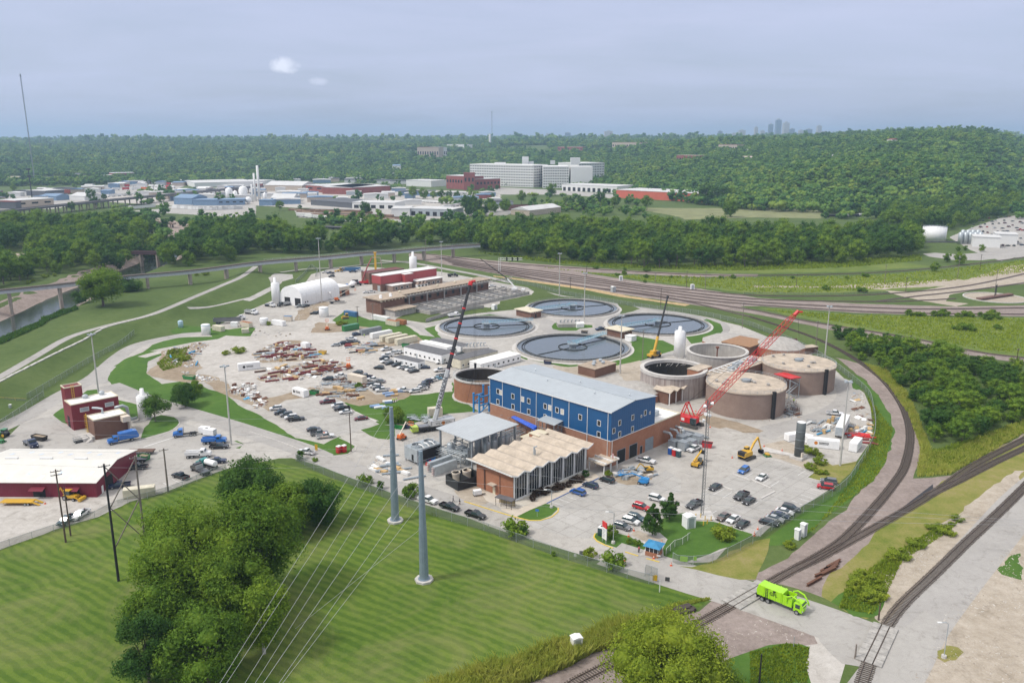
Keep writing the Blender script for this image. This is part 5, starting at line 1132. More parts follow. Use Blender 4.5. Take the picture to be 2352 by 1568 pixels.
MB().box(-2.0,-2.0,0,2.0,2.0,.8).bd('plinth',JM,st);MB().lathe([(1.25,11.66),(1.25,11.70)],28).bd('cap',JV,st);MB().rbox(-.6,-1.4,.8,1.1,.4,2.3,0).bd('inlet',JX,st)
s_=K0('foundation_slab','long bare concrete foundation slab beside the dark stack','slab',(0,0,0));MB().prism([tuple(G('h',x,y)[:2])for x,y in((1320,750),(1000,700),(1060,668),(1330,735))],0,.35).bd('slab',JM,s_)
J6,nt,b=mk('clarifier_water');b.inputs['Base Color'].default_value=(.11,.13,.145,1);b.inputs['Roughness'].default_value=.13;b.inputs['Specular IOR Level'].default_value=.7
bump(nt,b,K11(nt,.25,3,.5),.04,.2)
J7=pm('light_blue_paint',(.22,.48,.60),.5)
def K44(cx,cy,R_,ang,label):
 c=K0('clarifier',label,'settling tank',(cx,cy,0));
 MB().ring(R_-.5,R_,0,1.0,128).bd('outer_wall',JL,c);MB().ring(R_,R_+1.9,0,.12,128).bd('apron',JM,c)
 MB().ring(R_-3.0,R_-2.7,.2,.85,128).bd('weir_wall',JK,c);MB().lathe([(R_-.52,.3),(R_-.52,.45)],128).bd('water',J6,c)
 MB().ring(R_-4.0,R_-3.85,.5,.7,128).bd('scum_baffle',JK,c)
 MB().ring(6.6,6.85,.4,.8,64).bd('feed_well',JK,c)
 MB().lathe([(1.6,.4),(1.6,2.0),(2.6,2.1),(2.6,2.3)],20).bd('drive_unit',JN,c);K12(c,2.4,2.3,16,mat=J7)
 br=bpy.data.objects.new('bridge',None);COL.objects.link(br);br.parent=c;br.rotation_euler=(0,0,ang)
 b_=MB();L=R_+1
 for y in(-.8,.8):
  b_.bar((1.5,y,2.2),(L,y,2.2),.14);b_.bar((1.5,y,3.3),(L,y,3.3),.1);n=14
  for i in range(n):x0=1.5+(L-1.5)*i/n;x1=1.5+(L-1.5)*(i+1)/n;b_.bar((x0,y,2.2),(x0,y,3.3),.07);b_.bar((x0,y,2.2),(x1,y,3.3),.07)
 b_.bd('truss',J7,br);MB().box(1.5,-.6,2.2,L,.6,2.26).bd('deck',JO,br)
 b_=MB();b_.bar((3,0,.6),(R_-3,-3.0,.6),.25);b_.bar((-3,0,.6),(-R_+5,3.5,.6),.25);b_.bd('skimmer_arm',JK,br)
 K12(c,R_-.2,1.0,96,r_=.035);return c
K44(28.6,373.5,26.8,hd((28.6,373.5),G('c',1000,795)),'nearest of the four round settling tanks, dark water with a light blue bridge')
K44(77.3,423.5,26.8,hd(G('c',1240,720),(77.3,423.5))+math.pi,'right hand round settling tank, behind the yellow crane boom')
K44(35.3,466.5,26.4,hd(G('c',380,575),(35.3,466.5))+math.pi,'farthest round settling tank, behind the others')
pA=G('b',1690,735);pB=G('c',350,715);cxa=(pA.x+pB.x)/2
K44(cxa,417.5,(pB.x-pA.x)/2-1.9,.33,'left hand round settling tank behind the black crane boom')
for(o,x,y,lab)in(((10.4,438.3),8,12,'small brick valve house with a cream flat roof between the back tanks'),((54.2,392.0),12,10,'small brick valve house with a cream flat roof beside the nearest tank')):
 v=K0('valve_house',lab,'building',(o[0],o[1],0),Q-.05);MB().box(0,0,0,7.6,y,3.6).bd('brick_wall',JB,v);MB().box(-.9,-.9,3.6,8.5,y+.9,3.95).bd('roof',JW,v)
 for i in range(4):MB().box(1+i*1.7,-.8,3.2,1.3+i*1.7,-.002,3.58).bd('roof_beam',JG,v)
 K3(v,'door','x',3.6,0,2.3,1.1,0,JI);MB().lathe([(.5,3.96),(.5,4.4),(.2,4.5)],10,5,6).bd('roof_vent',JW,v)
iv=K0('junction_chamber','raised concrete valve chamber with pipes on the grass isle between the tanks','chamber',G('c',640,700),.1)
MB().box(-6.5,-3,0,6.5,3.5,1.9).bd('chamber',JL,iv)
b_=MB()
for i in range(6):b_.tube([(-5+i*2,0,1.9),(-5+i*2,0,3.1),(-4.4+i*2,1,3.1)],.3,8)
b_.bd('valve_pipe',JN,iv);K12(iv,4.5,1.9,12)
h_=K0('small_shed','small white gable shed on the grass isle between the tanks','shed',G('c',730,708),.3);MB().box(-2,-1.5,0,2,1.5,2.1).bd('wall',JV,h_);MB().add([(-2.2,-1.7,2.1),(2.2,-1.7,2.1),(2.2,1.7,2.1),(-2.2,1.7,2.1),(-2.2,0,3),(2.2,0,3)],[(0,1,5,4),(2,3,4,5),(0,4,3),(1,2,5)]).bd('roof',JH,h_)
h_=K0('small_shed','white box shed beside the nearest valve house','shed',G('c',1200,830),Q);MB().box(-2,-2,0,2,2,2.4).bd('wall',JV,h_);MB().box(-2.2,-2.2,2.4,2.2,2.2,2.6).bd('roof',JH,h_)
AA=R(48);ao=Vector((-72.9,447.8,0))
ab=K0('aeration_building','long flat tan roofed brick gallery in front of the concrete basins','building',ao,AA)
MB().box(0,0,0,17,13.5,8.2).bd('brick_wall',JB,ab);MB().box(17.003,5,0,92,13.5,8.2).bd('brick_wall',JB,ab)
r_=MB();r_.prism([(-1.2,-1.2),(18,-1.2),(18,3.6),(93.4,3.6),(93.4,14.8),(-1.2,14.8)],8.2,8.75);r_.bd('roof',JT,ab)
for i in range(6):MB().lathe([(.9,8.75),(.9,9.1),(.6,9.2)],12,3+i*2.4,4+3*(i%3)).bd('skylight',JV,ab)
for i in range(5):MB().lathe([(.6,8.75),(.6,9.3),(.9,9.4),(.4,9.9)],10,22+i*15,10).bd('roof_cowl',JW,ab)
for i in range(38):x=-.6+i*2.5;y=-1.3 if x<17.5 else 3.5;MB().box(x,y,7.6,x+.5,y+1.25,8.19).bd('roof_beam',JW,ab)
MB().box(2.2,-9,0,17.5,-.003,3.4).bd('low_block',JL,ab);MB().box(1.4,-9.8,3.4,18.2,-.01,3.8).bd('low_roof',JT,ab)
for i in range(7):MB().box(3+i*2.2,-9.7,2.9,3.5+i*2.2,-9.01,3.39).bd('roof_beam',JW,ab)
for i in range(11):K3(ab,'window','x',22+i*6.4,3.6,6.4,2.2,5,JI)
for x in(23,37,51,65,79):
 MB().box(x-.3,2.6,0,x+.3,3.2,7.2).bd('column',JL,ab)
b_=MB();b_.tube([(16,2.9,7.5),(112,2.9,7.5)],.35,8);b_.bar((16,2.9,6.6),(112,2.9,6.6),.25);b_.bd('air_pipe',JL,ab)
bs=K0('aeration_basins','rectangular concrete basins of dark water with walkways behind the brick gallery','basin',ao,AA)
w_=MB()
for y in(-19.5,-12,-4,3.8):w_.box(19,y-.4,0,103,y+.4,2.0)
for i in range(8):x=19+i*12;w_.box(x-.35,-19.9,0,x+.35,4.2,2.06)
w_.bd('wall',JL,bs);MB().box(19.3,-19.3,.2,102.7,3.6,.7).bd('water',J6,bs)
b_=MB()
for i in range(8):
 for y in(-16,-8,0):b_.bar((19+i*12,y,2.9),(min(103,31+i*12),y,2.9),.06);b_.box(19+i*12,y-.5,1.75,min(103,31+i*12),y+.5,1.9)
b_.bd('walkway',JL,bs)
for i,(x,y)in enumerate(((96,-2),(99,-9))):MB().lathe([(3,0),(3,2.6),(2.4,2.6),(2.4,1.2)],24,x,y).bd('round_well',JL,bs)
wl=K0('retaining_wall','low concrete retaining wall along the road left of the back tanks','wall',(0,0,0));l_=K2(GP('b',[(1615,665),(1720,630),(1900,580),(2050,545),(2150,535)]),4);b_=MB()
for p,q in zip(l_[:-1],l_[1:]):b_.bar((p.x,p.y,.9),(q.x,q.y,.9),.3);b_.add([(p.x,p.y,0),(q.x,q.y,0),(q.x,q.y,1.9),(p.x,p.y,1.9),(p.x,p.y+.3,0),(q.x,q.y+.3,0),(q.x,q.y+.3,1.9),(p.x,p.y+.3,1.9)],[(0,1,2,3),(7,6,5,4),(3,2,6,7)])
b_.bd('wall',JL,wl)
ro=Vector((-84.5,521.0,0));RA=R(46)
rw=K0('works_building','long red clad works building on a brown base behind the gallery','building',ro,RA)
MB().box(.2,.2,0,47,9.4,4.8).bd('brick_wall',JB,rw);MB().box(0,0,4.81,47.4,9.6,10).bd('red_wall',JS,rw);MB().box(.4,.4,10,47,9.2,10.12).bd('roof',JH,rw)
b_=MB();b_.box(-.05,-.05,10,.4,9.65,10.3);b_.box(.4,-.05,10,47.45,.4,10.3);b_.box(47,.4,10,47.45,9.65,10.3);b_.box(.4,9.2,10,47,9.65,10.3);b_.bd('parapet',JG,rw)
MB().box(17,-3.4,4.0,24,-.01,9.6).bd('red_bay',JS,rw);MB().box(16.8,-3.6,9.6,24.2,-.02,9.8).bd('bay_roof',JH,rw)
MB().box(4,-7,0,20,.19,4.0).bd('office_wing',JC,rw);MB().box(3.6,-7.4,4.0,20.4,-.03,4.3).bd('wing_roof',JH,rw)
MB().box(24.3,-7.5,0,46,.18,4.6).bd('office_wing',JC,rw);MB().box(24.0,-7.9,4.6,46.4,-.04,4.9).bd('wing_roof',JH,rw)
for i in range(3):K4(rw,'x',7+i*4.5,2.2,1.8,1.4,-7);K4(rw,'x',34+i*4,2.4,1.8,1.4,-7.5)
K3(rw,'door','y',2.5,0,3.6,2.8,.2,JO)
for i in range(3):MB().add([(22.5+i*3,-9.6,2.8),(25.5+i*3,-9.6,2.8),(24+i*3,-9.6,4.4),(22.5+i*3,-7.52,2.8),(25.5+i*3,-7.52,2.8),(24+i*3,-7.52,4.4)],[(0,2,5,3),(1,4,5,2),(0,1,2)]).bd('porch_gable',JC,rw);K4(rw,'x',24+i*3,1.6,1.6,1.5,-9.4)
MB().box(22.4,-9.4,0,31.6,-7.53,2.8).bd('porch',JG,rw)
bb=K0('brown_block','flat brown brick block behind the red walled works','building',Vector((-96.5,548,0)),RA)
MB().box(0,0,0,30,9,7.6).bd('brick_wall',JB,bb);MB().box(.3,.3,7.6,29.7,8.7,7.75).bd('roof',pm('maroon_roof',(.16,.05,.05),.9),bb);b_=MB();b_.box(-.1,-.1,7.6,30.1,.3,8.0);b_.box(-.1,8.7,7.6,30.1,9.1,8.0);b_.bd('parapet',JC,bb)
do=Vector((-123.5,472.8,0));da=hd(do,(-120.2,503.2));da=R(62)
dm=K0('arched_hall','white fabric arched hall with two dark openings at its end','building',do,da)
W_=17.0;L_=34.0;prof=[(0,0),(0,4.5)]+[(W_/2-W_/2*math.cos(t_),4.5+7.0*math.sin(t_))for t_ in[math.pi*i/14 for i in range(1,14)]]+[(W_,4.5),(W_,0)]
n_=len(prof);vs=[(0,x,z)for x,z in prof]+[(L_,x,z)for x,z in prof]
MB().add(vs,[(i,n_+i,n_+i+1,i+1)for i in range(n_-1)]+[tuple(range(n_)),tuple(range(2*n_-1,n_-1,-1))]).bd('fabric_shell',JV,dm)
for y in(3.2,11.2):K3(dm,'opening','y',y,0,4.6,4.4,0,JK)
for i in range(1,8):
 b_=MB();b_.tube([(L_*i/8,x,z+.02)for x,z in prof],.09,4,cap=False);b_.bd('rib',JG,dm)
for x in(3,5):K3(dm,'window','x',x,1.6,2.6,.8,0,JI)
b_=MB();b_.tube([(24,-.4,.8),(24,-1.6,.8),(24,-1.6,4.4),(24,-.1,4.4)],.55,10);b_.bd('air_duct',JG,dm)
br_=K0('brick_shed','brick and maroon shed with a white flat roof right of the arched hall','building',Vector((-111.0,499.5,0)),R(55))
MB().box(0,0,0,14,15,5.6).bd('brick_wall',JA,br_);MB().box(-.5,-.5,5.6,14.5,15.5,6.0).bd('roof',JH,br_);K3(br_,'maroon_band','y',7.5,0,2.6,15,0,JP,th_=.05)
for y in(3.2,8):K3(br_,'door','x',y+1,0,3.8,3,0,JK)
MB().box(-.05,-.45,3.6,13.5,-.06,5.6).bd('cream_wall',JX,br_)
rp=K0('pump_station','maroon clad two storey pump station with white roof and brick extension','building',Vector((-147.6,260.8,0)),R(43.5))
MB().box(0,0,0,15.1,7.2,8.8).bd('maroon_wall',JP,rp);MB().box(.3,.3,8.8,14.8,6.9,8.95).bd('roof',JH,rp)
b_=MB();b_.box(-.1,-.1,8.8,15.2,.3,9.1);b_.box(-.1,6.9,8.8,15.2,7.3,9.1);b_.box(-.1,.3,8.8,.3,6.9,9.1);b_.box(14.8,.3,8.8,15.2,6.9,9.1);b_.bd('parapet',JW,rp)
MB().box(.5,7.31,0,6,11.5,13).bd('stair_tower',JP,rp);b_=MB();b_.ring(0,0,0,0,3);b_=MB();b_.box(.4,7.2,13,6.1,7.5,13.35);b_.box(.4,11.3,13,6.1,11.6,13.35);b_.box(.4,7.5,13,.7,11.3,13.35);b_.box(5.8,7.5,13,6.1,11.3,13.35);b_.bd('tower_rim',JW,rp)
J8=pm('yellow_paint',(.65,.42,.04),.5)
b_=MB()
for x in(2.6,3.3):b_.bar((x,7.15,9),(x,7.15,14),.1)
for i in range(9):b_.bar((2.6,7.15,9.3+i*.55),(3.3,7.15,9.3+i*.55),.07)
b_.bd('ladder',J8,rp)
K4(rp,'x',4.0,6.6,2.6,1.2,0,JO);K4(rp,'x',12.0,6.6,2.6,1.2,0,JO)
for x,y in((6,5),(11.5,5.4)):MB().lathe([(.8,8.95),(.8,9.4),(.95,9.5),(.95,10),(.5,10.3)],16,x,y).bd('roof_cowl',JO,rp)
K3(rp,'door','y',1.6,0,2.8,1.6,0,JQ);K3(rp,'door','y',4.6,0,4.0,2.2,0,JK)
bw=K0('brick_block','low brown brick block with a yellow caged ladder beside the maroon pump station','building',Vector((-135.9,251.9,0)),R(44))
MB().box(0,0,0,10.3,6.6,6.5).bd('brick_wall',JB,bw);MB().box(.25,.25,6.5,10.05,6.35,6.62).bd('roof',JH,bw);b_=MB();b_.box(-.1,-.1,6.5,10.4,.25,6.85);b_.box(-.1,6.35,6.5,10.4,6.7,6.85);b_.box(-.1,.25,6.5,.25,6.35,6.85);b_.box(10.05,.25,6.5,10.4,6.35,6.85);b_.bd('parapet',JW,bw)
for x,y in((2.2,3.2),(4.2,3.6),(7.6,4.6)):MB().lathe([(.7,6.62),(.6,6.85),(.1,7.0)],12,x,y).bd('skylight',JV,bw)
b_=MB();b_.tube([(4.6,5.4,6.6),(4.6,5.4,8.4),(3.4,6.6,8.6),(2.6,8.4,8.4)],.38,10);b_.bd('roof_duct',JO,bw)
b_=MB()
for y in(5.9,6.5):b_.bar((-.3,y,0),(-.3,y,7.6),.1)
for i in range(13):b_.bar((-.3,5.9,.5+i*.55),(-.3,6.5,.5+i*.55),.07);b_.bar((-.3,5.9,.5+i*.55),(-1.0,6.2,.5+i*.55),.07);b_.bar((-1.0,6.2,.5+i*.55),(-.3,6.5,.5+i*.55),.07)
b_.bd('caged_ladder',J8,bw)
MB().box(8.2,-2.6,4.6,10.6,-.01,6.4).bd('fascia_panel',JX,bw);MB().box(10.2,-2.6,0,10.5,-2.3,4.6).bd('post',JX,bw);MB().box(10.42,-2.29,0,10.75,3,5.6).bd('loading_screen',JX,bw)
MB().box(-3.5,.5,0,-.02,6,1.1).bd('dock',JM,bw);b_=MB()
for i in range(6):b_.box(-1.2-(i+1)*.3,-1.2,0,-1.2-i*.3,.49,1.1-i*.18)
b_.bd('steps',JM,bw)
dk=K0('bin_cage','open wire cage of scrap beside the brick block steps','cage',G('e',745,610),R(44));b_=MB()
for x in(-2,2):
 for y in(-1,1):b_.bar((x,y,0),(x,y,1.6),.1)
for z in(.8,1.6):b_.bar((-2,-1,z),(2,-1,z),.08);b_.bar((2,-1,z),(2,1,z),.08);b_.bar((2,1,z),(-2,1,z),.08);b_.bar((-2,1,z),(-2,-1,z),.08)
b_.bd('frame',JN,dk);MB().box(-1.9,-.9,.05,1.9,.9,.5).bd('scrap',JK,dk)
dc=K0('duct_elbow','large pale grey bent duct rising between the pump station and the white silo','duct',Vector((-133.5,268.5,0)),R(44));MB().tube([(-3.2,0,6.2),(-.6,0,6.4),(.6,-.2,5.6),(.9,-.2,2.0),(1.8,-.2,1.0),(3.6,-.2,1.1)],.55,12).bd('duct',JO,dc,smooth=True)
J9=K26('cream_roof',(.70,.68,.62),(1,0,0),1/.8,.5,0,dark=.86,dirt=.12)
mb_=K0('maintenance_building','long maroon shed with a pale ribbed gable roof and skylights in the west yard','building',Vector((-151.5,208.2,0)),R(-.8))
Lm,Dm=37.8,24.0
MB().add([(0,0,0),(Lm,0,0),(Lm,Dm,0),(0,Dm,0),(0,0,4.3),(Lm,0,4.3),(Lm,Dm,4.3),(0,Dm,4.3),(0,Dm/2,6.1),(Lm,Dm/2,6.1)],[(0,1,5,4),(2,3,7,6)]).bd('maroon_wall',JQ,mb_)
MB().add([(0,0,0),(0,Dm,0),(0,Dm,4.3),(0,Dm/2,6.1),(0,0,4.3)],[(4,3,2,1,0)]).bd('gable_wall',JR,mb_);MB().add([(Lm,0,0),(Lm,Dm,0),(Lm,Dm,4.3),(Lm,Dm/2,6.1),(Lm,0,4.3)],[(0,1,2,3,4)]).bd('gable_wall',JR,mb_)
for s in(0,1):
 y0,y1=(-.5,Dm/2)if s==0 else(Dm+.5,Dm/2+.004)
 v=[(-.5,y0,4.32),(Lm+.5,y0,4.32),(Lm+.5,y1,6.2),(-.5,y1,6.2)];MB().add(v+[(a,b_,c+.16)for a,b_,c in v],[(4,5,6,7),(3,2,1,0),(0,1,5,4),(1,2,6,5),(3,0,4,7)]if s==0 else[(7,6,5,4),(0,1,2,3),(4,5,1,0),(5,6,2,1),(7,4,0,3)]).bd('roof',J9,mb_)
Ja1=pm('roof_skylight',(.62,.70,.80),.3)
for i in range(8):
 for y,o in((2.2+2.2*(i%2),0),(17.5+2.4*(i%2),1)):
  x=4+i*4.3;z=4.5+(y/(Dm/2))*1.85 if o==0 else 4.5+((Dm-y)/(Dm/2))*1.85
  dz=.154*1.0*(1 if o==0 else-1);MB().add([(x,y-1,z-dz+.06),(x+1.0,y-1,z-dz+.06),(x+1.0,y+1,z+dz+.06),(x,y+1,z+dz+.06)],[(0,1,2,3)]).bd('skylight',Ja1,mb_)
for x in(6,16,26):MB().box(x,Dm/2-.35,6.3,x+3.6,Dm/2+.35,6.75).bd('ridge_vent',JG,mb_)
K3(mb_,'door','y',7.5,0,3.4,3.2,Lm,JK,1);K3(mb_,'door','y',3.2,0,2.1,1.0,Lm,JG,1)
for x in(20,29.5):MB().add([(x,-.01,3.0),(x+4,-.01,3.0),(x+4,-1.8,2.4),(x,-1.8,2.4),(x,-.01,3.1),(x+4,-.01,3.1),(x+4,-1.8,2.5),(x,-1.8,2.5)],[(4,5,6,7),(3,2,1,0),(7,6,2,3)]).bd('awning',JQ,mb_);K3(mb_,'door','x',x+2,0,2.3,3.4,0,JK)
gb=K0('guard_booth','small brick guard booth with a blue pyramid roof at the gate','booth',G('k',1450,425),Q+.25)
MB().box(-.0,0,0,3.0,3.2,1.1).bd('brick_wall',JA,gb);b_=MB()
for x in(0.02,1,2,2.88):
 for y in(.02,1.1,2.1,3.08):
  if x in(.02,2.88)or y in(.02,3.08):b_.box(x,y,1.1,x+.1,y+.1,2.5)
b_.bd('window_frame',JG,gb);MB().box(.1,.1,1.1,2.9,3.1,2.5).bd('glazing',JI,gb)
MB().add([(-.5,-.5,2.5),(3.5,-.5,2.5),(3.5,3.7,2.5),(-.5,3.7,2.5),(1.5,1.6,3.6)],[(0,1,4),(1,2,4),(2,3,4),(3,0,4),(3,2,1,0)]).bd('roof',pm('blue_metal_roof',(.03,.22,.42),.4),gb)
bx=K0('bus_shelter','glass waiting shelter with a dark barrel roof by the road in front of the office','shelter',G('g',650,1195),R(-33))
b_=MB()
for x in(0,1.7,3.4,5):
 for y in(0,1.8):b_.bar((x,y,0),(x,y,2.3),.1)
b_.bd('frame',pm('bronze_frame',(.06,.05,.04),.5),bx);MB().box(.05,1.75,.3,4.95,1.8,2.2).bd('glass',pm('amber_glass',(.35,.28,.15),.2),bx);MB().xprism([(-.2,2.3),(5.2,2.3),(5.2,2.5),(-.2,2.5)],-.2,2).bd('roof',pm('grey_roof',(.12,.12,.13),.5),bx)
PAINT={}
def K35(nm):
 if nm in PAINT:return PAINT[nm]
 c={'white':(.74,.74,.73),'black':(.012,.012,.014),'dark grey':(.045,.048,.052),'grey':(.16,.165,.17),'silver':(.42,.43,.43),'navy':(.012,.025,.07),'blue':(.012,.09,.36),'bright blue':(.015,.15,.50),'maroon':(.13,.008,.015),'red':(.48,.012,.018),'brown':(.13,.095,.08),'light blue':(.16,.36,.48),'dark teal':(.02,.06,.075),'teal':(.01,.24,.22),'yellow':(.60,.36,.02),'orange':(.60,.13,.02),'lime':(.36,.72,.0),'cream':(.60,.54,.40),'green':(.02,.20,.05)}[nm]
 m,nt,b=mk(nm.replace(' ','_')+'_paint');b.inputs['Base Color'].default_value=c4(c);b.inputs['Roughness'].default_value=.32;b.inputs['Coat Weight'].default_value=.5;b.inputs['Coat Roughness'].default_value=.1
 g=K30(nt,K11(nt,.9,4),[(.3,tuple(v*.86 for v in c)),(.7,c)]);nt.links.new(g,b.inputs['Base Color'])
 PAINT[nm]=m;return m
Jb1=pm('tyre_rubber',(.02,.02,.02),.9);Jc1=pm('wheel_rim',(.35,.36,.37),.4,.6)
Jd1,nt,b=mk('car_glass');b.inputs['Base Color'].default_value=(.03,.05,.055,1);b.inputs['Roughness'].default_value=.06;b.inputs['Specular IOR Level'].default_value=.8
Je1=pm('headlamp_lens',(.75,.76,.78),.15);Jf1=pm('tail_lamp_lens',(.40,.01,.01),.25);Jg1=pm('black_plastic',(.02,.02,.022),.6)
def K5(parent,x,y,r_,w_,full=True,nm='wheel'):
 m_=MB();m_.tube([(x,y-w_/2,r_),(x,y+w_/2,r_)],r_,14);o=m_.bd(nm,Jb1,parent)
 if full:
  s=1 if y>0 else-1;m_=MB();m_.tube([(x,y+s*w_/2-.02*s,r_),(x,y+s*(w_/2+.03),r_)],r_*.62,10);m_.bd('rim',Jc1,o)
 return o
def K33(mb,prof,w_,mi=0):
 cx=sum(p[0]for p in prof)/len(prof);cz=sum(p[1]for p in prof)/len(prof)
 sh=[(cx+(x-cx)*.97,cz+(z-cz)*.90)for x,z in prof]
 rings=[[(x,-w_,z)for x,z in sh],[(x,-w_*.9,z)for x,z in prof],[(x,w_*.9,z)for x,z in prof],[(x,w_,z)for x,z in sh]]
 mb.loft(rings,mi)
def K34(mb,x0,x1,w0,z0,X0,X1,w1,z1,mi=0):
 mb.add([(x0,-w0,z0),(x1,-w0,z0),(x1,w0,z0),(x0,w0,z0),(X0,-w1,z1),(X1,-w1,z1),(X1,w1,z1),(X0,w1,z1)],[(0,3,2,1),(4,5,6,7),(0,1,5,4),(1,2,6,5),(2,3,7,6),(3,0,4,7)],mi)
def car_proto(kind,full=True):
 t=K0({'sedan':'sedan_car','suv':'suv_car','pickup':'pickup_truck'}[kind],kind,'car' if kind!='pickup' else 'pickup')
 b_=MB();g_=MB();W_=.92
 if kind=='sedan':
  K33(b_,[(-2.4,.34),(-2.42,.72),(-2.2,.93),(-1.5,.98),(1.0,.96),(1.9,.84),(2.36,.68),(2.4,.34)],.92)
  K34(g_,-1.75,1.15,.84,.96,-1.05,.32,.66,1.42);K34(b_,-1.07,.34,.67,1.40,-.95,.24,.60,1.46)
  wx=1.42;r_=.33;fz,rz_,fx,rx=.66,.76,2.36,-2.40
 elif kind=='suv':
  K33(b_,[(-2.3,.42),(-2.34,.95),(-2.22,1.06),(1.0,1.06),(1.95,.98),(2.3,.78),(2.34,.42)],.95)
  K34(g_,-2.2,1.25,.88,1.05,-1.9,.45,.72,1.66);K34(b_,-1.95,.48,.74,1.63,-1.8,.35,.66,1.71)
  for s in(-1,1):b_.box(-1.7,s*.62-.03,1.71,.2,s*.62+.03,1.76)
  wx=1.4;r_=.37;fz,rz_,fx,rx=.8,.92,2.29,-2.31;W_=.95
 else:
  K33(b_,[(-.85,.5),(-.85,1.12),(1.3,1.14),(2.2,1.08),(2.86,.98),(2.95,.5)],1.0)
  K33(b_,[(-2.95,.5),(-2.95,.72),(-.86,.72),(-.86,.5)],.99)
  for s in(-1,1):b_.box(-2.95,s*.94-.05,.72,-.86,s*.94+.05,1.16)
  b_.box(-2.95,-.89,.72,-2.86,.89,1.16)
  K34(g_,-.82,1.42,.92,1.12,-.62,.66,.76,1.78);K34(b_,-.66,.70,.78,1.76,-.55,.55,.70,1.86)
  wx=1.82;r_=.41;fz,rz_,fx,rx=.92,.95,2.88,-2.955;W_=1.0
  m_=MB();m_.box(-2.84,-.87,.73,-.88,.87,.77);m_.bd('bed_floor',Jg1,t)
 b_.bd('body',K35('white'),t);g_.bd('window_glass',Jd1,t)
 for x in(wx,-wx):
  for y in(-(W_-.08),W_-.08):K5(t,x,y,r_,.24,full)
 if full:
  for s in(-1,1):
   MB().box(fx-.12,s*(W_-.28)-.2,fz-.1,fx+.03,s*(W_-.28)+.2,fz+.06).bd('headlight',Je1,t)
   MB().box(rx-.02,s*(W_-.2)-.13,rz_-.12,rx+.1,s*(W_-.2)+.13,rz_+.1).bd('taillight',Jf1,t)
   MB().box(.75 if kind!='pickup' else 1.0,s*(W_+.08)-.1,.98,.95 if kind!='pickup' else 1.2,s*(W_+.08)+.1,1.16).bd('wing_mirror',Jg1,t)
  MB().box(fx-.1,-.5,fz-.26,fx+.04,.5,fz-.02).bd('grille',Jg1,t)
 return t
PROTO={(k_,f_):car_proto(k_,f_)for k_ in('sedan','suv','pickup')for f_ in(True,False)}
def K10(k,x,y,deg,kind,col,label,group=None):
 p=G(k,x,y);key=(kind,p.y<330)
 o=put(PROTO[key],p,R(deg),label,group);o['category']='pickup' if kind=='pickup' else 'car'
 own(kid(o,'body'),K35(col));return o
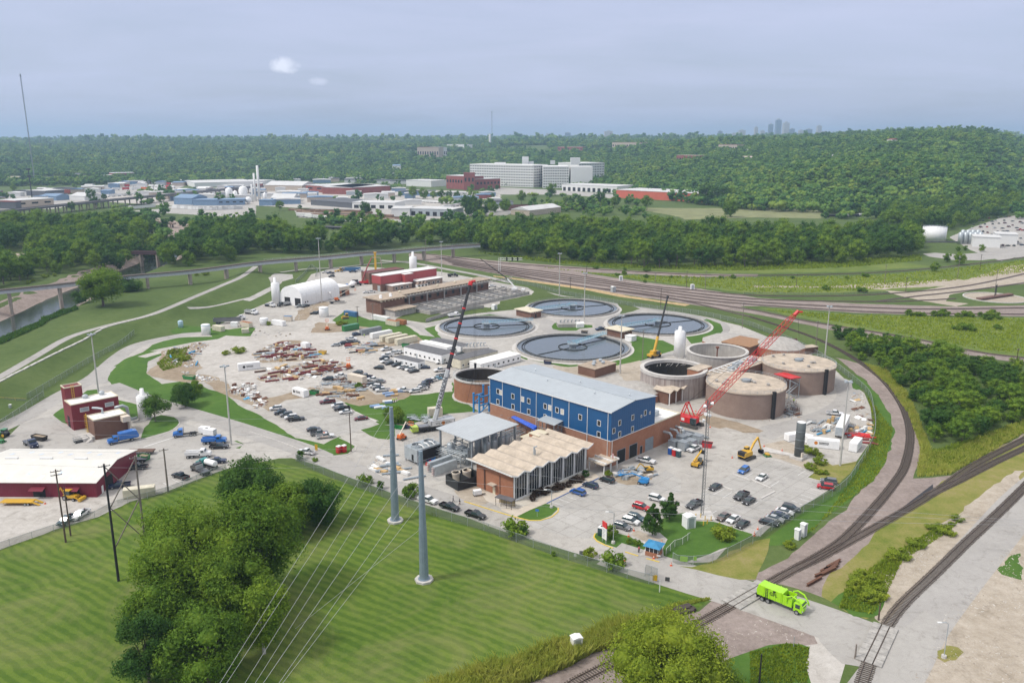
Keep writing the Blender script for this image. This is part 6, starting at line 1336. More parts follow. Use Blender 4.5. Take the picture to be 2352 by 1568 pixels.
CARS=[('e',2015,672,4,'pickup','black','black pickup beside the light mast in the west yard'),('e',1265,860,186,'pickup','black','black pickup with a flat bed nose-in at the maroon shed doorway'),('e',1990,806,10,'pickup','navy','dark pickup half hidden by the tree clump at the lot edge'),('e',1660,945,150,'pickup','black','black pickup parked alone by the wire fence, tailgate to the field'),('e',1100,1030,200,'pickup','navy','dark blue pickup beside the corner of the maroon shed'),('e',615,1350,264,'pickup','dark teal','dark blue-green pickup facing the field beside the white one'),('e',742,1300,262,'pickup','white','white pickup facing the field at the west yard fence'),('f',240,318,200,'suv','white','white off-roader with a black top, first in the row under the rubble heap'),('f',282,358,202,'suv','black','black suv second in the row along the grass bank'),('f',337,376,202,'suv','grey','grey suv third in the row along the grass bank'),('f',378,400,202,'suv','white','white suv squeezed beside the black pickup along the grass bank'),('f',425,418,20,'pickup','black','black pickup at the end of the upper row along the grass bank'),('f',587,510,20,'sedan','dark grey','dark grey coupe alone in the middle of the bank-side row'),('f',637,550,20,'pickup','grey','grey pickup with a covered bed beside the lettered white pickup'),('f',692,576,20,'pickup','white','white pickup with orange lettering, nearest the portable toilets'),('f',712,258,200,'pickup','maroon','maroon pickup parked by the stacked building materials'),('f',805,292,200,'suv','white','white suv between the maroon pickup and the black pickup'),('f',845,320,200,'pickup','black','black pickup between the white suv and the white sedan'),('f',880,350,200,'sedan','white','white sedan beside the black pickup at the lot end'),('f',1020,410,200,'sedan','maroon','dark red sedan alone at the right side of the lot'),('f',520,722,160,'pickup','white','white pickup driving along the road past the tree clump'),('f',1635,1165,-34,'pickup','white','white pickup behind the nearer tall steel pole'),('f',1835,1228,-34,'pickup','black','black pickup driving first of two past the office'),('f',2072,1302,-34,'pickup','black','black pickup driving behind, nearer the grass island'),('g',1405,1092,140,'suv','blue','bright blue suv leftmost of three before the office'),('g',1520,1030,140,'suv','navy','dark blue suv in the middle of three before the office'),('g',1672,980,140,'suv','black','black suv rightmost of three before the office'),('g',2030,800,-32,'pickup','white','white pickup near the dark doorways of the brick wing'),('k',1122,150,-34,'suv','grey','grey suv nearest the entrance sign island'),('k',1200,100,-34,'suv','white','white suv with a black roof between the grey one and a dark one'),('k',1248,68,-34,'suv','dark teal','dark suv tucked beside the nearer conical tree'),('g',1985,1228,-34,'suv','red','red suv mostly hidden behind the nearer conical tree'),('g',2128,1150,-34,'suv','white','white suv mostly hidden behind the farther conical tree'),('h',860,890,228,'suv','bright blue','bright blue hatchback at the top of the staff car park'),('h',1027,952,228,'sedan','white','white sedan next to the concrete island, right of the blue hatchback'),('h',597,1042,225,'sedan','black','black sedan at the left of the concrete islands'),('h',838,1125,225,'pickup','black','black pickup with a bright grille in the middle of the staff car park'),('h',907,1170,225,'sedan','black','black sedan beside the black pickup in the middle of the car park'),('h',405,1205,225,'pickup','dark grey','dark grey pickup at the foot of the lattice radio mast'),('h',672,1318,225,'sedan','brown','brown sedan in the front row beside the lawn'),('h',765,1338,225,'sedan','white','white sedan in the front row beside the lawn'),('h',848,1386,225,'sedan','black','black sedan in the front row beside the lawn'),('h',1292,1240,-33,'suv','dark grey','dark minivan at the top of the fence-side row of five'),('h',1235,1270,-33,'sedan','white','white sedan second in the fence-side row of five'),('h',1195,1304,-33,'sedan','navy','dark blue sedan in the middle of the fence-side row of five'),('h',1145,1334,-33,'sedan','silver','silver sedan fourth in the fence-side row of five'),('h',1090,1370,-33,'sedan','black','black sedan nearest the field in the fence-side row of five'),('h',1640,992,158,'suv','grey','grey suv at the right edge of the staff car park'),('h',1610,1042,158,'suv','red','red suv at the right edge of the staff car park'),('h',405,690,225,'pickup','white','white pickup with a bed cap by the blower units'),('h',1695,365,-18,'pickup','white','white pickup carrying bright blue pipes by the light mast'),('b',790,882,200,'sedan','silver','silver sedan at the left end of the pipe storage row'),('b',850,868,205,'suv','black','black suv beside the silver sedan at the pipe storage'),('b',910,862,205,'suv','black','black car in the pipe storage row, second from the right'),('b',966,856,205,'sedan','grey','grey car at the right end of the pipe storage row'),('b',930,826,0,'pickup','white','white pickup below the grey storage containers'),('b',980,784,40,'suv','navy','dark suv in front of the green container'),('b',1255,920,215,'pickup','white','white pickup in front of the cream containers'),('b',1265,978,182,'pickup','white','white service pickup left of the grey-roofed site office'),('b',1325,955,190,'pickup','white','white pickup behind the service pickup by the site offices'),('b',1365,946,190,'sedan','white','white car against the grey-roofed site office'),('b',1235,1006,195,'suv','black','black suv at the head of the row by the site offices'),('b',1255,1032,215,'pickup','white','white pickup third along the row by the site offices'),('b',1285,1050,215,'sedan','black','black sedan fourth along the row by the site offices'),('b',1348,1066,215,'suv','dark grey','dark grey suv in front of the low site office, left one'),('b',1398,1084,215,'sedan','white','white sedan in front of the low site office'),('b',1440,1094,215,'sedan','dark grey','dark grey sedan in front of the low site office, right one'),('b',1473,1104,215,'suv','white','white suv near the end of the site office row'),('b',1505,1122,215,'sedan','black','black sedan at the end of the site office row'),('b',1605,1088,185,'sedan','navy','dark blue sedan at the corner of the low site office'),('b',1185,1092,165,'suv','black','black suv driving through the gravel yard'),('b',1765,1042,200,'pickup','white','white pickup at the right end of the grey-roofed site office'),('b',1752,1114,200,'pickup','white','white pickup left of the black crane boom on open gravel'),('b',1885,1066,200,'pickup','white','white pickup right of the black crane boom'),('b',1772,1166,160,'pickup','grey','grey pickup half behind the crane boom'),('b',1875,996,200,'pickup','white','white pickup behind the crane boom by the cream site office'),('b',1925,972,205,'suv','black','black suv between the site offices and the valve platform'),('b',1950,958,205,'sedan','dark grey','dark grey car behind the black suv by the valve platform'),('b',1995,954,200,'pickup','white','white pickup nearest the valve platform stairs'),('b',1800,1006,200,'pickup','blue','blue pickup beside the boxy air conditioners'),('b',990,1138,165,'suv','dark grey','dark grey suv behind the tan container'),('b',1062,1172,165,'pickup','navy','dark blue pickup just right of the tan container'),('b',1135,1202,165,'pickup','white','white pickup third down from the tan container'),('b',1190,1216,165,'sedan','grey','grey car beside the puddle'),('b',1140,1246,165,'pickup','black','black pickup in the middle of the row by the puddle'),('b',1150,1264,170,'suv','white','white suv below the black pickup by the puddle'),('b',1180,1284,190,'suv','black','black suv above the last white pickup of the row'),('b',1222,1298,190,'pickup','white','white pickup last in the row by the wrapped timber'),('b',840,1168,165,'pickup','white','white pickup at the left of the tan container'),('b',716,1196,180,'suv','black','black suv alone left of the stacked materials'),('b',1412,1300,165,'pickup','white','white pickup behind the wrapped timber'),('b',1515,1308,200,'suv','white','white suv at the lower end of the diagonal row by the brick tank'),('b',1565,1290,205,'pickup','white','white pickup second in the diagonal row by the brick tank'),('b',1592,1272,205,'sedan','dark grey','grey sedan third in the diagonal row by the brick tank'),('b',1600,1248,205,'sedan','black','black sedan fourth in the diagonal row by the brick tank'),('b',1630,1222,205,'suv','navy','dark blue suv fifth in the diagonal row by the brick tank'),('b',1672,1206,205,'sedan','white','white sedan sixth in the diagonal row by the brick tank'),('b',1716,1192,205,'sedan','light blue','light blue sedan at the top of the diagonal row by the brick tank'),('b',1070,396,190,'sedan','white','white car left of a pair outside the red works'),('b',1118,392,190,'pickup','white','white pickup right of a pair outside the red works'),('b',695,212,190,'pickup','white','white pickup behind the arched hall, far yard'),('b',740,218,180,'pickup','navy','dark pickup in the far yard beside the white one'),('b',750,248,200,'suv','dark grey','dark car below the pickups in the far yard'),('b',945,206,190,'pickup','navy','dark pickup in front of the blue container, far yard'),('b',1008,196,190,'pickup','white','white pickup right of the blue container, far yard'),('b',456,524,225,'pickup','silver','silver pickup right of the arched hall doorways'),('b',508,524,240,'pickup','dark grey','dark pickup right of the silver one at the arched hall'),('b',588,590,180,'suv','black','black car left of a pair near the white round tank'),('b',632,582,180,'suv','navy','dark car right of a pair near the white round tank'),('b',2225,342,190,'pickup','white','white pickup left one behind the basins'),('b',2325,356,190,'pickup','white','white pickup right one behind the basins'),('c',925,735,205,'pickup','navy','dark pickup on the road between the round settling tanks'),]
for k,x,y,a,kd,col,lab in CARS:K10(k,x,y,a,kd,col,lab)
o=[o for o in bpy.data.objects if o.get('label','').startswith('white pickup with orange lettering')][0]
MB().box(-.6,-.4,1.87,.0,.4,2.0).bd('roof_beacon',K35('orange'),o)
def K36(parent,body,loc,rot,size,mat,name='lettering',ext=.012):
 cu_=bpy.data.curves.new(name,'FONT');cu_.body=body;cu_.size=size;cu_.extrude=ext;cu_.align_x='CENTER';cu_.align_y='CENTER';cu_.materials.append(mat)
 to_=bpy.data.objects.new('tmp',cu_);me=bpy.data.meshes.new_from_object(to_);me.name=name;bpy.data.objects.remove(to_)
 t=bpy.data.objects.new(name,me);COL.objects.link(t);t.parent=parent;t.location=loc;t.rotation_euler=rot;return t
Jh1=pm('black_lettering',(.01,.01,.01),.6,var=.02);Ji1=pm('white_lettering',(.8,.8,.8),.6,var=.02);Jj1=pm('orange_lettering',(.6,.2,.02),.6,var=.02)
K36(o,'WILKERSON',(-.4,-1.02,.84),(math.pi/2,0,0),.42,Jj1)
def refuse(k,x,y,deg,col,label,hero=False):
 t=K0('refuse_truck',label,'garbage truck',G(k,x,y),R(deg));pc=K35(col)
 b_=MB();K33(b_,[(-4.7,1.15),(-4.9,2.2),(-4.5,3.55),(-4.1,3.72),(-3.3,3.6),(1.0,3.6),(1.0,1.15)],1.28);
 for x_ in(-3.2,-1.9,-.6,.6):b_.box(x_-.06,-1.36,1.2,x_+.06,1.36,3.62)
 b_.bd('body',pc,t)
 h_=MB();h_.box(1.02,-1.25,1.15,3.0,-1.1,3.3);h_.box(1.02,1.1,1.15,3.0,1.25,3.3);h_.box(2.85,-1.1,1.15,3.0,1.1,3.2);h_.bd('hopper_wall',pc,t);MB().box(1.02,-1.09,1.15,2.84,1.09,2.4).bd('hopper_bed',JK,t)
 c=MB();K33(c,[(3.35,.6),(3.35,2.45),(3.6,2.6),(4.9,2.6),(5.15,1.6),(5.2,.6)],1.2);cb=c.bd('cab',pc,t)
 MB().box(4.72,-1.0,1.55,5.19,1.0,2.42).bd('windscreen',Jd1,t)
 for s in(-1,1):MB().box(3.75,s*1.205-.02,1.5,4.75,s*1.205+.02,2.35).bd('side_window',Jd1,t);MB().box(5.18,s*.85-.18,.85,5.24,s*.85+.18,1.1).bd('headlight',Je1,t)
 for s in(-1,1):
  a=MB();a.tube([(1.9,s*1.45,2.2),(2.1,s*1.45,3.4),(3.0,s*1.45,3.9),(4.4,s*1.45,3.5),(5.3,s*1.45,2.3),(5.55,s*1.45,1.6)],.17,6);a.bd('lift_arm',pc,t)
 MB().tube([(5.3,-1.45,2.2),(5.3,1.45,2.2)],.12,6).bd('cross_bar',pc,t)
 f=MB();f.box(-4.6,-.45,.75,4.6,.45,1.1);f.bd('chassis',Jg1,t)
 for x_ in(4.15,-2.2,-3.5):
  for y in(-1.05,1.05):K5(t,x_,y,.52,.42)
 if hero:
  for s in(-1,1):K36(t,'GFL',(-1.0,s*1.375,2.55),(math.pi/2,0,0 if s<0 else math.pi),1.05,Jh1)
  for s in(-1,1):
   l_=MB();
   for q in range(3):l_.tube([(-.95+.1*s*q,s*1.372,3.0),(-1.1+.28*q,s*1.372,3.38+.07*(q==1))],[.04,.11],5)
   l_.bd('leaf_emblem',Jh1,t)
   l_=MB();
   for q in range(6):l_.box(-2.75,s*1.33-.02,1.5+q*.35,-2.3,s*1.33+.05,1.56+q*.35)
   l_.bar((-2.75,s*1.36,1.3),(-2.75,s*1.36,3.5),.06);l_.bar((-2.3,s*1.36,1.3),(-2.3,s*1.36,3.5),.06);l_.bd('ladder',Jg1,t)
  MB().box(-4.95,-1.2,1.0,-4.8,1.2,1.3).bd('rear_bumper',Jg1,t);MB().box(-4.86,-1.1,.35,-4.8,1.1,1.0).bd('mud_flap',Jg1,t)
 return t
refuse('l',275,850,hd(G('l',90,800),G('l',440,940))*180/math.pi,'lime','lime green front-loading refuse truck with raised arms on the level crossing',True)
def rearloader(k,x,y,deg,col,label):
 t=K0('refuse_truck',label,'garbage truck',G(k,x,y),R(deg));pc=K35(col)
 b_=MB();K33(b_,[(-4.6,1.0),(-4.9,1.6),(-4.3,3.3),(-3.2,3.55),(1.2,3.3),(1.2,1.1)],1.25);b_.bd('body',pc,t)
 for x_ in(-2.6,-1.2,.2):MB().box(x_-.06,-1.3,1.1,x_+.06,1.3,3.4).bd('rib',pc,t)
 c=MB();K33(c,[(1.5,.7),(1.5,2.5),(2.8,2.5),(3.1,1.75),(4.4,1.55),(4.6,.7)],1.1);c.bd('cab',pc,t);MB().box(2.55,-.95,1.7,3.06,.95,2.4).bd('windscreen',Jd1,t)
 for s in(-1,1):MB().box(1.8,s*1.1-.02,1.7,2.7,s*1.1+.02,2.35).bd('side_window',Jd1,t);MB().box(4.5,s*.75-.16,.95,4.63,s*.75+.16,1.2).bd('headlight',Je1,t)
 MB().box(-4.4,-.45,.7,4.3,.45,1.0).bd('chassis',Jg1,t)
 for x_ in(3.6,-2.6):
  for y in(-.98,.98):K5(t,x_,y,.5,.4)
 return t
rearloader('e',1130,612,hd(G('e',1250,590),G('e',1000,640))*180/math.pi,'bright blue','bright blue rear-loading refuse truck parked beside the brick block')
def K21(k,x,y,deg,col,label,bed=None,nm='lorry',cat='truck'):
 t=K0(nm,label,cat,G(k,x,y),R(deg));pc=K35(col)
 c=MB();K33(c,[(.2,.7),(.2,2.7),(1.5,2.7),(1.8,1.9),(3.2,1.6),(3.4,.7)],1.12);c.bd('cab',pc,t);MB().box(1.25,-.95,1.8,1.78,.95,2.5).bd('windscreen',Jd1,t)
 for s in(-1,1):MB().box(.5,s*1.11-.02,1.8,1.35,s*1.11+.02,2.45).bd('side_window',Jd1,t);MB().box(3.3,s*.75-.16,.95,3.43,s*.75+.16,1.2).bd('headlight',Je1,t)
 MB().box(-4.2,-.45,.7,3.2,.45,1.0).bd('chassis',Jg1,t)
 for x_ in(2.5,-2.2,-3.4):
  for y in(-.98,.98):K5(t,x_,y,.5,.4,p_full(k,x,y))
 if bed=='dump':
  b_=MB();b_.box(-4.4,-1.2,1.05,.0,-1.1,2.3);b_.box(-4.4,1.1,1.05,.0,1.2,2.3);b_.box(-.12,-1.1,1.05,0,1.1,2.6);b_.box(-4.4,-1.1,1.05,-4.3,1.1,2.2);b_.box(-4.3,-1.1,1.05,-.12,1.1,1.3);b_.bd('dump_body',K35('silver')if col!='maroon' else pc,t)
 elif bed=='flat':MB().box(-4.4,-1.2,1.05,0,1.2,1.25).bd('flat_bed',K35('dark grey'),t);MB().box(-.2,-1.15,1.25,0,1.15,2.4).bd('headboard',K35('silver'),t)
 elif bed=='tank':MB().tube([(-4.3,0,1.95),(-4.1,0,1.95),(-.2,0,1.95),(0,0,1.95)],[.6,.9,.9,.6],16).bd('tank',JV,t)
 elif bed=='mixer':MB().tube([(-4.4,0,2.6),(-3.2,0,2.4),(-1.6,0,2.15),(-.1,0,1.9)],[.5,1.2,1.25,.6],16).bd('mixer_drum',JV,t)
 elif bed=='service':b_=MB();b_.box(-4.3,-1.15,1.05,-.1,-.7,2.1);b_.box(-4.3,.7,1.05,-.1,1.15,2.1);b_.box(-4.3,-.7,1.05,-.1,.7,1.3);b_.bd('service_body',pc,t)
 elif bed=='fifth':MB().lathe([(.6,1.0),(.6,1.15)],14,-2.8,0).bd('fifth_wheel',Jg1,t);MB().tube([(0,-.8,1),(0,-.8,3.1)],.12,8).bd('exhaust',JO,t)
 return t
def p_full(k,x,y):return G(k,x,y).y<330
K21('e',1690,560,200,'bright blue','bright blue semi tractor without a trailer in the west yard','fifth');K21('e',1985,625,8,'bright blue','bright blue service truck behind the black pickup by the light mast','service');K21('e',1840,752,8,'white','white crew-cab service truck in the middle of the west yard','service')
K21('e',290,655,-42,'navy','dark blue flatbed truck at the left of the west yard','flat');K21('e',1215,800,186,'white','white truck beside the maroon shed, behind the black pickup','flat');K21('e',1835,890,140,'black','black flatbed truck by the fence at the tree clump','flat');K21('e',1895,845,150,'teal','teal tanker truck with a white tank beside the tree clump','tank')
K21('b',190,520,-35,'white','white truck left of the arched hall doorways','flat');K21('b',300,515,-130,'dark grey','dark truck reversing out of the left arched hall doorway','dump');K21('b',20,590,-30,'white','white lorry at the far left of the dusty yard','dump')
K21('b',905,348,205,'bright blue','blue concrete mixer truck with a white drum near the red pump truck','mixer');K21('b',980,328,20,'black','black concrete mixer truck behind the blue one','mixer');K21('b',1870,245,10,'black','black truck beyond the red works building','service')
K21('b',1885,612,40,'white','white utility truck on the road by the left settling tank','service');K21('a',2320,585,-10,'white','white tipper truck second in line by the levee foot','dump');K21('a',2200,640,15,'white','white tractor pulling a long grey tipping trailer','fifth');K21('d',345,858,170,'maroon','dark red dump truck at the back of the farthest digester','dump')
def K22(k,x,y,deg,L_,W_,h_,z0,col,label,kind='box',nm='trailer'):
 t=K0(nm,label,'trailer',G(k,x,y),R(deg));full=p_full(k,x,y)
 if kind=='box':
  MB().box(-L_/2,-W_/2,z0,L_/2,W_/2,z0+h_).bd('body',col,t);MB().box(-L_/2-.02,-W_/2+.1,z0+.1,-L_/2,W_/2-.1,z0+h_-.1).bd('rear_door',JO,t)
 elif kind=='tip':
  b_=MB();b_.box(-L_/2,-W_/2,z0,L_/2,-W_/2+.12,z0+h_);b_.box(-L_/2,W_/2-.12,z0,L_/2,W_/2,z0+h_);b_.box(-L_/2,-W_/2+.12,z0,-L_/2+.12,W_/2-.12,z0+h_);b_.box(L_/2-.12,-W_/2+.12,z0,L_/2,W_/2-.12,z0+h_);b_.box(-L_/2+.12,-W_/2+.12,z0,L_/2-.12,W_/2-.12,z0+.2);b_.bd('body',col,t)
 else:
  b_=MB();b_.box(-L_/2,-W_/2,z0,L_/2,W_/2,z0+.18)
  for i in range(8):b_.box(-L_/2+i*L_/8,-W_/2-.04,z0-.15,-L_/2+i*L_/8+.1,W_/2+.04,z0-.002)
  b_.bd('deck',col,t)
 for x_ in(-L_/2+L_*.12,-L_/2+L_*.22):
  for y in(-W_/2+.2,W_/2-.2):K5(t,x_,y,min(.5,z0*.5),.3,full)
 MB().bar((L_/2,0,z0*.7),(L_/2+1.3,0,z0*.6),.15).bd('drawbar',Jg1,t)
 return t
K22('e',1885,540,165,3.6,1.9,1.9,.6,JV,'white enclosed cargo trailer, the farther of two in the west yard');K22('e',1930,558,165,4.0,2.0,1.9,.6,JV,'white enclosed cargo trailer, the nearer of two in the west yard')
Jk1=pm('machine_yellow',(.58,.34,.03),.45,var=.1);K22('e',170,1185,180,8.5,2.4,0,.9,Jk1,'yellow low-bed trailer with ramps outside the maroon shed','flat','lowbed_trailer')
for s in(-1,1):MB().add([(-4.2,s*.8-.35,.95),(-4.2,s*.8+.35,.95),(-6.2,s*.8+.35,.1),(-6.2,s*.8-.35,.1),(-4.2,s*.8-.35,1.05),(-4.2,s*.8+.35,1.05),(-6.2,s*.8+.35,.2),(-6.2,s*.8-.35,.2)],[(3,2,1,0),(4,5,6,7),(0,1,5,4),(1,2,6,5),(2,3,7,6),(3,0,4,7)]).bd('ramp',Jk1,bpy.data.objects['lowbed_trailer'])
K22('e',1300,722,180,8,2.4,0,1.1,pm('rust_deck',(.12,.07,.05),.9),'brown flat trailer behind the maroon shed corner','flat')
K22('a',2090,672,12,14,2.5,1.9,1.1,K35('grey'),'long grey tipping trailer by the foot of the levee','tip');K22('h',1762,520,hd(G('h',1720,610),G('h',1800,440))*180/math.pi,15.5,2.6,2.9,1.1,JG,'long white box trailer beside the light mast on the laydown area')
K22('b',800,490,10,9,2.5,0,1.0,Jg1,'black low trailer in front of the brick shed','flat')
K22('g',480,1105,20,2.2,1.3,1.2,.5,JV,'small white towed generator beside the brick office wall',nm='generator_trailer')
Jl1=pm('crawler_track',(.10,.095,.085),.8,.3);Jm1=pm('lift_orange',(.62,.14,.02),.5)
def K38(t,L_,W_,h_,gap):
 for s in(-1,1):
  m_=MB();pr=[(-L_/2,h_*.35),(-L_/2+.25,0),(L_/2-.25,0),(L_/2,h_*.35),(L_/2,h_*.65),(L_/2-.25,h_),(-L_/2+.25,h_),(-L_/2,h_*.65)];m_.xprism(pr,s*gap-W_/2,s*gap+W_/2);m_.bd('crawler_track',Jl1,t)
def K23(k,x,y,deg,sc,label,arm,slew=0):
 t=K0('excavator',label,'excavator',G(k,x,y),R(deg));t.scale=(sc,)*3
 K38(t,4.6,.65,.95,1.25);MB().box(-.9,-.95,.5,.9,.95,1.15).bd('undercarriage',Jl1,t)
 b_=MB();K33(b_,[(-2.9,1.2),(-2.9,2.3),(-2.6,2.6),(.6,2.6),(.9,2.2),(.9,1.2)],1.35);b_.bd('house',Jk1,t);MB().box(-2.92,-1.2,1.5,-1.6,1.2,2.66).bd('counterweight',Jg1,t)
 MB().box(.0,.35,1.3,1.5,1.32,3.15).bd('cab',Jd1,t);MB().box(-.05,.3,3.16,1.5,1.36,3.26).bd('cab_roof',Jk1,t)
 a,b2,c=[Vector((p[0],-.1,p[1]))for p in arm];s0=Vector((.9,-.1,1.8))
 MB().tube([s0,s0.lerp(a,.5)+Vector((0,0,.5)),a],[.34,.38,.28],4).bd('boom',Jk1,t);MB().tube([a,b2],[.26,.18],4).bd('dipper',Jk1,t)
 q=MB();q.add([(b2.x-.6,-.7,b2.z),(b2.x+.5,-.7,b2.z+.1),(b2.x+.5,-.7,b2.z-1.1),(b2.x-.5,-.7,b2.z-.9),(b2.x-.6,.6,b2.z),(b2.x+.5,.6,b2.z+.1),(b2.x+.5,.6,b2.z-1.1),(b2.x-.5,.6,b2.z-.9)],[(0,1,2,3),(7,6,5,4),(0,4,5,1),(1,5,6,2),(2,6,7,3)]);q.bd('bucket',JK,t)
 return t
K23('h',890,765,hd(G('h',850,760),G('h',1010,700))*180/math.pi,1.05,'large yellow and black crawler excavator beside the foundation slab',[(4.6,5.6),(6.6,1.2),(0,0)]);K23('g',2040,890,190,.62,'small yellow excavator among the pipes outside the brick wing',[(3.6,4.6),(5.6,1.6),(0,0)]);K23('c',765,1098,-10,.62,'small yellow excavator on the dirt below the nearest settling tank',[(3.8,4.8),(5.0,1.2),(0,0)])
def K24(k,x,y,deg,label,kind,nm):
 t=K0(nm,label,'machine',G(k,x,y),R(deg))
 if kind=='backhoe':
  MB().box(-1.6,-.8,.7,2.2,.8,1.5).bd('body',Jk1,t);MB().box(-1.3,-.75,1.5,.4,.75,2.7).bd('cab',Jd1,t);MB().box(-1.4,-.85,2.7,.5,.85,2.85).bd('cab_roof',Jk1,t)
  for s in(-1,1):MB().bar((1.2,s*.9,1.3),(3.3,s*.9,.7),.2).bd('loader_arm',Jk1,t)
  MB().box(3.2,-1.2,.2,4.0,1.2,1.0).bd('loader_bucket',Jk1,t);MB().tube([(-1.6,0,1.2),(-2.8,0,3.2),(-3.6,0,1.6)],[.22,.2,.14],4).bd('digger_arm',Jk1,t)
  for x_,r_ in((1.7,.45),(-1,.7)):
   for y_ in(-.95,.95):K5(t,x_,y_,r_,.4)
 elif kind=='telehandler':
  MB().box(-2.4,-1.0,.7,1.8,1.0,1.6).bd('body',Jk1,t);MB().box(-.6,-1.1,1.3,.9,-.2,2.5).bd('cab',Jd1,t);MB().tube([(-2.2,.3,2.1),(3.6,.3,3.6)],[.34,.26],4).bd('boom',Jk1,t);MB().box(3.5,-.7,2.6,4.1,1.1,3.7).bd('fork_carriage',Jg1,t)
  for x_ in(1.4,-1.7):
   for y_ in(-1.05,1.05):K5(t,x_,y_,.62,.42)
 elif kind=='tractor':
  MB().box(.2,-.45,.8,2.2,.45,1.7).bd('bonnet',K35('green'),t);MB().box(-1.2,-.8,1.0,.2,.8,2.6).bd('cab',Jd1,t);MB().box(-1.3,-.9,2.6,.3,.9,2.8).bd('cab_roof',K35('green'),t)
  for x_,r_ in((1.7,.5),(-.7,.85)):
   for y_ in(-.95,.95):
    w_=K5(t,x_,y_,r_,.4);w_.children[0].data.materials[0]=Jk1
 elif kind=='dozer':
  K38(t,3.2,.55,.9,1.0);MB().box(-1.5,-.7,.6,1.6,.7,1.7).bd('body',Jk1,t);MB().box(-1.3,-.7,1.7,.1,.7,2.7).bd('cab',Jd1,t);MB().box(-1.4,-.8,2.7,.2,.8,2.85).bd('cab_roof',Jk1,t);MB().box(2.0,-1.6,.1,2.2,1.6,1.2).bd('blade',Jk1,t)
 elif kind=='mower':
  MB().box(-.8,-.5,.4,.8,.5,.9).bd('body',K35('green'),t);MB().box(-1.2,-1.0,.15,1.0,1.0,.35).bd('mower_deck',K35('green'),t)
  for y_ in(-.6,.6):K5(t,-.7,y_,.32,.25);K5(t,.7,y_,.25,.2)
 return t
K24('e',650,1140,-12,'yellow backhoe loader outside the maroon shed','backhoe','backhoe_loader');K24('h',435,830,hd(G('h',400,840),G('h',520,740))*180/math.pi,'yellow telehandler near the lattice radio mast','telehandler','telehandler');K24('e',35,565,170,'green tractor with yellow wheels at the left edge','tractor','tractor');K24('e',12,618,170,'green ride-on mower behind the tractor at the left edge','mower','ride_on_mower')
K24('b',880,630,200,'yellow bulldozer beside the dark blue container','dozer','bulldozer');K24('b',830,200,180,'yellow wheel loader in the far yard behind the arched hall','backhoe','wheel_loader');K24('h',1075,742,100,'small yellow plate compactor on the foundation slab','mower','compactor').children[0].data.materials[0]=Jk1
def K25(k,x,y,deg,mat,label,pts):
 t=K0('boom_lift',label,'lift',G(k,x,y),R(deg));MB().box(-1.3,-1.0,.6,1.3,1.0,1.1).bd('chassis',mat,t);MB().box(-1.6,-.7,1.1,.6,.7,2.0).bd('turret',mat,t)
 for x_ in(-.95,.95):
  for y_ in(-1.0,1.0):K5(t,x_,y_,.45,.32,p_full(k,x,y))
 MB().tube([(-1.0,0,1.9)]+[(p[0],0,p[1])for p in pts],[.24]+[.18]*len(pts),4).bd('boom',mat if 'blue' in label else JX,t);e=pts[-1]
 b_=MB()
 for z in(0,1.1):
  b_.bar((e[0],-.8,e[1]+z),(e[0],.8,e[1]+z),.08);b_.bar((e[0]+.9,-.8,e[1]+z),(e[0]+.9,.8,e[1]+z),.08);b_.bar((e[0],-.8,e[1]+z),(e[0]+.9,-.8,e[1]+z),.08);b_.bar((e[0],.8,e[1]+z),(e[0]+.9,.8,e[1]+z),.08)
 for xx in(0,.9):
  for yy in(-.8,.8):b_.bar((e[0]+xx,yy,e[1]),(e[0]+xx,yy,e[1]+1.1),.07)
 b_.box(e[0],-.8,e[1],e[0]+.9,.8,e[1]+.06);b_.bd('platform',mat,t);return t
K25('f',1395,590,60,Jm1,'orange boom lift beside the crane truck',[(2.5,5.4),(4.6,3.4)]);K25('b',800,465,25,Jm1,'orange boom lift with its arm raised by the brick shed',[(8,6.5),(11,5.6)]);K25('g',2005,1000,150,JY,'blue boom lift at the parking corner outside the brick wing',[(3.5,2.6),(6.5,1.4)]);K25('b',710,735,100,Jm1,'orange scissor-armed lift at the edge of the gravel road',[(1.6,3.4),(.4,4.4)]);K25('b',905,1080,100,Jm1,'orange forklift-like lift among the stacked steel',[(1.0,2.2),(1.4,2.8)])
def K32(k,x,y,Y):
 a=G(k,x,y,0);c=Vector((0,0,H));d=a-c;return c+d*(Y/d.y)
cf=G('f',1700,500);bfp=G('g',560,330);tip=K32('b',2030,290,bfp.y);foot=Vector((cf.x,cf.y,3.4))
ck=K0('mobile_crane','big mobile crane with a black and grey telescopic boom raised over the brick tank','crane',(0,0,0))
dirv=tip-foot;Lb=dirv.length;u_=dirv.normalized()
def along_b(f_):return foot+dirv*f_
MB().tube([along_b(0),along_b(.36)],[.85,.80],6).bd('boom_base',K35('silver'),ck);MB().tube([along_b(.36),along_b(.98)],[.68,.45],6).bd('boom',Jg1,ck)
for f_ in(.355,.47,.58,.69,.80):MB().tube([along_b(f_-.004),along_b(f_+.006)],.80-.32*(f_-.3),6).bd('boom_collar',JZ,ck)
MB().tube([along_b(.972),along_b(1.0)],.75,6).bd('boom_head',JZ,ck);b_=MB();b_.tube([tip,tip+Vector((1.6,0,.3))],.35,6);b_.bd('boom_nose',JZ,ck)
hook=K32('b',2070,1060,bfp.y);b_=MB()
for dx in(-.35,0,.35):b_.tube([tip+Vector((1.2+dx,0,0)),hook+Vector((dx,0,0))],.035,4)
b_.bd('hoist_rope',Jg1,ck);MB().tube([hook+Vector((0,0,.8)),hook-Vector((0,0,1.0))],[.5,.4],8).bd('hook_block',Jg1,ck)
b_=MB()
for x,y in((1990,1410),(2080,1400),(2040,1230),(2115,1255)):b_.tube([hook-Vector((0,0,1)),K32('b',x,y,bfp.y+(-1.5 if x<2050 else 1.5))],.05,4)
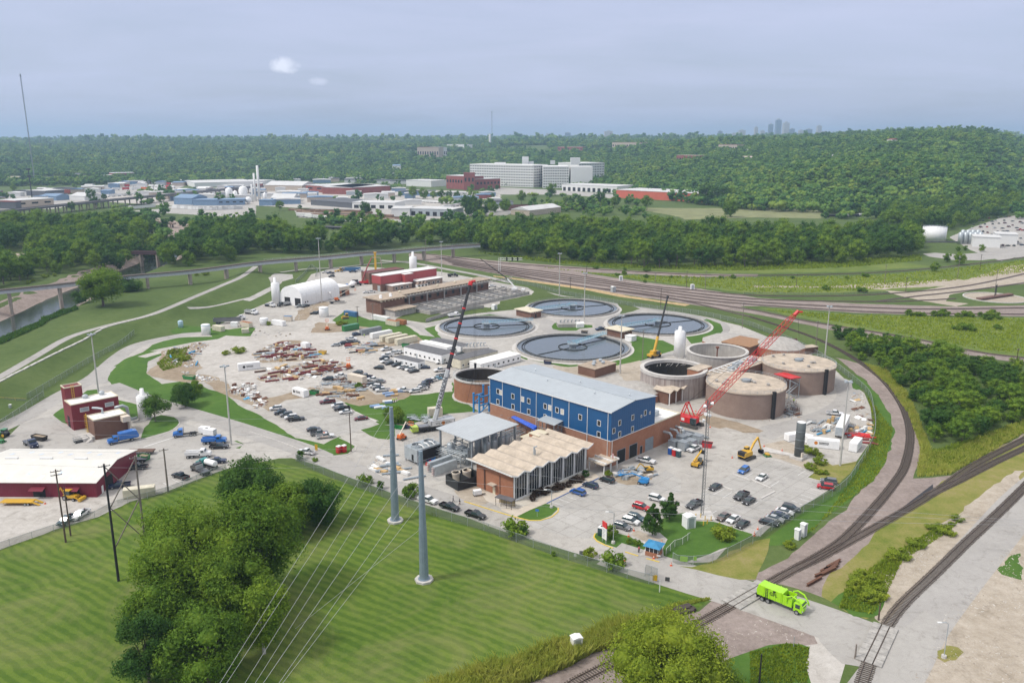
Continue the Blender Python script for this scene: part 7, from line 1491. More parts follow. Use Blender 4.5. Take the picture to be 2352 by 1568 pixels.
b_.bd('sling',Jg1,ck)
cr=bpy.data.objects.new('carrier',None);COL.objects.link(cr);cr.parent=ck;cr.location=(cf.x,cf.y,0);ca=hd(G('f',1860,555),G('f',1400,625));cr.rotation_euler.z=ca
MB().box(-7.5,-1.4,.9,6.2,1.4,1.7).bd('chassis',Jg1,cr);MB().box(6.2,-1.35,.7,8.4,1.35,2.3).bd('cab',pm('pale_yellow_green',(.42,.55,.08),.4),cr);MB().box(7.6,-1.2,1.5,8.42,1.2,2.2).bd('windscreen',Jd1,cr);MB().box(-.5,-1.3,1.7,5.8,1.3,2.1).bd('deck',K35('grey'),cr)
for x_ in(-6.3,-4.8,-3.3,.8,2.6,4.4):
 for y_ in(-1.2,1.2):K5(cr,x_,y_,.62,.5,False)
MB().box(-3.4,-1.5,1.75,2.0,1.5,3.6).bd('superstructure',K35('silver'),cr);cwt=MB().box(-6.6,-1.9,1.8,-3.4,1.9,3.7).bd('counterweight',K35('silver'),cr)
bm=(u_.x,u_.y,u_.z);bz=math.atan2(u_.z,math.hypot(u_.x,u_.y));az_=math.atan2(u_.y,u_.x)
from mathutils import Matrix
zx=u_;vw=(Vector((0,0,H))-along_b(.18)).normalized();nz_=(vw-u_*vw.dot(u_)).normalized();yy_=nz_.cross(zx)
tx=K36(ck,'WILKERSON',(0,0,0),(0,0,0),2.0,Jh1);tx.matrix_local=Matrix.Translation(along_b(.19)+nz_*.86)@Matrix((zx,yy_,nz_)).transposed().to_4x4()
tx=K36(cr,'WILKERSON',(-2.4,1.97,2.75),(math.pi/2,0,math.pi),1.0,Jh1)
MB().box(-6.2,1.905,2.05,1.6,1.945,3.5).bd('name_board',JG,cr)
MB().tube([(-2.4,1.95,2.75),(-2.4,1.965,2.75)],.62,18).bd('round_emblem',Jj1,cr)
rc=G('h',375,465);lt0=Vector((rc.x+.8,rc.y-.2,2.2));lt1=K32('d',430,575,rc.y+10)
lc=K0('crawler_crane','red crawler crane with a long red lattice boom beside the digesters','crane',(0,0,0))
dv=lt1-lt0;L_=dv.length;uu=dv.normalized();sv=uu.cross(Vector((0,0,1))).normalized();tv=sv.cross(uu)
b_=MB();N_=26
for a_,c_ in((-1,-1),(1,-1),(1,1),(-1,1)):
 pts=[]
 for i in range(N_+1):f_=i/N_;h_=.85*min(1,f_*8+.15,(1-f_)*7+.35);pts.append(lt0+dv*f_+sv*a_*h_+tv*c_*h_)
 b_.tube(pts,.11,4)
for i in range(N_):
 f0,f1=i/N_,(i+1)/N_;h0=.85*min(1,f0*8+.15,(1-f0)*7+.35);h1=.85*min(1,f1*8+.15,(1-f1)*7+.35);C_=[(-1,-1),(1,-1),(1,1),(-1,1)]
 for q in range(4):
  a_,c_=C_[q];a2,c2=C_[(q+1)%4];p0=lt0+dv*f0+sv*a_*h0+tv*c_*h0;p1=lt0+dv*f1+sv*a2*h1+tv*c2*h1;b_.bar(p0,p1,.09)
b_.bd('lattice_boom',JZ,lc);MB().tube([lt1-uu*1.2,lt1+uu*.8],.7,6).bd('boom_head',JZ,lc);b_=MB();b_.tube([lt1+uu*.4,lt1+uu*.6+Vector((1.6,0,-.2))],.3,6);b_.bd('boom_nose',JZ,lc)
ls_=bpy.data.objects.new('carrier',None);COL.objects.link(ls_);ls_.parent=lc;ls_.location=(rc.x,rc.y,0);ls_.rotation_euler.z=hd(G('h',290,455),G('h',430,490))
K38(ls_,7.2,.95,1.15,2.2);MB().box(-1.6,-1.6,.6,1.6,1.6,1.4).bd('undercarriage',Jl1,ls_);MB().box(-4.6,-1.7,1.4,2.2,1.7,3.3).bd('house',JZ,ls_);MB().box(.9,-2.6,1.6,2.9,-1.72,3.6).bd('cab',Jd1,ls_);MB().box(-5.6,-1.9,1.3,-4.61,1.9,3.2).bd('counterweight',JZ,ls_)
b_=MB()
for y_ in(-1.1,1.1):b_.bar((-3.6,y_,3.3),(-1.8,y_,8.0),.28);b_.bar((.6,y_,3.3),(-1.8,y_,8.0),.28)
b_.bar((-1.8,-1.1,8),(-1.8,1.1,8),.28);b_.bd('gantry',JZ,ls_)
K36(ls_,'X',(-2.2,-1.73,2.4),(math.pi/2,0,0),.01,Ji1).name='rivet';bpy.data.objects.remove(bpy.data.objects['rivet'])
MB().box(-2.9,-1.74,1.9,-1.7,-1.71,2.9).bd('white_plate',JG,ls_)
gp=MB();gq=ls_.matrix_basis@Vector((-1.8,0,8));gp.tube([gq,lt1-uu*.5],.05,4);gp.tube([lt1+uu*.5,lt1+uu*.5+Vector((1.2,0,-9))],.04,4);gp.bd('rope',Jg1,lc)
yb=G('c',1415,985);y0=Vector((yb.x,yb.y,3));y1=K32('c',1540,432,yb.y+6);yd=y1-y0
yc=K0('mobile_crane','yellow crane with a thin black boom standing between the round tanks','crane',(0,0,0));MB().tube([y0,y0+yd*.27],.62,4).bd('boom_base',Jk1,yc);MB().tube([y0+yd*.27,y1],[.48,.34],4).bd('boom',Jg1,yc);MB().tube([y1-yd*.01,y1+yd*.02],.55,4).bd('boom_head',Jg1,yc)
MB().rbox(yb.x,yb.y,.9,6.5,2.6,1.9,.6).bd('chassis',Jk1,yc);MB().rbox(yb.x,yb.y,1.9,3.2,2.4,3.2,.6).bd('house',Jk1,yc);MB().rbox(yb.x+1.6,yb.y-1.6,1.9,1.6,.9,3.3,.6).bd('cab',Jd1,yc);MB().tube([y1,K32('c',1535,700,y1.y)],.04,4).bd('rope',Jg1,yc)
wb=K0('wheel_set','big black tyres under the yellow crane','wheels',(yb.x,yb.y,0),.6);bpy.data.objects.remove(wb)
for x_ in(-2.2,2.2):
 for y_ in(-1.3,1.3):o_=K5(yc,0,y_,.7,.5,False);o_.location=(yb.x,yb.y,0);o_.rotation_euler.z=.6;o_.data.transform(Matrix.Translation((x_,0,0)))
wp=G('c',150,395);wt_=K0('boom_truck','white truck crane with a dark boom behind the concrete basins','crane',wp,-.15);MB().box(-6,-1.3,.8,5,1.3,1.5).bd('chassis',Jg1,wt_);MB().box(3.4,-1.2,1.0,5.6,1.2,3.0).bd('cab',JV,wt_);MB().box(4.8,-1.1,1.9,5.62,1.1,2.8).bd('windscreen',Jd1,wt_);MB().box(-3,-1.1,1.5,.5,1.1,3.6).bd('turret',JV,wt_)
for x_ in(4.2,-2.5,-4.2):
 for y_ in(-1.1,1.1):K5(wt_,x_,y_,.5,.4,False)
MB().tube([(-.5,0,3.4),(-6,1,9)],[.5,.4],4).bd('boom_base',JV,wt_);MB().tube([(-6,1,9),(-24,4,21)],[.38,.22],4).bd('boom',Jg1,wt_)
cp=G('b',1010,315);pt=K0('concrete_pump','red concrete pump truck with its long jointed boom raised over the works','truck',(0,0,0));MB().rbox(cp.x,cp.y,.9,11,2.5,2.0,.2).bd('chassis',JZ,pt);MB().rbox(cp.x+5.5,cp.y+1.1,.8,2.2,2.4,3.0,.2).bd('cab',JZ,pt);MB().rbox(cp.x-3,cp.y-.6,2.0,4,2.3,3.2,.2).bd('hopper',Jg1,pt)
pp_=[K32('b',x,y,cp.y+d_)for x,y,d_ in((1030,285,0),(1075,160,4),(1120,68,8),(1195,68,14),(1220,195,18))]
MB().tube(pp_[:3],[.5,.42,.36],4).bd('lower_boom',pm('dark_red_boom',(.25,.04,.04),.5),pt);MB().tube(pp_[2:],[.36,.3,.2],4).bd('upper_boom',pm('pale_boom',(.50,.40,.36),.5),pt)
for x_ in(-4.5,-3,3.4,5):
 for y_ in(-1.1,1.1):o_=K5(pt,0,y_,.5,.4,False);o_.location=(cp.x,cp.y,0);o_.rotation_euler.z=.2;o_.data.transform(Matrix.Translation((x_,0,0)))
lm=K0('lattice_hoist','yellow upright hoist mast behind the brown brick block','hoist',G('b',1155,190),0);MB().box(-.7,-.7,0,.7,.7,13).bd('mast',Jk1,lm);MB().box(-1,-1,13,1,1,14).bd('mast_head',Jk1,lm)
def Zat(k,p,x,y):
 c=Vector((0,0,H));d=G(k,x,y,0)-c if(HOR+3<(y if k=='q' else T[k][1]+y/4))else None
 if d is None:
  v=y if k=='q' else T[k][1]+y/4.0;u=x if k=='q' else T[k][0]+x/4.0
  dy=(CY-v)/F;d=Vector(((u-CX)/F,math.cos(P)+dy*math.sin(P),-math.sin(P)+dy*math.cos(P)))
 return H+d.z*p.y/d.y
Jn1=pm('pole_wood',(.10,.07,.05),.9,var=.3,scale=2);Jo1=pm('grey_pole_wood',(.20,.17,.145),.9,var=.25,scale=2);Jp1=pm('pale_mast',(.46,.45,.42),.6,var=.1)
def K46(k,x,y,kt,xt,yt,label):
 p=G(k,x,y);h_=Zat(kt,p,xt,yt);t=K0('light_mast',label,'light mast',p)
 MB().tube([(0,0,0),(0,0,h_)],[.34,.17],10).bd('pole',Jp1,t);MB().ring(.25,.6,h_-.3,h_-.1,12).bd('lamp_ring',JO,t)
 for i in range(4):a=i*math.pi/2+.5;MB().rbox(1.0*math.cos(a),1.0*math.sin(a),h_-.35,.9,.6,h_+.05,a).bd('floodlight',JO,t)
for a in(('a',905,1310,'a',828,770,'tall light mast behind the maroon pump station'),('e',2125,640,'a',2050,1062,'tall light mast at the edge of the west yard'),('b',660,485,'n',612,1040,'tall light mast in front of the arched hall'),('c',545,420,'c',547,30,'tall light mast left of the farthest settling tank'),('c',773,640,'c',777,210,'tall light mast between the back settling tanks'),('c',1103,1135,'c',1115,600,'tall light mast by the nearest settling tank'),('d',688,990,'d',728,515,'tall light mast behind the farthest digester'),('h',1745,830,'h',1815,55,'tall light mast by the long white trailer'),('b',1762,225,'n',1757,1070,'tall light mast beyond the red works')):K46(*a)
def K48(k,x,y,yt,label,mat=None,arms=1,kt=None,xt=None,r_=.16,nm='utility_pole',group=None):
 p=G(k,x,y);h_=Zat(kt or k,p,xt or x,yt);t=K0(nm,label,'pole',p,.5,group)
 MB().tube([(0,0,0),(0,0,h_)],[r_*1.2,r_*.8],8).bd('post',mat or Jn1,t)
 if arms:
  b_=MB()
  for i in range(arms):b_.box(-1.2,-.07,h_-.6-i*.9,1.2,.07,h_-.45-i*.9)
  b_.bd('cross_arm',mat or Jn1,t)
  b_=MB()
  for i in range(arms):
   for q in(-1.1,-.4,.4,1.1):b_.lathe([(.07,h_-.45-i*.9),(.05,h_-.2-i*.9)],6,q,0)
  b_.bd('insulator',JO,t)
 return p,h_
K48('i',605,275,865,'leaning dark wooden pole, leftmost at the field edge',None,2,'e',485,.2);K48('i',650,215,1030,'short dark wooden pole right beside the leftmost one',None,0,'e',570,.18)
hA,h1_=K48('i',1090,630,815,'black wooden pole of the braced frame, nearest the field',pm('tarred_pole',(.02,.02,.022),.8),1,'e',958,.26);hB,h2_=K48('i',1362,527,740,'grey wooden pole in the middle of the braced frame',Jo1,1,'e',1240,.24);hC,h3_=K48('e',1545,1070,672,'grey wooden pole in the west yard behind the braced frame',Jo1,1,r_=.24)
br_=K0('cross_brace','long crossed wooden braces tying the tall grey and black poles together','brace',(0,0,0));b_=MB()
for a,c,ha,hb_ in((hA,hB,h1_,h2_),):
 for q in range(2):z0=.28+.34*q;b_.bar((a.x,a.y,ha*z0),(c.x,c.y,hb_*(z0+.36)),.2);b_.bar((a.x,a.y,ha*(z0+.36)),(c.x,c.y,hb_*z0),.2)
b_.bd('brace',Jo1,br_)
for i,(k,x,y,yt)in enumerate((('c',1475,530,350),('c',2225,715,480),('c',645,355,250),('c',1308,1010,735),('c',795,240,145),('c',1428,300,210),('c',1712,345,190),('c',1885,365,190),('d',425,335,220),('d',1235,308,135),('d',1430,380,250),('d',1905,262,90),('d',2110,190,40),('d',605,890,650),('d',1460,950,780),('d',2250,380,175),('b',990,665,515),('b',1130,645,490),('q',2330,862,800),('n',1618,1290,1050))):
 K48(k,x,y,yt,'thin wooden utility pole standing in the meadow and yards along the railway',Jo1 if i%2 else Jn1,1,group='utility poles along the railway')
K48('l',1180,990,835,'weathered wooden post at the highway crossing corner',Jn1,0);K48('l',965,1340,1210,'short wooden post beside the concrete block by the crossing',Jo1,0);K48('l',85,1570,1300,'black post at the bottom edge beside the grass',Jg1,0);K48('l',400,1235,1140,'thin grey signpost on the gravel by the drive',JO,0,r_=.07);K48('f',930,705,350,'wooden lamp pole beside the portable toilets',Jn1,1,r_=.16)
def K45(k,x,y,kt,xt,yt,label):
 p=G(k,x,y);h_=Zat(kt,p,xt,yt);t=K0('steel_monopole',label,'power pole',p);m_=pm('blue_grey_steel',(.22,.28,.33),.5,.2,var=.1)
 MB().tube([(0,0,.5),(0,0,h_*.42)],[1.05,.86],12).bd('lower_shaft',m_,t);MB().tube([(0,0,h_*.42),(0,0,h_)],[.80,.46],12).bd('upper_shaft',m_,t)
 MB().lathe([(2.1,0),(2.1,.5)],8).bd('concrete_base',JM,t);MB().ring(.9,1.35,.5,.62,16).bd('base_plate',m_,t)
 for z in(.42,.65,.8,.93):MB().ring(.4,.98-.45*z,h_*z-.1,h_*z+.1,12).bd('clamp',JN,t)
 return p,h_
m1,mh1=K45('j',1600,625,'f',1552,695,'nearer of the two tall steel power poles, base in the mown field');m2,mh2=K45('f',1335,1340,'f',1285,292,'farther of the two tall steel power poles, base by the fence')
Jq1=pm('white_wire',(.42,.43,.44),.4,.3,var=.02)
def wire(a,b_,sag,label,r_=.03,group='power lines over the field'):
 pts=[a.lerp(b_,i/14)-Vector((0,0,4*sag*(i/14)*(1-i/14)))for i in range(15)];m_=MB().tube(pts,r_,4,cap=False);K1(m_,'power_line',Jq1,label,'cable',group=group)
def ray_end(k,x,y,z):return G(k,x,y,z)
for p,h_,ends in((m2,mh2,((510,1568,.985),(610,1568,.80),(740,1568,.66),(845,1568,.5))),(m1,mh1,((985,1568,.98),(1150,1568,.78),(1265,1568,.62),(1370,1568,.42)))):
 for x,y,f_ in ends:
  s=Vector((p.x,p.y,h_*f_));e=G('f',x+0,y,s.z*.82);wire(s,s+(e-s)*5,.0,'white power line sloping from the two steel poles down across the mown field')
for f_,(x,y),z in((.93,(2351,8),16),(.8,(2351,30),14),(.65,(2351,62),12)):
 s=Vector((m1.x,m1.y,mh1*f_));e=G('l',x,y,z);wire(s,s+(e-s)*1.3,2.0,'thin power line running right from the nearer steel pole over the car park',.025,'power lines over the car park')
for f_,(x,y),z in((.95,(0,385),22),(.8,(0,500),20),(.66,(0,660),17),(.5,(0,790),14)):
 s=Vector((m2.x,m2.y,mh2*f_));e=G('e',x,y,z);wire(s,s+(e-s)*1.15,1.5,'thin power line running left from the farther steel pole over the west yard',.022,'power lines over the west yard')
Jr1,nt,b=mk('chain_link');b.inputs['Base Color'].default_value=(.16,.19,.165,1);b.inputs['Roughness'].default_value=.6
tp_=_n(nt,'ShaderNodeBsdfTransparent');mx_=_n(nt,'ShaderNodeMixShader');mx_.inputs[0].default_value=.42;nt.links.new(tp_.outputs[0],mx_.inputs[1]);nt.links.new(b.outputs[0],mx_.inputs[2]);nt.links.new(mx_.outputs[0],[n for n in nt.nodes if n.type=='OUTPUT_MATERIAL'][0].inputs[0])
def K6(k,pts,label,h_=2.4,step=5.0,mesh=None,post=None,nm='wire_fence',zf=None):
 ln=K2(GP(k,pts),3);t=K0(nm,label,'fence',(0,0,0));vs=[]
 for p in ln:z=zf(p.x,p.y)if zf else 0;vs+=[(p.x,p.y,z),(p.x,p.y,z+h_)]
 MB().add(vs,[(2*i,2*i+2,2*i+3,2*i+1)for i in range(len(ln)-1)]).bd('mesh_panel',mesh or Jr1,t)
 for p,a in K40(ln,max(step,sum((q-r_).length for q,r_ in zip(ln[1:],ln))/95)):b_=MB();b_.tube([(p.x,p.y,0),(p.x,p.y,h_+.1)],.05,6);b_.bd('post',post or JO,t)
 b_=MB();b_.tube([(p.x,p.y,h_)for p in ln],.035,4,cap=False);b_.bd('top_rail',post or JO,t)
K6('q',[(680,1058),(745,1090),(800,1112),(856,1132),(915,1156),(1015,1190),(1110,1218),(1160,1236),(1208,1252),(1300,1284),(1388,1312),(1440,1328),(1502,1343)],'long wire mesh fence between the mown field and the plant road')
K6('q',[(1545,1290),(1556,1296),(1632,1294),(1730,1248),(1743,1234),(1830,1186),(1930,1128),(1968,1082),(2003,1020),(2010,980),(2005,944),(1993,906),(1948,866),(1902,832),(1847,800),(1785,773),(1722,748)],'wire mesh fence curving along the railway side of the plant')
K6('q',[(1722,748),(1600,722),(1470,706),(1290,675),(1225,658),(1160,648)],'wire mesh fence behind the round settling tanks')
K6('a',[(1235,775),(1100,880),(860,1010),(560,1190),(250,1375)],'tall wire fence at the foot of the levee');K6('e',[(405,200),(290,280),(150,380),(-120,560)],'wire fence and gate at the left edge below the levee')
K6('q',[(520,1079),(470,1097),(388,1131),(270,1163),(220,1188),(162,1208),(85,1233),(-40,1275)],'low wire fence between the west yard and the mown field',1.9)
K6('k',[(1525,395),(1600,320),(1670,300),(1745,245)],'white framed sliding gate on the lawn by the guard booth',1.8,2.5,post=JG);K6('k',[(1330,590),(1335,560),(1450,600),(1445,660)],'open swing gate leaf at the plant entrance',2.3,3);K6('b',[(420,300),(500,230),(560,160),(620,200),(600,250)],'wire fence round the small substation behind the arched hall',2.2)
K6('d',[(-60,402),(300,404),(700,408),(1270,392)],'yellowish low rail fence beside the far tracks',1.2,9,mesh=Jr1,post=pm('pale_yellow',(.5,.45,.2),.6));K6('e',[(-80,222),(0,225),(130,232),(240,238)],'yellow rail barrier at the left edge under the levee',1.0,5,post=J8)
for i,(p,a)in enumerate(K40(K2([Vector((q.x,q.y,0))for q in[G(k,x,y,2)for k,x,y in(('a',-200,1350),('a',0,1230),('a',330,1055),('a',650,885),('a',870,775),('a',1000,720),('a',1250,655),('a',1420,610))]],4),6.2)):
 s=MB().box(-2.7,-.55,-.3,2.7,.55,.18);o=K1(s,'concrete_slab',JM,'pale concrete slab lying in the row along the levee slope','slab',(p.x,p.y,th(p.x,p.y)+.1),a+random.uniform(-.05,.05),'concrete slabs along the levee')
lp=G('h',475,1290);lt=K0('radio_mast','thin guyed lattice radio mast standing on a slab beside the staff car park','mast',lp);hh=Zat('h',lp,515,225);b_=MB();q3=[(.45*math.cos(a),.45*math.sin(a))for a in(0,2.09,4.19)]
for x,y in q3:b_.tube([(x,y,0),(x,y,hh)],.06,5)
for i in range(int(hh/.9)):
 for j in range(3):b_.bar((*q3[j],i*.9),(*q3[(j+1)%3],i*.9+.9),.045)
b_.bd('lattice',pm('dark_lattice',(.10,.11,.12),.5),lt)
for i,(z,a)in enumerate(((hh-1,0),(hh-2,2.2),(hh-3.5,4.0),(hh-4.5,.9),(hh-5.5,3.0))):MB().tube([(.5*math.cos(a),.5*math.sin(a),z),(1.2*math.cos(a),1.2*math.sin(a),z)],[.2,.5],10).bd('dish',JV,lt)
MB().box(-3,-2.6,0,3,2.6,.2).bd('slab',JM,lt)
for i,(x,y)in enumerate(((465,1310),(505,1330),(560,1335),(420,1310),(525,1365),(490,1380))):K1(MB().lathe([(.12,0),(.12,1.2),(.02,1.28)],10),'bollard',J8,'yellow bollard guarding the radio mast slab','bollard',G('h',x,y),0,'yellow bollards round the radio mast')
def cab(k,x,y,sx,sy,sz,deg,mat,label,nm='cabinet',cat='cabinet',z=0):
 t=K0(nm,label,cat,G(k,x,y)+Vector((0,0,z)),R(deg));MB().box(-sx/2,-sy/2,0,sx/2,sy/2,sz).bd('housing',mat,t);MB().xprism([(-sx/2-.1,sz),(sx/2+.1,sz),(sx/2+.1,sz+.1),(0,sz+.1+sx*.12),(-sx/2-.1,sz+.1)],-sy/2-.1,sy/2+.1).bd('lid',JG,t);MB().box(-sx*.3,-sy/2-.04,.15,sx*.3,-sy/2,sz-.2).bd('door',JO,t);return t
for a in(('h',355,1390,2.6,2.4,3.0,20,JV,'white equipment shelter beside the radio mast'),('l',435,245,1.2,1.2,2.6,40,JG,'smaller white relay cabinet beside the curved track'),('l',487,215,1.5,1.2,3.2,40,JG,'larger white relay cabinet beside the curved track'),('k',700,1280,1.9,1.6,3.2,20,JG,'white signal cabinet standing in the tall grass'),('c',1110,280,2.4,2,3,0,JV,'white trackside hut in the meadow, left one'),('c',1767,360,2.4,2,3,0,JV,'white trackside hut in the meadow, right one'),('c',1040,385,2.6,2.4,3.4,30,JO,'grey trackside hut on the ballast'),('b',2245,545,2.6,2.2,2.6,45,JV,'white box hut on the grass bank above the left settling tank'),('b',565,470,3.6,2.6,2.8,60,JV,'white unit between the arched hall and the brick shed'),('e',95,300,.8,.6,1.2,0,JO,'small grey gate control box below the levee')):cab(*a)
TOI=[('f',815,712,-35,'red','left hand pink-red portable toilet on the grass by the wooden pole'),('f',865,705,-35,'red','right hand pink-red portable toilet on the grass by the wooden pole'),('h',187,725,-45,'blue','blue portable toilet at the left of three by the blower units'),('h',225,740,-45,'red','red portable toilet in the middle of three by the blower units'),('h',262,750,-45,'dark teal','dark blue portable toilet at the right of three by the blower units'),('k',925,210,-30,'dark teal','dark portable toilet with a white roof behind the entrance sign'),('k',945,205,-30,'white','pale portable toilet beside the dark one behind the sign')]
for k,x,y,a,c,l in TOI:
 t=K0('portable_toilet',l,'toilet',G(k,x,y),R(a));MB().box(-.6,-.6,0,.6,.6,2.1).bd('body',K35(c),t);MB().xprism([(-.64,2.1),(.64,2.1),(.5,2.35),(-.5,2.35)],-.64,.64).bd('roof',JV,t);MB().box(-.42,-.64,.1,.42,-.605,1.95).bd('door',K35(c),t)
sg=K0('entrance_sign','tall white and red entrance sign on two posts at the drive','sign',G('k',958,275),R(-62));MB().box(-.9,-.1,.9,.9,.1,3.9).bd('white_panel',JG,sg);MB().box(-.9,-.12,3.92,.9,.12,5.4).bd('red_panel',JZ,sg);b_=MB();b_.box(-.8,-.06,0,-.6,.06,.9);b_.box(.6,-.06,0,.8,.06,.9);b_.bd('post',JO,sg)
b_=MB()
for i in range(6):b_.box(-.7,-.13,3.3-i*.38,.5-.2*(i%3),-.1,3.4-i*.38)
b_.bd('text_line',JN,sg)
for k,x,y,yt,s,c,l in(('k',1687,462,405,(1.7,1.3),'lime','larger bright yellow notice board on the gate fence'),('k',1788,455,405,(.9,1.0),'lime','smaller bright yellow notice board on the gate fence'),('k',1422,640,575,(1.0,1.4),'yellow','yellow notice board on the open gate leaf'),('k',1465,735,625,(.2,3.2),'white','tall white sign beside the entrance road'),('k',1537,645,595,(1,1),'dark grey','keypad post on a slab beside the entrance road'),('k',748,400,355,(1.0,1.0),'grey','grey road sign seen from behind by the fence'),('k',1455,440,405,(.9,.3),'white','small white board outside the guard booth'),('f',610,695,635,(.9,2.0),'yellow','yellow and black warning sign on the grass by the toilets'),('g',1030,1300,1230,(.9,.6),'bright blue','small blue sign on the grass island before the office'),('k',690,430,408,(.6,.6),'white','white notice on the long roadside fence'),('f',2190,1410,1390,(.5,.5),'white','small white notice on the fence near the second black pickup')):
 p=G(k,x,y);h_=max(1.3,Zat(k,p,x,yt));t=K0('sign_board',l,'sign',p,R(-12));MB().bar((0,.06,0),(0,.06,h_),.07).bd('post',JO,t);MB().box(-s[0]/2,-.03,max(.1,h_-s[1]),s[0]/2,.02,h_).bd('board',K35(c),t)
def K43(k,x,y,yt,l):
 p=G(k,x,y);h_=Zat(k,p,x,yt);t=K0('street_lamp',l,'street lamp',p,R(180));MB().tube([(0,0,0),(0,0,h_-.3),(.5,0,h_),(1.4,0,h_)],.09,6).bd('post',JO,t);MB().box(1.3,-.2,h_-.1,2.1,.2,h_+.05).bd('lamp_head',JG,t);MB().lathe([(.5,0),(.45,.6)],8).bd('base',JM,t)
K43('k',1040,285,-5,'grey street lamp on the sign island');K43('g',1162,1215,1050,'grey lamp post at the tip of the grass island');K43('l',1780,1335,1010,'thin lamp post with a solar panel on the sandy lot')
fp=K0('flagpole','flagpole with a striped flag at the corner of the brick hall','flagpole',G('g',1712,865));h_=Zat('g',fp.location,1712,600);MB().tube([(0,0,0),(0,0,h_)],.07,6).bd('pole',JG,fp)
fl=MB()
for i in range(13):fl.add([(.1,0,3.6+i*.12),(.55,-.1,3.5+i*.12),(.55,-.1,3.62+i*.12),(.1,0,3.72+i*.12)],[(0,1,2,3)],i%2)
fl.bd('flag',[JZ,JG],fp)
Js1=pm('cone_orange',(.65,.10,.02),.6)
for i,(k,x,y)in enumerate((('k',1230,170),('k',1182,222),('k',1485,285),('k',1572,490),('k',1412,425),('k',1145,445),('k',2335,215),('h',755,760),('h',1048,655),('h',1213,695),('h',553,480),('h',420,335),('h',990,1415),('e',415,1182),('h',1500,150),('h',960,1460))):
 t=K0('traffic_cone','orange traffic cone with a white band','cone',G(k,x,y),0,'orange traffic cones about the site');MB().lathe([(.26,.05),(.04,.85)],10).bd('cone',Js1,t);MB().box(-.28,-.28,0,.28,.28,.05).bd('base',Js1,t);MB().lathe([(.165,.42),(.12,.6)],10).bd('band',JG,t)
b_=MB()
def line(k,a,c,w_=.13,z=.035):
 p,q=G(k,*a),G(k,*c);n=Vector((-(q.y-p.y),q.x-p.x,0)).normalized()*w_/2;b_.add([(*(p-n)[:2],z),(*(q-n)[:2],z),(*(q+n)[:2],z),(*(p+n)[:2],z)],[(0,1,2,3)])
for a,c in(((870,940),(945,900)),((965,985),(1000,940)),((1040,990),(1100,950)),((1110,1020),(1185,975)),((585,1095),(680,1045)),((665,1130),(750,1075)),((510,1060),(560,1030)),((770,1165),(790,1140)),((540,1285),(612,1245)),((500,1230),(530,1212)),((700,1375),(740,1330)),((1360,918),(1430,875)),((1470,1038),(1580,1070)),((1425,1065),(1535,1100)),((1385,1095),(1505,1135)),((1365,1130),(1480,1165)),((1300,1150),(1400,1190)),((1250,1180),(1340,1210)),((955,1190),(995,1160))):line('h',a,c)
for i in range(9):line('g',(1170+i*62,1165-i*27),(1270+i*62,1200-i*27))
line('e',(1320,660),(1600,570),.35);line('e',(1580,955),(1690,1005));line('e',(1500,990),(1610,1040))
o=b_.bd('parking_lines',Jq);o['kind']='structure'
for nm,m_,k,pts,cl in(('yellow_kerb',Jp,'g',[(360,1160),(840,1308),(960,1335),(1060,1335),(1160,1305),(1222,1255),(1224,1220)],False),('yellow_kerb',Jp,'k',[(875,195),(862,230),(890,265),(960,300),(1040,330)],False),('yellow_kerb',Jp,'k',[(1150,365),(1270,402)],False),('yellow_kerb',Jp,'k',[(1345,425),(1465,458)],False),('kerb',Jo,'f',[(0,520),(300,620),(500,700),(700,755),(860,745),(970,690),(975,650),(820,575)],False),('kerb',Jo,'f',[(1075,830),(1090,860),(1300,960),(1590,1010)],False),('kerb',Jo,'e',[(1300,585),(1400,580),(1590,500),(1650,440),(1640,410)],False),('kerb',Jo,'h',[(1080,765),(1440,865),(1515,885),(1445,940),(1730,1010)],False),('kerb',Jo,'h',[(265,1190),(560,1325),(850,1430)],False),('blue_kerb',Jr,'g',[(1118,1178),(1335,1072),(1600,945)],False)):
 K15(nm,m_,K2(GP(k,pts),3),.3,.14,cl)
for k,pts in(('h',[(930,960),(1110,1040)]),('h',[(1020,1135),(1145,1070)]),('h',[(760,910),(925,970)]),('h',[(665,1020),(760,1060)]),('f',[(970,340),(1160,430)])):
 p,q=GP(k,pts);K1(MB().box(0,-.25,0,(q-p).length,.25,.22),'kerb_island',JM,'long low concrete kerb island between parking bays','kerb',p,hd(p,q),'kerb islands of the car parks')
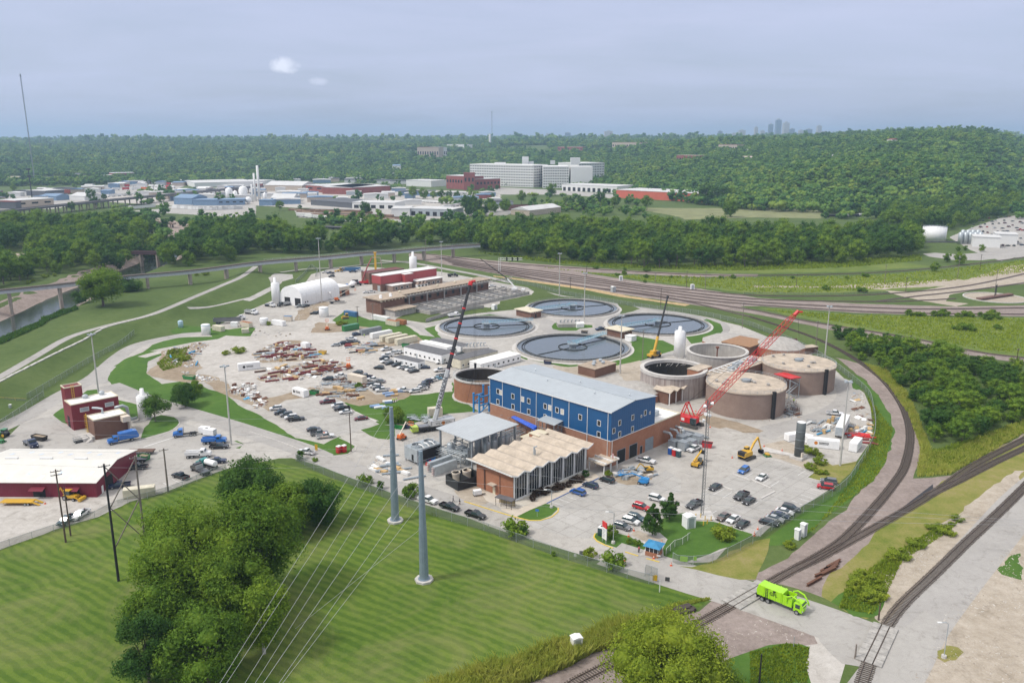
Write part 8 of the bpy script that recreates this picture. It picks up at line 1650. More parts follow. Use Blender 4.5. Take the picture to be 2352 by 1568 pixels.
def K39(k,x,y,deg,top,legs,label,vest=None,stride=.0,skin=(.30,.17,.11)):
 t=K0('person',label,'person',G(k,x,y),R(deg));sk=pm('skin_%d'%int(skin[0]*100),skin,.6,var=.05)
 b_=MB();J=lambda pts,rs,n=8:b_.tube(pts,rs,n)
 J([(0,0,.86),(0,0,1.05),(0,0,1.28),(0,0,1.42),(0,0,1.49),(.01,0,1.55),(.02,0,1.62),(.02,0,1.70),(.01,0,1.76),(0,0,1.79)],[.13,.15,.17,.15,.06,.065,.09,.10,.085,.03])
 for s in(-1,1):
  J([(0,s*.09,.9),(stride*s*.5,s*.1,.48),(stride*s-.03,s*.1,.08),(stride*s+.16,s*.1,.04)],[.095,.07,.05,.04]);J([(0,s*.17,1.42),(-stride*s*.3,s*.24,1.14),(.12-stride*s*.4,s*.23,.9),(.16-stride*s*.4,s*.22,.8)],[.06,.05,.04,.035])
  for f_ in range(4):J([(.15-stride*s*.4,s*.22+(f_-1.5)*.02,.81),(.19-stride*s*.4,s*.22+(f_-1.5)*.022,.73-.006*(f_%2))],[.011,.008],4)
  J([(.15-stride*s*.4,s*.19,.82),(.2-stride*s*.4,s*.17,.77)],[.012,.009],4)
 J([(.1,0,1.645),(.135,0,1.63)],[.02,.012],5);b_.bd('body',sk,t,smooth=True)
 b_=MB();J([(0,0,.95),(0,0,1.06),(0,0,1.28),(0,0,1.42),(0,0,1.47)],[.16,.17,.19,.175,.08])
 for s in(-1,1):J([(0,s*.16,1.43),(-stride*s*.3,s*.24,1.14),(.06-stride*s*.36,s*.235,1.0)],[.08,.065,.055])
 b_.bd('shirt',top,t,smooth=True);b_=MB()
 for s in(-1,1):J([(0,s*.07,1.0),(stride*s*.5,s*.1,.48),(stride*s-.03,s*.1,.1)],[.13,.09,.075])
 b_.bd('trousers',legs,t,smooth=True);b_=MB();b_.lathe([(.115,1.70),(.12,1.75),(.08,1.81),(.02,1.83)],10,0,0);b_.bd('hard_hat' if vest else 'hair',JV if vest else Jg1,t,smooth=True)
 if vest:b_=MB();J([(0,0,1.0),(0,0,1.28),(0,0,1.42)],[.185,.205,.19]);b_.bd('vest',vest,t,smooth=True)
HV=pm('hi_vis',(.45,.75,.05),.6);DK=pm('dark_cloth',(.03,.03,.04),.9);GY=pm('grey_cloth',(.3,.3,.31),.9);PK=pm('pink_cloth',(.55,.12,.15),.9)
for a in(('g',260,1165,200,GY,DK,'person in a grey top walking by the office corner',None,.28),('g',318,1190,30,DK,DK,'person in dark clothes walking toward the black pickups',None,.28),('k',1275,370,-60,PK,DK,'person in a pink top standing on the sign island by the barrier',None,.05),('f',1312,250,200,HV,DK,'worker in a bright vest, left of three by the wrapped timber',HV,.05),('f',1328,252,160,HV,DK,'worker in a bright vest, middle of three by the wrapped timber',HV,.1),('f',1347,244,20,HV,GY,'worker in a bright vest, right of three by the wrapped timber',HV,.05),('h',1320,255,200,HV,DK,'worker in a bright vest between the digesters and the gravel',HV,.05),('b',1050,800,200,HV,DK,'worker in a bright vest before the grey container',HV,.05),('k',1115,480,-30,GY,DK,'person in grey on the entrance road opposite the booth',None,.15)):K39(*a)
def K13(k,x,y,deg,L_,h_,col,label,roof=None,W_=2.5):
 t=K0('storage_container',label,'container',G(k,x,y),R(deg));b_=MB();b_.box(-L_/2,-W_/2,.12,L_/2,W_/2,h_)
 for i in range(int(L_/.6)):
  for s in(-1,1):b_.box(-L_/2+.2+i*.6,s*W_/2-.03,.3,-L_/2+.45+i*.6,s*W_/2+.03,h_-.15)
 b_.bd('body',col,t);MB().box(-L_/2+.05,-W_/2+.05,h_,L_/2-.05,W_/2-.05,h_+.05).bd('roof',roof or col,t)
 for s in(-.5,.5):MB().box(-L_/2-.05,s*1.15-.52,.25,-L_/2,s*1.15+.52,h_-.2).bd('door',col,t)
 MB().box(-L_/2,-W_/2,0,L_/2,W_/2,.119).bd('base',Jg1,t)
GR=K35('green');GYC=pm('grey_container',(.22,.24,.25),.6);CRM=pm('cream_container',(.58,.54,.42),.6);BLC=pm('blue_container',(.04,.13,.27),.5);RST=pm('rust_roof',(.30,.12,.05),.9)
for a in(('b',925,735,45,9,2.9,GR,'green storage container left of the grey ones'),('b',1110,765,45,12,2.8,GYC,'grey storage container right of the green one'),('b',1205,795,45,12,2.6,JG,'pale grey storage container in the middle of the row'),('b',1295,822,45,12,2.7,CRM,'cream storage container left of the open ones'),('b',1350,835,45,12,2.6,CRM,'cream open-fronted storage container near the row end'),('b',1435,855,45,12,2.9,CRM,'cream storage container at the right end of the row'),('b',930,605,-35,9,2.6,BLC,'dark blue container beside the bulldozer'),('b',1205,645,-38,12,2.4,JG,'long white container behind the containers row'),('b',1310,690,-38,8,2.6,CRM,'tan container at the end of the long white one',RST),('b',1390,680,-38,6,2.4,RST,'rust coloured container below the brick gallery'),('b',985,1205,-35,8.5,2.7,JX,'tan container with orange rods on its roof among parked pickups'),('b',465,1335,-38,7,2.7,JV,'white box cabin by the rubble at the lot corner'),('b',510,895,-40,4,2.4,JV,'small white box among red steel'),('b',930,190,8,14,2.4,BLC,'blue container in the far yard behind the hall'),('a',2290,1095,25,9,3.0,JV,'white container with a round emblem by the rubble loop'),('a',2010,740,-35,7,2.6,CRM,'cream container by the tall white tank at the levee foot'),('a',2265,705,-35,7.5,2.6,JX,'pale container with a rusty top near the levee',RST),('a',2157,705,0,3.4,2.6,JV,'small white box container near the levee'),('a',2255,760,20,3.5,2.2,CRM,'small pale yellow container near the levee'),('b',350,650,-10,4.5,2.6,JX,'pale tan container with a blue top in the dusty yard',BLC),('h',1588,660,-20,9.5,2.8,JV,'white container with a lettered side beside the dark stack'),('h',1885,675,55,7,2.9,JV,'white open framed container by the curved fence'),('h',1430,610,-40,4,2.4,JV,'small white cabin behind the dark stack'),('h',1310,595,20,5,2.4,JV,'white tarpaulined cabin left of the dark stack'),('e',1285,1110,18,8,2.6,CRM,'tan generator container by the west yard fence'),('f',1700,370,20,5,3,CRM,'tan cabin beside the crane boom foot')):K13(*a)
for nm,txt,at in(('white container with a round emblem by the rubble loop','',.8),('white container with a lettered side beside the dark stack','',.8),('white box cabin by the rubble at the lot corner','',.8)):
 o=[q for q in bpy.data.objects if q.get('label')==nm][0];MB().tube([(-2.2,-1.285,1.6),(-2.2,-1.31,1.6)],.55,16).bd('emblem',Jj1 if 'stack' in nm else Jh1,o);b_=MB();[b_.box(-1.2+q*.36,-1.3,1.62,-.95+q*.36,-1.285,2.0)for q in range(8)];b_.box(-1.2,-1.3,1.3,1.5,-1.285,1.45);b_.bd('lettering',Jh1,o)
def K14(k,x,y,deg,L_,W_,h_,roof,label,wall=JV):
 t=K0('site_office',label,'site office',G(k,x,y),R(deg));MB().box(0,0,.2,L_,W_,h_).bd('wall',wall,t);MB().box(.05,.05,0,L_-.05,W_-.05,.199).bd('skirting',Jg1,t);MB().xprism([(-.15,h_),(L_+.15,h_),(L_+.15,h_+.12),(-.15,h_+.12)],-.15,W_+.15).bd('roof',roof,t)
 for i in range(int(L_/3)):K4(t,'x',1.5+i*3,1.7,1.0,.8,0)
 for i in range(max(1,int(W_/4))):K4(t,'y',W_*(i+.5)/max(1,int(W_/4)),1.7,1.0,.8,L_,out=1)
 K3(t,'door','x',L_*.35,.2,2.2,.9,0,JO);MB().box(L_+.02,.4,.4,L_+.5,1.2,2.2).bd('air_conditioner',JO,t)
DGR=pm('grey_membrane',(.12,.12,.125),.8)
for a in(('b',1325,1048,-38,14.5,4.2,3.3,DGR,'low cream site office with a dark roof in front of the wide one'),('b',1415,968,-40,24,8,4.2,DGR,'wide white site office with a grey roof behind the low one'),('b',1560,905,-40,18,4,3.4,JH,'narrow white site office with a pale roof'),('b',1655,890,-40,20,5,3.6,DGR,'white site office farthest back in the group'),('b',1935,1098,45,22,7,4.2,DGR,'cream site office with a dark gable roof behind the brick tank',CRM),('b',2120,1120,45,24,7,3.4,JH,'white site office with a round emblem nearest the blue hall')):K14(*a)
for lab,k,x,y,R_,h_ in(('tall white plastic tank with a blue rim at the levee foot','a',1895,775,2.2,5,),('white round tank by the dusty yard road','b',680,612,2.6,5.2),('small white tank with a conical top in the dusty yard','b',130,685,2.2,3.4),('pale blue upright tank at the levee foot','a',1662,710,1.3,3.2)):
 t=K0('storage_tank',lab,'tank',G(k,x,y));MB().lathe([(R_,0),(R_,h_),(R_*.9,h_+.25),(.3,h_+.6)],22).bd('shell',JV if 'pale' not in lab else pm('pale_blue',(.45,.62,.72),.5),t,smooth=True);MB().ring(R_-.1,R_+.06,h_-.2,h_,22).bd('rim',J7 if 'blue rim' in lab else JO,t)
K13('b',265,690,-30,8,2.6,JV,'white flat-roofed cabin in the dusty yard left of a tan container');t=K0('valve_platform','raised concrete valve platform with stairs behind the site offices','platform',G('b',2070,945),R(10));MB().box(-6,-3,0,6,3,3.0).bd('base',JL,t);b_=MB()
for i in range(6):b_.tube([(-4+i*1.6,0,3),(-4+i*1.6,0,4.6),(-3.2+i*1.6,.6,4.6)],.3,8)
b_.bd('valve',JO,t);b_=MB();b_.add([(6,-3,3),(6,-1.8,3),(10.5,-1.8,0),(10.5,-3,0)],[(0,1,2,3)]);b_.bar((6,-3,4),(10.5,-3,1),.08);b_.bd('stair',JO,t)
for k,x,y,c,l in(('f',1380,490,'green','green skip beside the orange boom lift'),('f',1465,485,'navy','dark blue skip beside the green one'),('a',1740,1185,'green','long green skip at the rubble heap edge'),('e',1325,775,'green','green skip by the maroon shed'),('e',365,595,'black','black open skip of scrap in the west yard'),('c',440,1045,'navy','dark skip below the nearest settling tank'),('c',778,770,'black','small black skip on the road between the tanks'),('b',592,1325,'green','green bin beside the white box cabin'),('h',525,660,'red','orange-red bin behind the white pickup'),('b',1430,890,'green','green bin at the end of the cream containers'),('b',668,955,'yellow','yellow skip beside the red steel')):
 t=K0('skip',l,'skip',G(k,x,y),R(-20));s_=1.6 if 'long' in l or 'scrap' in l else 1;b_=MB();L2,W2=1.7*s_,1.0;b_.add([(-L2*.8,-W2,.1),(L2*.8,-W2,.1),(L2*.8,W2,.1),(-L2*.8,W2,.1),(-L2,-W2,1.6),(L2,-W2,1.6),(L2,W2,1.6),(-L2,W2,1.6)],[(3,2,1,0),(0,1,5,4),(1,2,6,5),(2,3,7,6),(3,0,4,7)]);b_.bd('body',K35(c),t);MB().add([(-L2*.95,-W2,1.3),(L2*.95,-W2,1.3),(L2*.95,W2,1.3),(-L2*.95,W2,1.3)],[(0,1,2,3)]).bd('load',Jh if 'skip' in l else JK,t)
Jt1=pm('girder_grey',(.48,.50,.53),.6,var=.12);Ju1=K27('pier_concrete',(.36,.32,.27),(.16,.11,.08),.6)
tl=K2([G(k,x,y,9.8)for k,x,y in(('a',-600,420),('a',0,362),('a',400,322),('a',790,280),('a',1130,235),('a',1750,182),('a',2351,107),('b',420,76),('b',730,52),('b',1030,22),('n',1320,1152),('n',1600,1128),('n',1960,1102),('n',2110,1094))],5)
tr_=K0('elevated_railway','long grey girder railway viaduct crossing behind the levee grass','viaduct',(0,0,0));ns_=normals(tl);b_=MB();d_=MB();r_=MB()
for s in(-1.6,1.6):
 vs=[]
 for p,n in zip(tl,ns_):q=p+n*s;vs+=[(q.x,q.y,7.2),(q.x,q.y,9.3)]
 b_.add(vs,[(2*i,2*i+2,2*i+3,2*i+1)for i in range(len(tl)-1)])
 b_.add([(x+.15,y+.15,z)for x,y,z in vs],[(2*i+1,2*i+3,2*i+2,2*i)for i in range(len(tl)-1)])
b_.bd('girder',Jt1,tr_);vs=[]
for p,n in zip(tl,ns_):
 for s,z in((-2.3,9.3),(-2.3,9.7),(2.3,9.7),(2.3,9.3)):q=p+n*s;vs.append((q.x,q.y,z))
d_.add(vs,[(i*4+j,i*4+j+4,i*4+(j+1)%4+4,i*4+(j+1)%4)for i in range(len(tl)-1)for j in range(4)]);d_.bd('deck',Jw,tr_)
for s in(-.75,.75):r_.tube([p+n*s+Vector((0,0,.05))for p,n in zip(tl,ns_)],.09,4)
r_.bd('rails',pm('pale_rail',(.36,.31,.26),.5),tr_)
for p,a in K40(tl,27,9):
 z0=min(th(p.x,p.y),0)-1;m_=MB();m_.rbox(p.x,p.y,z0,1.6,3.4,6.6,a);m_.rbox(p.x,p.y,6.6,1.3,4.2,7.2,a);m_.bd('pier',Ju1,tr_)
b_=MB()
for i in range(len(tl)-34,len(tl)-1):p,q=tl[i],tl[i+1];n=ns_[i]*2.4;b_.bar(p+n+Vector((0,0,1)),q+n+Vector((0,0,1)),.12);b_.bar(p+n,p+n+Vector((0,0,1)),.1);b_.bar(p-n+Vector((0,0,1)),q-n+Vector((0,0,1)),.12)
b_.bd('railing',Jt1,tr_)
def span(label,k,a,c,z,h_,np_,mat,nm='bridge',w_=4,cat='bridge',pm_=None):
 p,q=G(k,*a,z),G(k,*c,z);t=K0(nm,label,cat,p*1.0,hd(p,q));t.location.z=0;L_=(q-p).length;MB().box(0,-w_/2,z-h_,L_,w_/2,z).bd('deck',mat,t);b_=MB();b_.box(0,-w_/2-.3,z,L_,-w_/2,z+.9);b_.box(0,w_/2,z,L_,w_/2+.3,z+.9);b_.bd('parapet',mat,t)
 for i in range(np_):
  x=L_*(i+.5)/np_;g_=t.matrix_basis@Vector((x,0,0))
  for s in(-.3,.3):MB().box(x-.7,s*w_-.6,min(0,th(g_.x,g_.y))-.5,x+.7,s*w_+.6,z-h_).bd('pier',pm_ or Ju1,t)
span('rusty brown railway bridge over the creek among the trees','m',(1215,1165),(1520,1170),6,1.8,2,pm('rust_girder',(.09,.05,.05),.8));Jv1=pm('viaduct_deck',(.13,.125,.13),.9)
span('dark elevated highway at the far left behind the trees','m',(-60,800),(1000,690),10,1.6,14,Jv1,'highway_viaduct',14,'viaduct');span('dark elevated highway continuing right behind the sheds','m',(1000,690),(2400,560),10,1.6,16,Jv1,'highway_viaduct',14,'viaduct')
span('broken brown bridge abutment beside the creek bank','m',(1345,885),(1600,905),5,1.2,5,pm('brown_abutment',(.26,.20,.17),.9),'old_bridge',5)
K17('creek_bank',Jv,'m',[(1400,905),(1610,920),(1775,985),(1760,1050),(1680,1040),(1560,1030),(1490,1010)],.05,1)
sgn=K0('signal_gantry','white lattice signal gantry reaching over the railway tracks','signal gantry',G('b',2292,195));hg=Zat('b',sgn.location,2292,70);b_=MB()
for x,y in((-.7,-.7),(.7,-.7),(.7,.7),(-.7,.7)):b_.bar((x,y,0),(x,y,hg),.22);b_.bar((0,x,hg-1+y),(17,x,hg-1+y),.2)
for i in range(8):b_.bar((-.7,-.7,hg*i/8),(.7,-.7,hg*(i+1)/8),.13);b_.bar((i*2,-.7,hg-1.7),(i*2+2,-.7,hg-.3),.13)
b_.bd('lattice',JG,sgn);
for i in range(3):MB().box(5+i*4,-1.2,hg-2.4,6+i*4,-.8,hg+.4).bd('signal_head',Jg1,sgn)
Jw1=pm('far_white_wall',(.68,.68,.66),.8,var=.06);Jx1=pm('far_pale_roof',(.55,.55,.54),.8,var=.12,scale=.1);Jy1=pm('far_red_brick',(.25,.075,.06),.9,var=.2,scale=.2);Jz1=pm('orange_red_wall',(.55,.13,.075),.8,var=.1,scale=.1);JA1=pm('far_blue_roof',(.17,.26,.38),.6);JB1=pm('far_dark_roof',(.10,.105,.115),.8);JC1=pm('far_tan_wall',(.45,.38,.31),.9)
FOOT=[]
def GT(k,x,y):
 c=Vector((0,0,H));g_=G(k,x,y,-40)if True else None;d=(g_-c);Y=900.0
 while Y<12000:
  q=c+d*(Y/d.y)
  if q.z<=th(q.x,q.y)+3:return q
  Y+=25
 return q
def fb(k,a,c,dep,h_,wall,roof,label,cat='warehouse',nw=0,hill=False,gable=False,doors=0,nm=None):
 p,q=(GT(k,*a),GT(k,*c))if hill else(G(k,*a),G(k,*c));L_=max(6,(q-p).length);z0=min(p.z,q.z)-4 if hill else 0
 a_=hd(p,q);FOOT.append((p.x+math.cos(a_)*L_/2-math.sin(a_)*dep/2,p.y+math.sin(a_)*L_/2+math.cos(a_)*dep/2,L_/2+8,dep/2+8,a_));t=K0(nm or cat.replace(' ','_'),label,cat,(p.x,p.y,z0),a_);MB().box(0,0,0,L_,dep,h_+(4 if hill else 0)).bd('wall',wall,t);h_+=4 if hill else 0
 if gable:MB().add([(-.5,-.5,h_),(L_+.5,-.5,h_),(L_+.5,dep+.5,h_),(-.5,dep+.5,h_),(-.5,dep/2,h_+dep*.14),(L_+.5,dep/2,h_+dep*.14)],[(0,1,5,4),(2,3,4,5),(0,4,3),(1,2,5)]).bd('roof',roof,t)
 else:MB().box(-.4,-.4,h_,L_+.4,dep+.4,h_+.7).bd('roof',roof,t)
 for i in range(nw):K3(t,'window','x',L_*(i+.5)/nw,h_*.5,h_*.72,L_/nw*.5,0,JI,th_=.12)
 for i in range(doors):K3(t,'dock_door','x',L_*(i+.5)/doors,.4,h_*.62,L_/doors*.55,0,JK,th_=.12)
 return t
for a in(('o',(570,605),(1075,628),60,12,Jw1,Jx1,'long white warehouse with dark loading docks below the big white factory','warehouse',0,False,False,11),('o',(1068,668),(1870,712),70,13,Jz1,Jx1,'long orange-red warehouse with a pale roof','warehouse',0),('n',(1805,585),(2010,598),40,26,Jy1,Jx1,'red brick mill building left of the big white factory','mill',8),('n',(2010,598),(2300,585),30,20,Jy1,Jx1,'lower red brick mill wing beside the white factory','mill',9),('n',(1965,600),(2065,600),16,33,Jy1,Jy1,'tall red brick tower block of the mill','mill',3),('n',(515,612),(940,640),90,12,Jy1,Jx1,'long maroon warehouse with a pale roof in the middle distance','warehouse',5),('n',(940,640),(1205,605),60,12,Jy1,Jx1,'right end of the maroon warehouse block','warehouse',0),('n',(140,605),(480,612),50,11,JC1,Jx1,'pale tan shed left of the maroon warehouse','warehouse',0,False,True),('n',(560,735),(940,765),60,7,JB1,JB1,'black roofed low timber shed','shed',0),('n',(940,765),(1330,772),45,8,Jw1,Jx1,'white workshop with dark doors beside the black roofed shed','workshop',0,False,False,5),('n',(1300,835),(1470,835),40,9,Jw1,Jx1,'pale grey shed left of the open bay shed','shed',0),('n',(1470,832),(1865,845),35,9,JO,Jx1,'grey open bay shed with dark bays','shed',0,False,False,6),('n',(195,712),(400,712),40,7,JA1,Jx1,'white roofed blue shed in the yard below the tall stacks','shed',0,False,True),('n',(85,742),(205,742),20,8,JA1,JA1,'small blue flat building at the foot of the white stacks','shed',0),('m',(1600,730),(1770,735),35,10,JA1,JA1,'blue-grey gable shed left of the white tanks','shed',0,False,True),('m',(1775,740),(2000,740),30,8,JA1,JA1,'blue roofed long shed in front of the white tanks','shed',0),('m',(2000,740),(2250,735),30,8,JA1,JA1,'blue roofed shed directly below the white sphere','shed',4),('m',(150,770),(500,745),40,11,JC1,Jx1,'cream warehouse beside the elevated highway at the left','warehouse',3),('m',(0,770),(150,772),60,10,JB1,Jy1,'dark brown warehouse at the far left edge','warehouse',0),('m',(375,690),(520,695),25,7,JA1,JA1,'blue roofed hut near the left cell tower','shed',0,False,True),('m',(245,650),(420,655),40,9,JB1,Jx1,'dark walled building with a pale roof behind the cell tower','warehouse',0),('m',(640,690),(780,695),35,7,Jw1,Jx1,'white gable shed right of the cell tower','shed',0,False,True),('m',(750,610),(960,605),40,8,JC1,Jx1,'tan low warehouse above the highway','warehouse',3),('m',(470,640),(570,640),30,7,Jz1,Jy1,'salmon red low building above the highway','shed',0),('m',(1030,505),(1240,500),40,16,Jy1,Jx1,'dark red brick school-like building by white houses','building',6),('m',(935,508),(1035,510),25,12,Jw1,Jx1,'white building left of the dark red brick one','building',4),('m',(1790,575),(2351,560),120,9,Jw1,Jx1,'very wide white flat warehouse behind the highway','warehouse',0),('n',(295,398),(420,400),60,20,JC1,Jx1,'cream stepped factory block in the far distance','factory',0),('n',(390,425),(725,430),90,14,Jw1,Jx1,'wide white factory hall in the far distance','factory',0),('n',(0,560),(230,540),60,8,Jw1,Jx1,'pale flat warehouse behind the white stacks','warehouse',0),('n',(640,500),(880,500),60,9,JC1,Jx1,'tan warehouse among trees beyond the maroon one','warehouse',6),('n',(880,505),(1000,508),50,9,JC1,Jx1,'smaller tan warehouse right of the longer tan one','warehouse',3),('n',(1155,475),(1290,478),50,8,Jw1,Jx1,'white low building among the far trees','warehouse',0),('n',(1650,500),(2000,480),60,8,Jw1,Jx1,'row of pale sheds behind the brick mill','warehouse',9),('n',(1665,570),(1810,560),70,12,Jw1,Jx1,'white shed directly left of the brick mill','warehouse',0),('o',(270,835),(560,800),30,7,JC1,Jx1,'tan roofed open shed behind the wood edge','shed',0,False,True),('p',(215,425),(330,432),40,9,Jw1,Jx1,'white shed at the foot of the bluff','shed',0),('p',(330,425),(480,440),40,9,Jw1,Jx1,'second white shed at the foot of the bluff, right one','shed',0),('p',(1165,665),(1310,672),22,9,Jw1,Jx1,'white flat shed right of the vertical grey tanks','shed',0),('p',(1285,650),(1400,655),22,9,Jw1,Jx1,'white shed at the right edge behind another','shed',0),('n',(1538,328),(1735,330),70,44,JC1,Jy1,'tall pink-brown hospital block in the far trees','hospital',9,True),('n',(1735,328),(1812,322),60,44,Jw1,Jx1,'white balconied right wing of the hospital block','hospital',5,True),('n',(1810,228),(1966,230),80,22,Jw1,Jx1,'long white building behind the hospital','building',0,True),('o',(1030,222),(1290,215),40,24,JC1,Jy1,'long brown college building on the wooded ridge','building',12,True),('o',(530,240),(760,232),30,16,Jy1,JC1,'red building under construction on the wooded slope','building',8,True),('o',(1620,345),(1810,335),35,18,Jy1,JC1,'red brick institution with a turret on the wooded hill','building',8,True),('o',(2005,245),(2175,240),35,20,JC1,Jy1,'tan school on the wooded hill','building',8,True),('o',(2225,255),(2300,255),20,9,Jw1,Jx1,'small white house row on the hill','house',0,True),('o',(1380,565),(1450,568),18,9,JC1,JB1,'grey gabled house at the foot of the wooded hill, left','house',2,False,True),('o',(1490,555),(1535,556),14,8,Jw1,JB1,'white gabled house at the foot of the wooded hill, right','house',2,False,True),('o',(2240,345),(2320,345),20,12,Jw1,JC1,'white gabled house high on the wooded hill','house',2,True,True),('m',(410,265),(490,270),25,10,JC1,Jx1,'pale roofs among the trees at the upper left','house',0,True),('m',(1990,232),(2060,230),20,12,JC1,Jy1,'brown block on the upper left ridge','building',3,True),('m',(685,475),(740,475),18,6,JC1,JB1,'low house in the trees left of the red brick school','house',2,True,True),('m',(55,515),(160,520),25,8,JA1,JC1,'blue-grey house at the left edge among trees','house',2,True,True),('n',(1310,425),(1380,425),20,16,Jw1,JA1,'green roofed church-like house in the middle trees','house',2,True,True),('p',(410,195),(445,195),20,9,Jw1,Jx1,'tiny white house on the right hand ridge','house',0,True,True),('p',(714,135),(740,135),20,14,Jw1,Jy1,'white house with red roof high on the bluff','house',0,True,True)):fb(*a)
def block(t,p0,p1,dep,h_,nb,nf,cnt):
 p,q=G('o',*p0),G('o',*p1);L_=(q-p).length;e=bpy.data.objects.new('wing',None);COL.objects.link(e);e.parent=t;e.location=p;e.rotation_euler.z=hd(p,q);MB().box(0,0,0,L_,dep,h_).bd('wall',Jw1,e);MB().box(-.3,-.3,h_,L_+.3,dep+.3,h_+1.2).bd('parapet',Jw1,e);rest=MB()
 for f_ in range(nf):
  for i in range(nb):
   x=L_*(i+.5)/nb;z=h_*(f_+.55)/nf
   if cnt[0]<100 and f_>=nf-4:cnt[0]+=1;K3(e,'window','x',x,z-h_/nf*.2,z+h_/nf*.17,L_/nb*.6,0,JI,th_=.15)
   else:rest.box(x-L_/nb*.3,-.15,z-h_/nf*.2,x+L_/nb*.3,.05,z+h_/nf*.17)
 for j in range(int(dep/9)):
  for f_ in range(nf):rest.box(L_-.05,4+j*9,h_*(f_+.3)/nf,L_+.15,10+j*9,h_*(f_+.75)/nf)
 o=rest.bd('window',JI,e);o['kind']='stuff'
wf=K0('white_factory','huge white eight-storey factory with rows of dark windows','factory',(0,0,0));ct=[0]
block(wf,(-275,555),(305,575),60,44,26,8,ct);block(wf,(395,580),(630,580),75,42,11,8,[200]);block(wf,(720,540),(955,530),70,44,10,8,[200]);p=G('o',630,580);MB().rbox(p.x+26,p.y+20,0,44,50,43,0).bd('blank_wing',Jw1,wf)
for x,w_,h_ in((235,14,62),(290,10,52),(490,10,54),(700,20,60),(0,24,50)):p=G('o',x,560);MB().rbox(p.x,p.y+40,44,w_,w_,h_-2,0).bd('roof_house',Jw1,wf)
def stack(k,x,y,r_,h_,l,mat=Jw1,nm='chimney'):K1(MB().lathe([(r_,0),(r_*.85,h_)],14),nm,mat,l,nm.replace('_',' '),G(k,x,y),smooth=True)
for a in(('n',88,700,2.2,56,'tallest white stack of the works in the middle distance'),('n',52,700,1.9,44,'shorter white stack right beside the tallest one'),('n',25,710,1.7,28,'lowest white column of the works')):stack(*a)
for k,x,y,r_,h_,l in(('m',2110,700,5.4,19,'tall white tank at the left of the works tanks'),('m',2240,690,6.4,20,'tall white tank in the middle of the works tanks'),('m',2165,690,3.4,13,'small white tank between the two tall works tanks'),('n',140,700,3,11,'small white domed tank right of the stacks')):K1(MB().lathe([(r_,0),(r_,h_),(r_*.5,h_+2),(.2,h_+3)],20),'storage_tank',JV,l,'tank',G(k,x,y),smooth=True)
K1(MB().lathe([(5*math.cos(R(a)),6+5*math.sin(R(a)))for a in range(-88,90,11)],18),'gas_sphere',JV,'white spherical tank on legs in front of the stacks','tank',G('m',2285,725),smooth=True)
wt=K0('oil_tank','big white cylindrical tank with a rim rail near the right edge','tank',G('p',963,632));MB().lathe([(10.8,0),(10.8,13),(.3,13.8)],48).bd('shell',JV,wt,smooth=True);K12(wt,10.6,13,40,r_=.09);MB().box(-24,-18,0,30,-16,1.2).bd('bund_wall',JB1,wt)
for i in range(9):q=G('p',1100+i*13,650-(i%2)*14);K1(MB().lathe([(2.0,0),(2.0,10.5),(.3,11.3)],14),'silo_tank',JO,'upright pale grey tank in the close row right of the big white tank','tank',q,0,'grey tanks beside the white tank',smooth=True)
tt=K0('turntable','sunken railway turntable with a girder bridge in a ring wall','turntable',G('d',2250,440));MB().ring(17,17.8,0,.5,64).bd('ring_wall',JM,tt);MB().lathe([(17,.03),(17,.06)],48).bd('pit',Jb,tt);MB().rbox(0,0,.6,33,3.4,1.5,.5).bd('bridge',pm('rust_bridge',(.16,.09,.07),.8),tt);b_=MB();b_.bar((-1.5,-2,1.5),(-1.5,-2,8),.3);b_.bar((1.5,2,1.5),(1.5,2,8),.3);b_.bar((-1.5,-2,8),(1.5,2,8),.3);b_.bd('arch',Jg1,tt)
def K41(nm,k,pts,n,sz,mats,label,cat,group,z=.6,lum=0,wheels=True):
 ln=K2(GP(k,pts),5)if pts else None;tot=sum((q-p).length for p,q in zip(ln,ln[1:]))
 for i,(p,a)in enumerate(K40(ln,tot/n*.999)):
  if i>=n:break
  m_=MB();L_,W_,h_=sz
  if lum:m_.tube([(-L_/2,0,z+h_/2),(-L_/2+.6,0,z+h_/2),(L_/2-.6,0,z+h_/2),(L_/2,0,z+h_/2)],[h_*.3,h_/2,h_/2,h_*.3],12)
  else:m_.box(-L_/2,-W_/2,z,L_/2,W_/2,z+h_)
  t=K0(nm,label,cat,p,a+random.uniform(-.02,.02),group);m_.bd('body',mats[i%len(mats)],t);b_=MB()
  if wheels:
   for x in(-L_*.36,L_*.36):b_.box(x-1,-W_*.4,0,x+1,W_*.4,z)
   b_.bd('running_gear',Jg1,t)
JD1=pm('tank_car_black',(.02,.022,.03),.5)
K41('hopper_wagon','n',[(470,845),(900,890),(1300,915),(1560,925)],11,(16,3.2,3.6),[Jx1,Jw1],'pale grey hopper wagon in the long train behind the trees','wagon','pale hopper wagons',1.1);K41('tank_wagon','n',[(640,955),(850,965),(1300,985),(1420,985)],9,(16,3,3.2),[JD1],'black tank wagon in the train behind the trees','wagon','black tank wagons',1.0,1);K41('tank_wagon','p',[(430,512),(560,508),(690,495)],6,(16,3,3.2),[JD1,Jx1],'tank wagon half hidden behind the wood at the bluff','wagon','tank wagons by the bluff',1.0,1)
K41('box_trailer','n',[(1480,705),(1970,730)],14,(14,2.6,3.4),[Jw1,JG],'white box trailer in the far double row','trailer','white trailers in the far double row',1.0);K41('box_trailer','n',[(1740,775),(2000,735),(2351,720)],14,(13,2.6,3.2),[Jx1,Jw1],'white box trailer in the slanting far row','trailer','white trailers in the slanting row',1.0);K41('box_trailer','m',[(1020,660),(1300,640),(1640,620)],12,(13,2.6,3.4),[Jw1],'white box trailer below the far highway','trailer','white trailers below the highway',1.0)
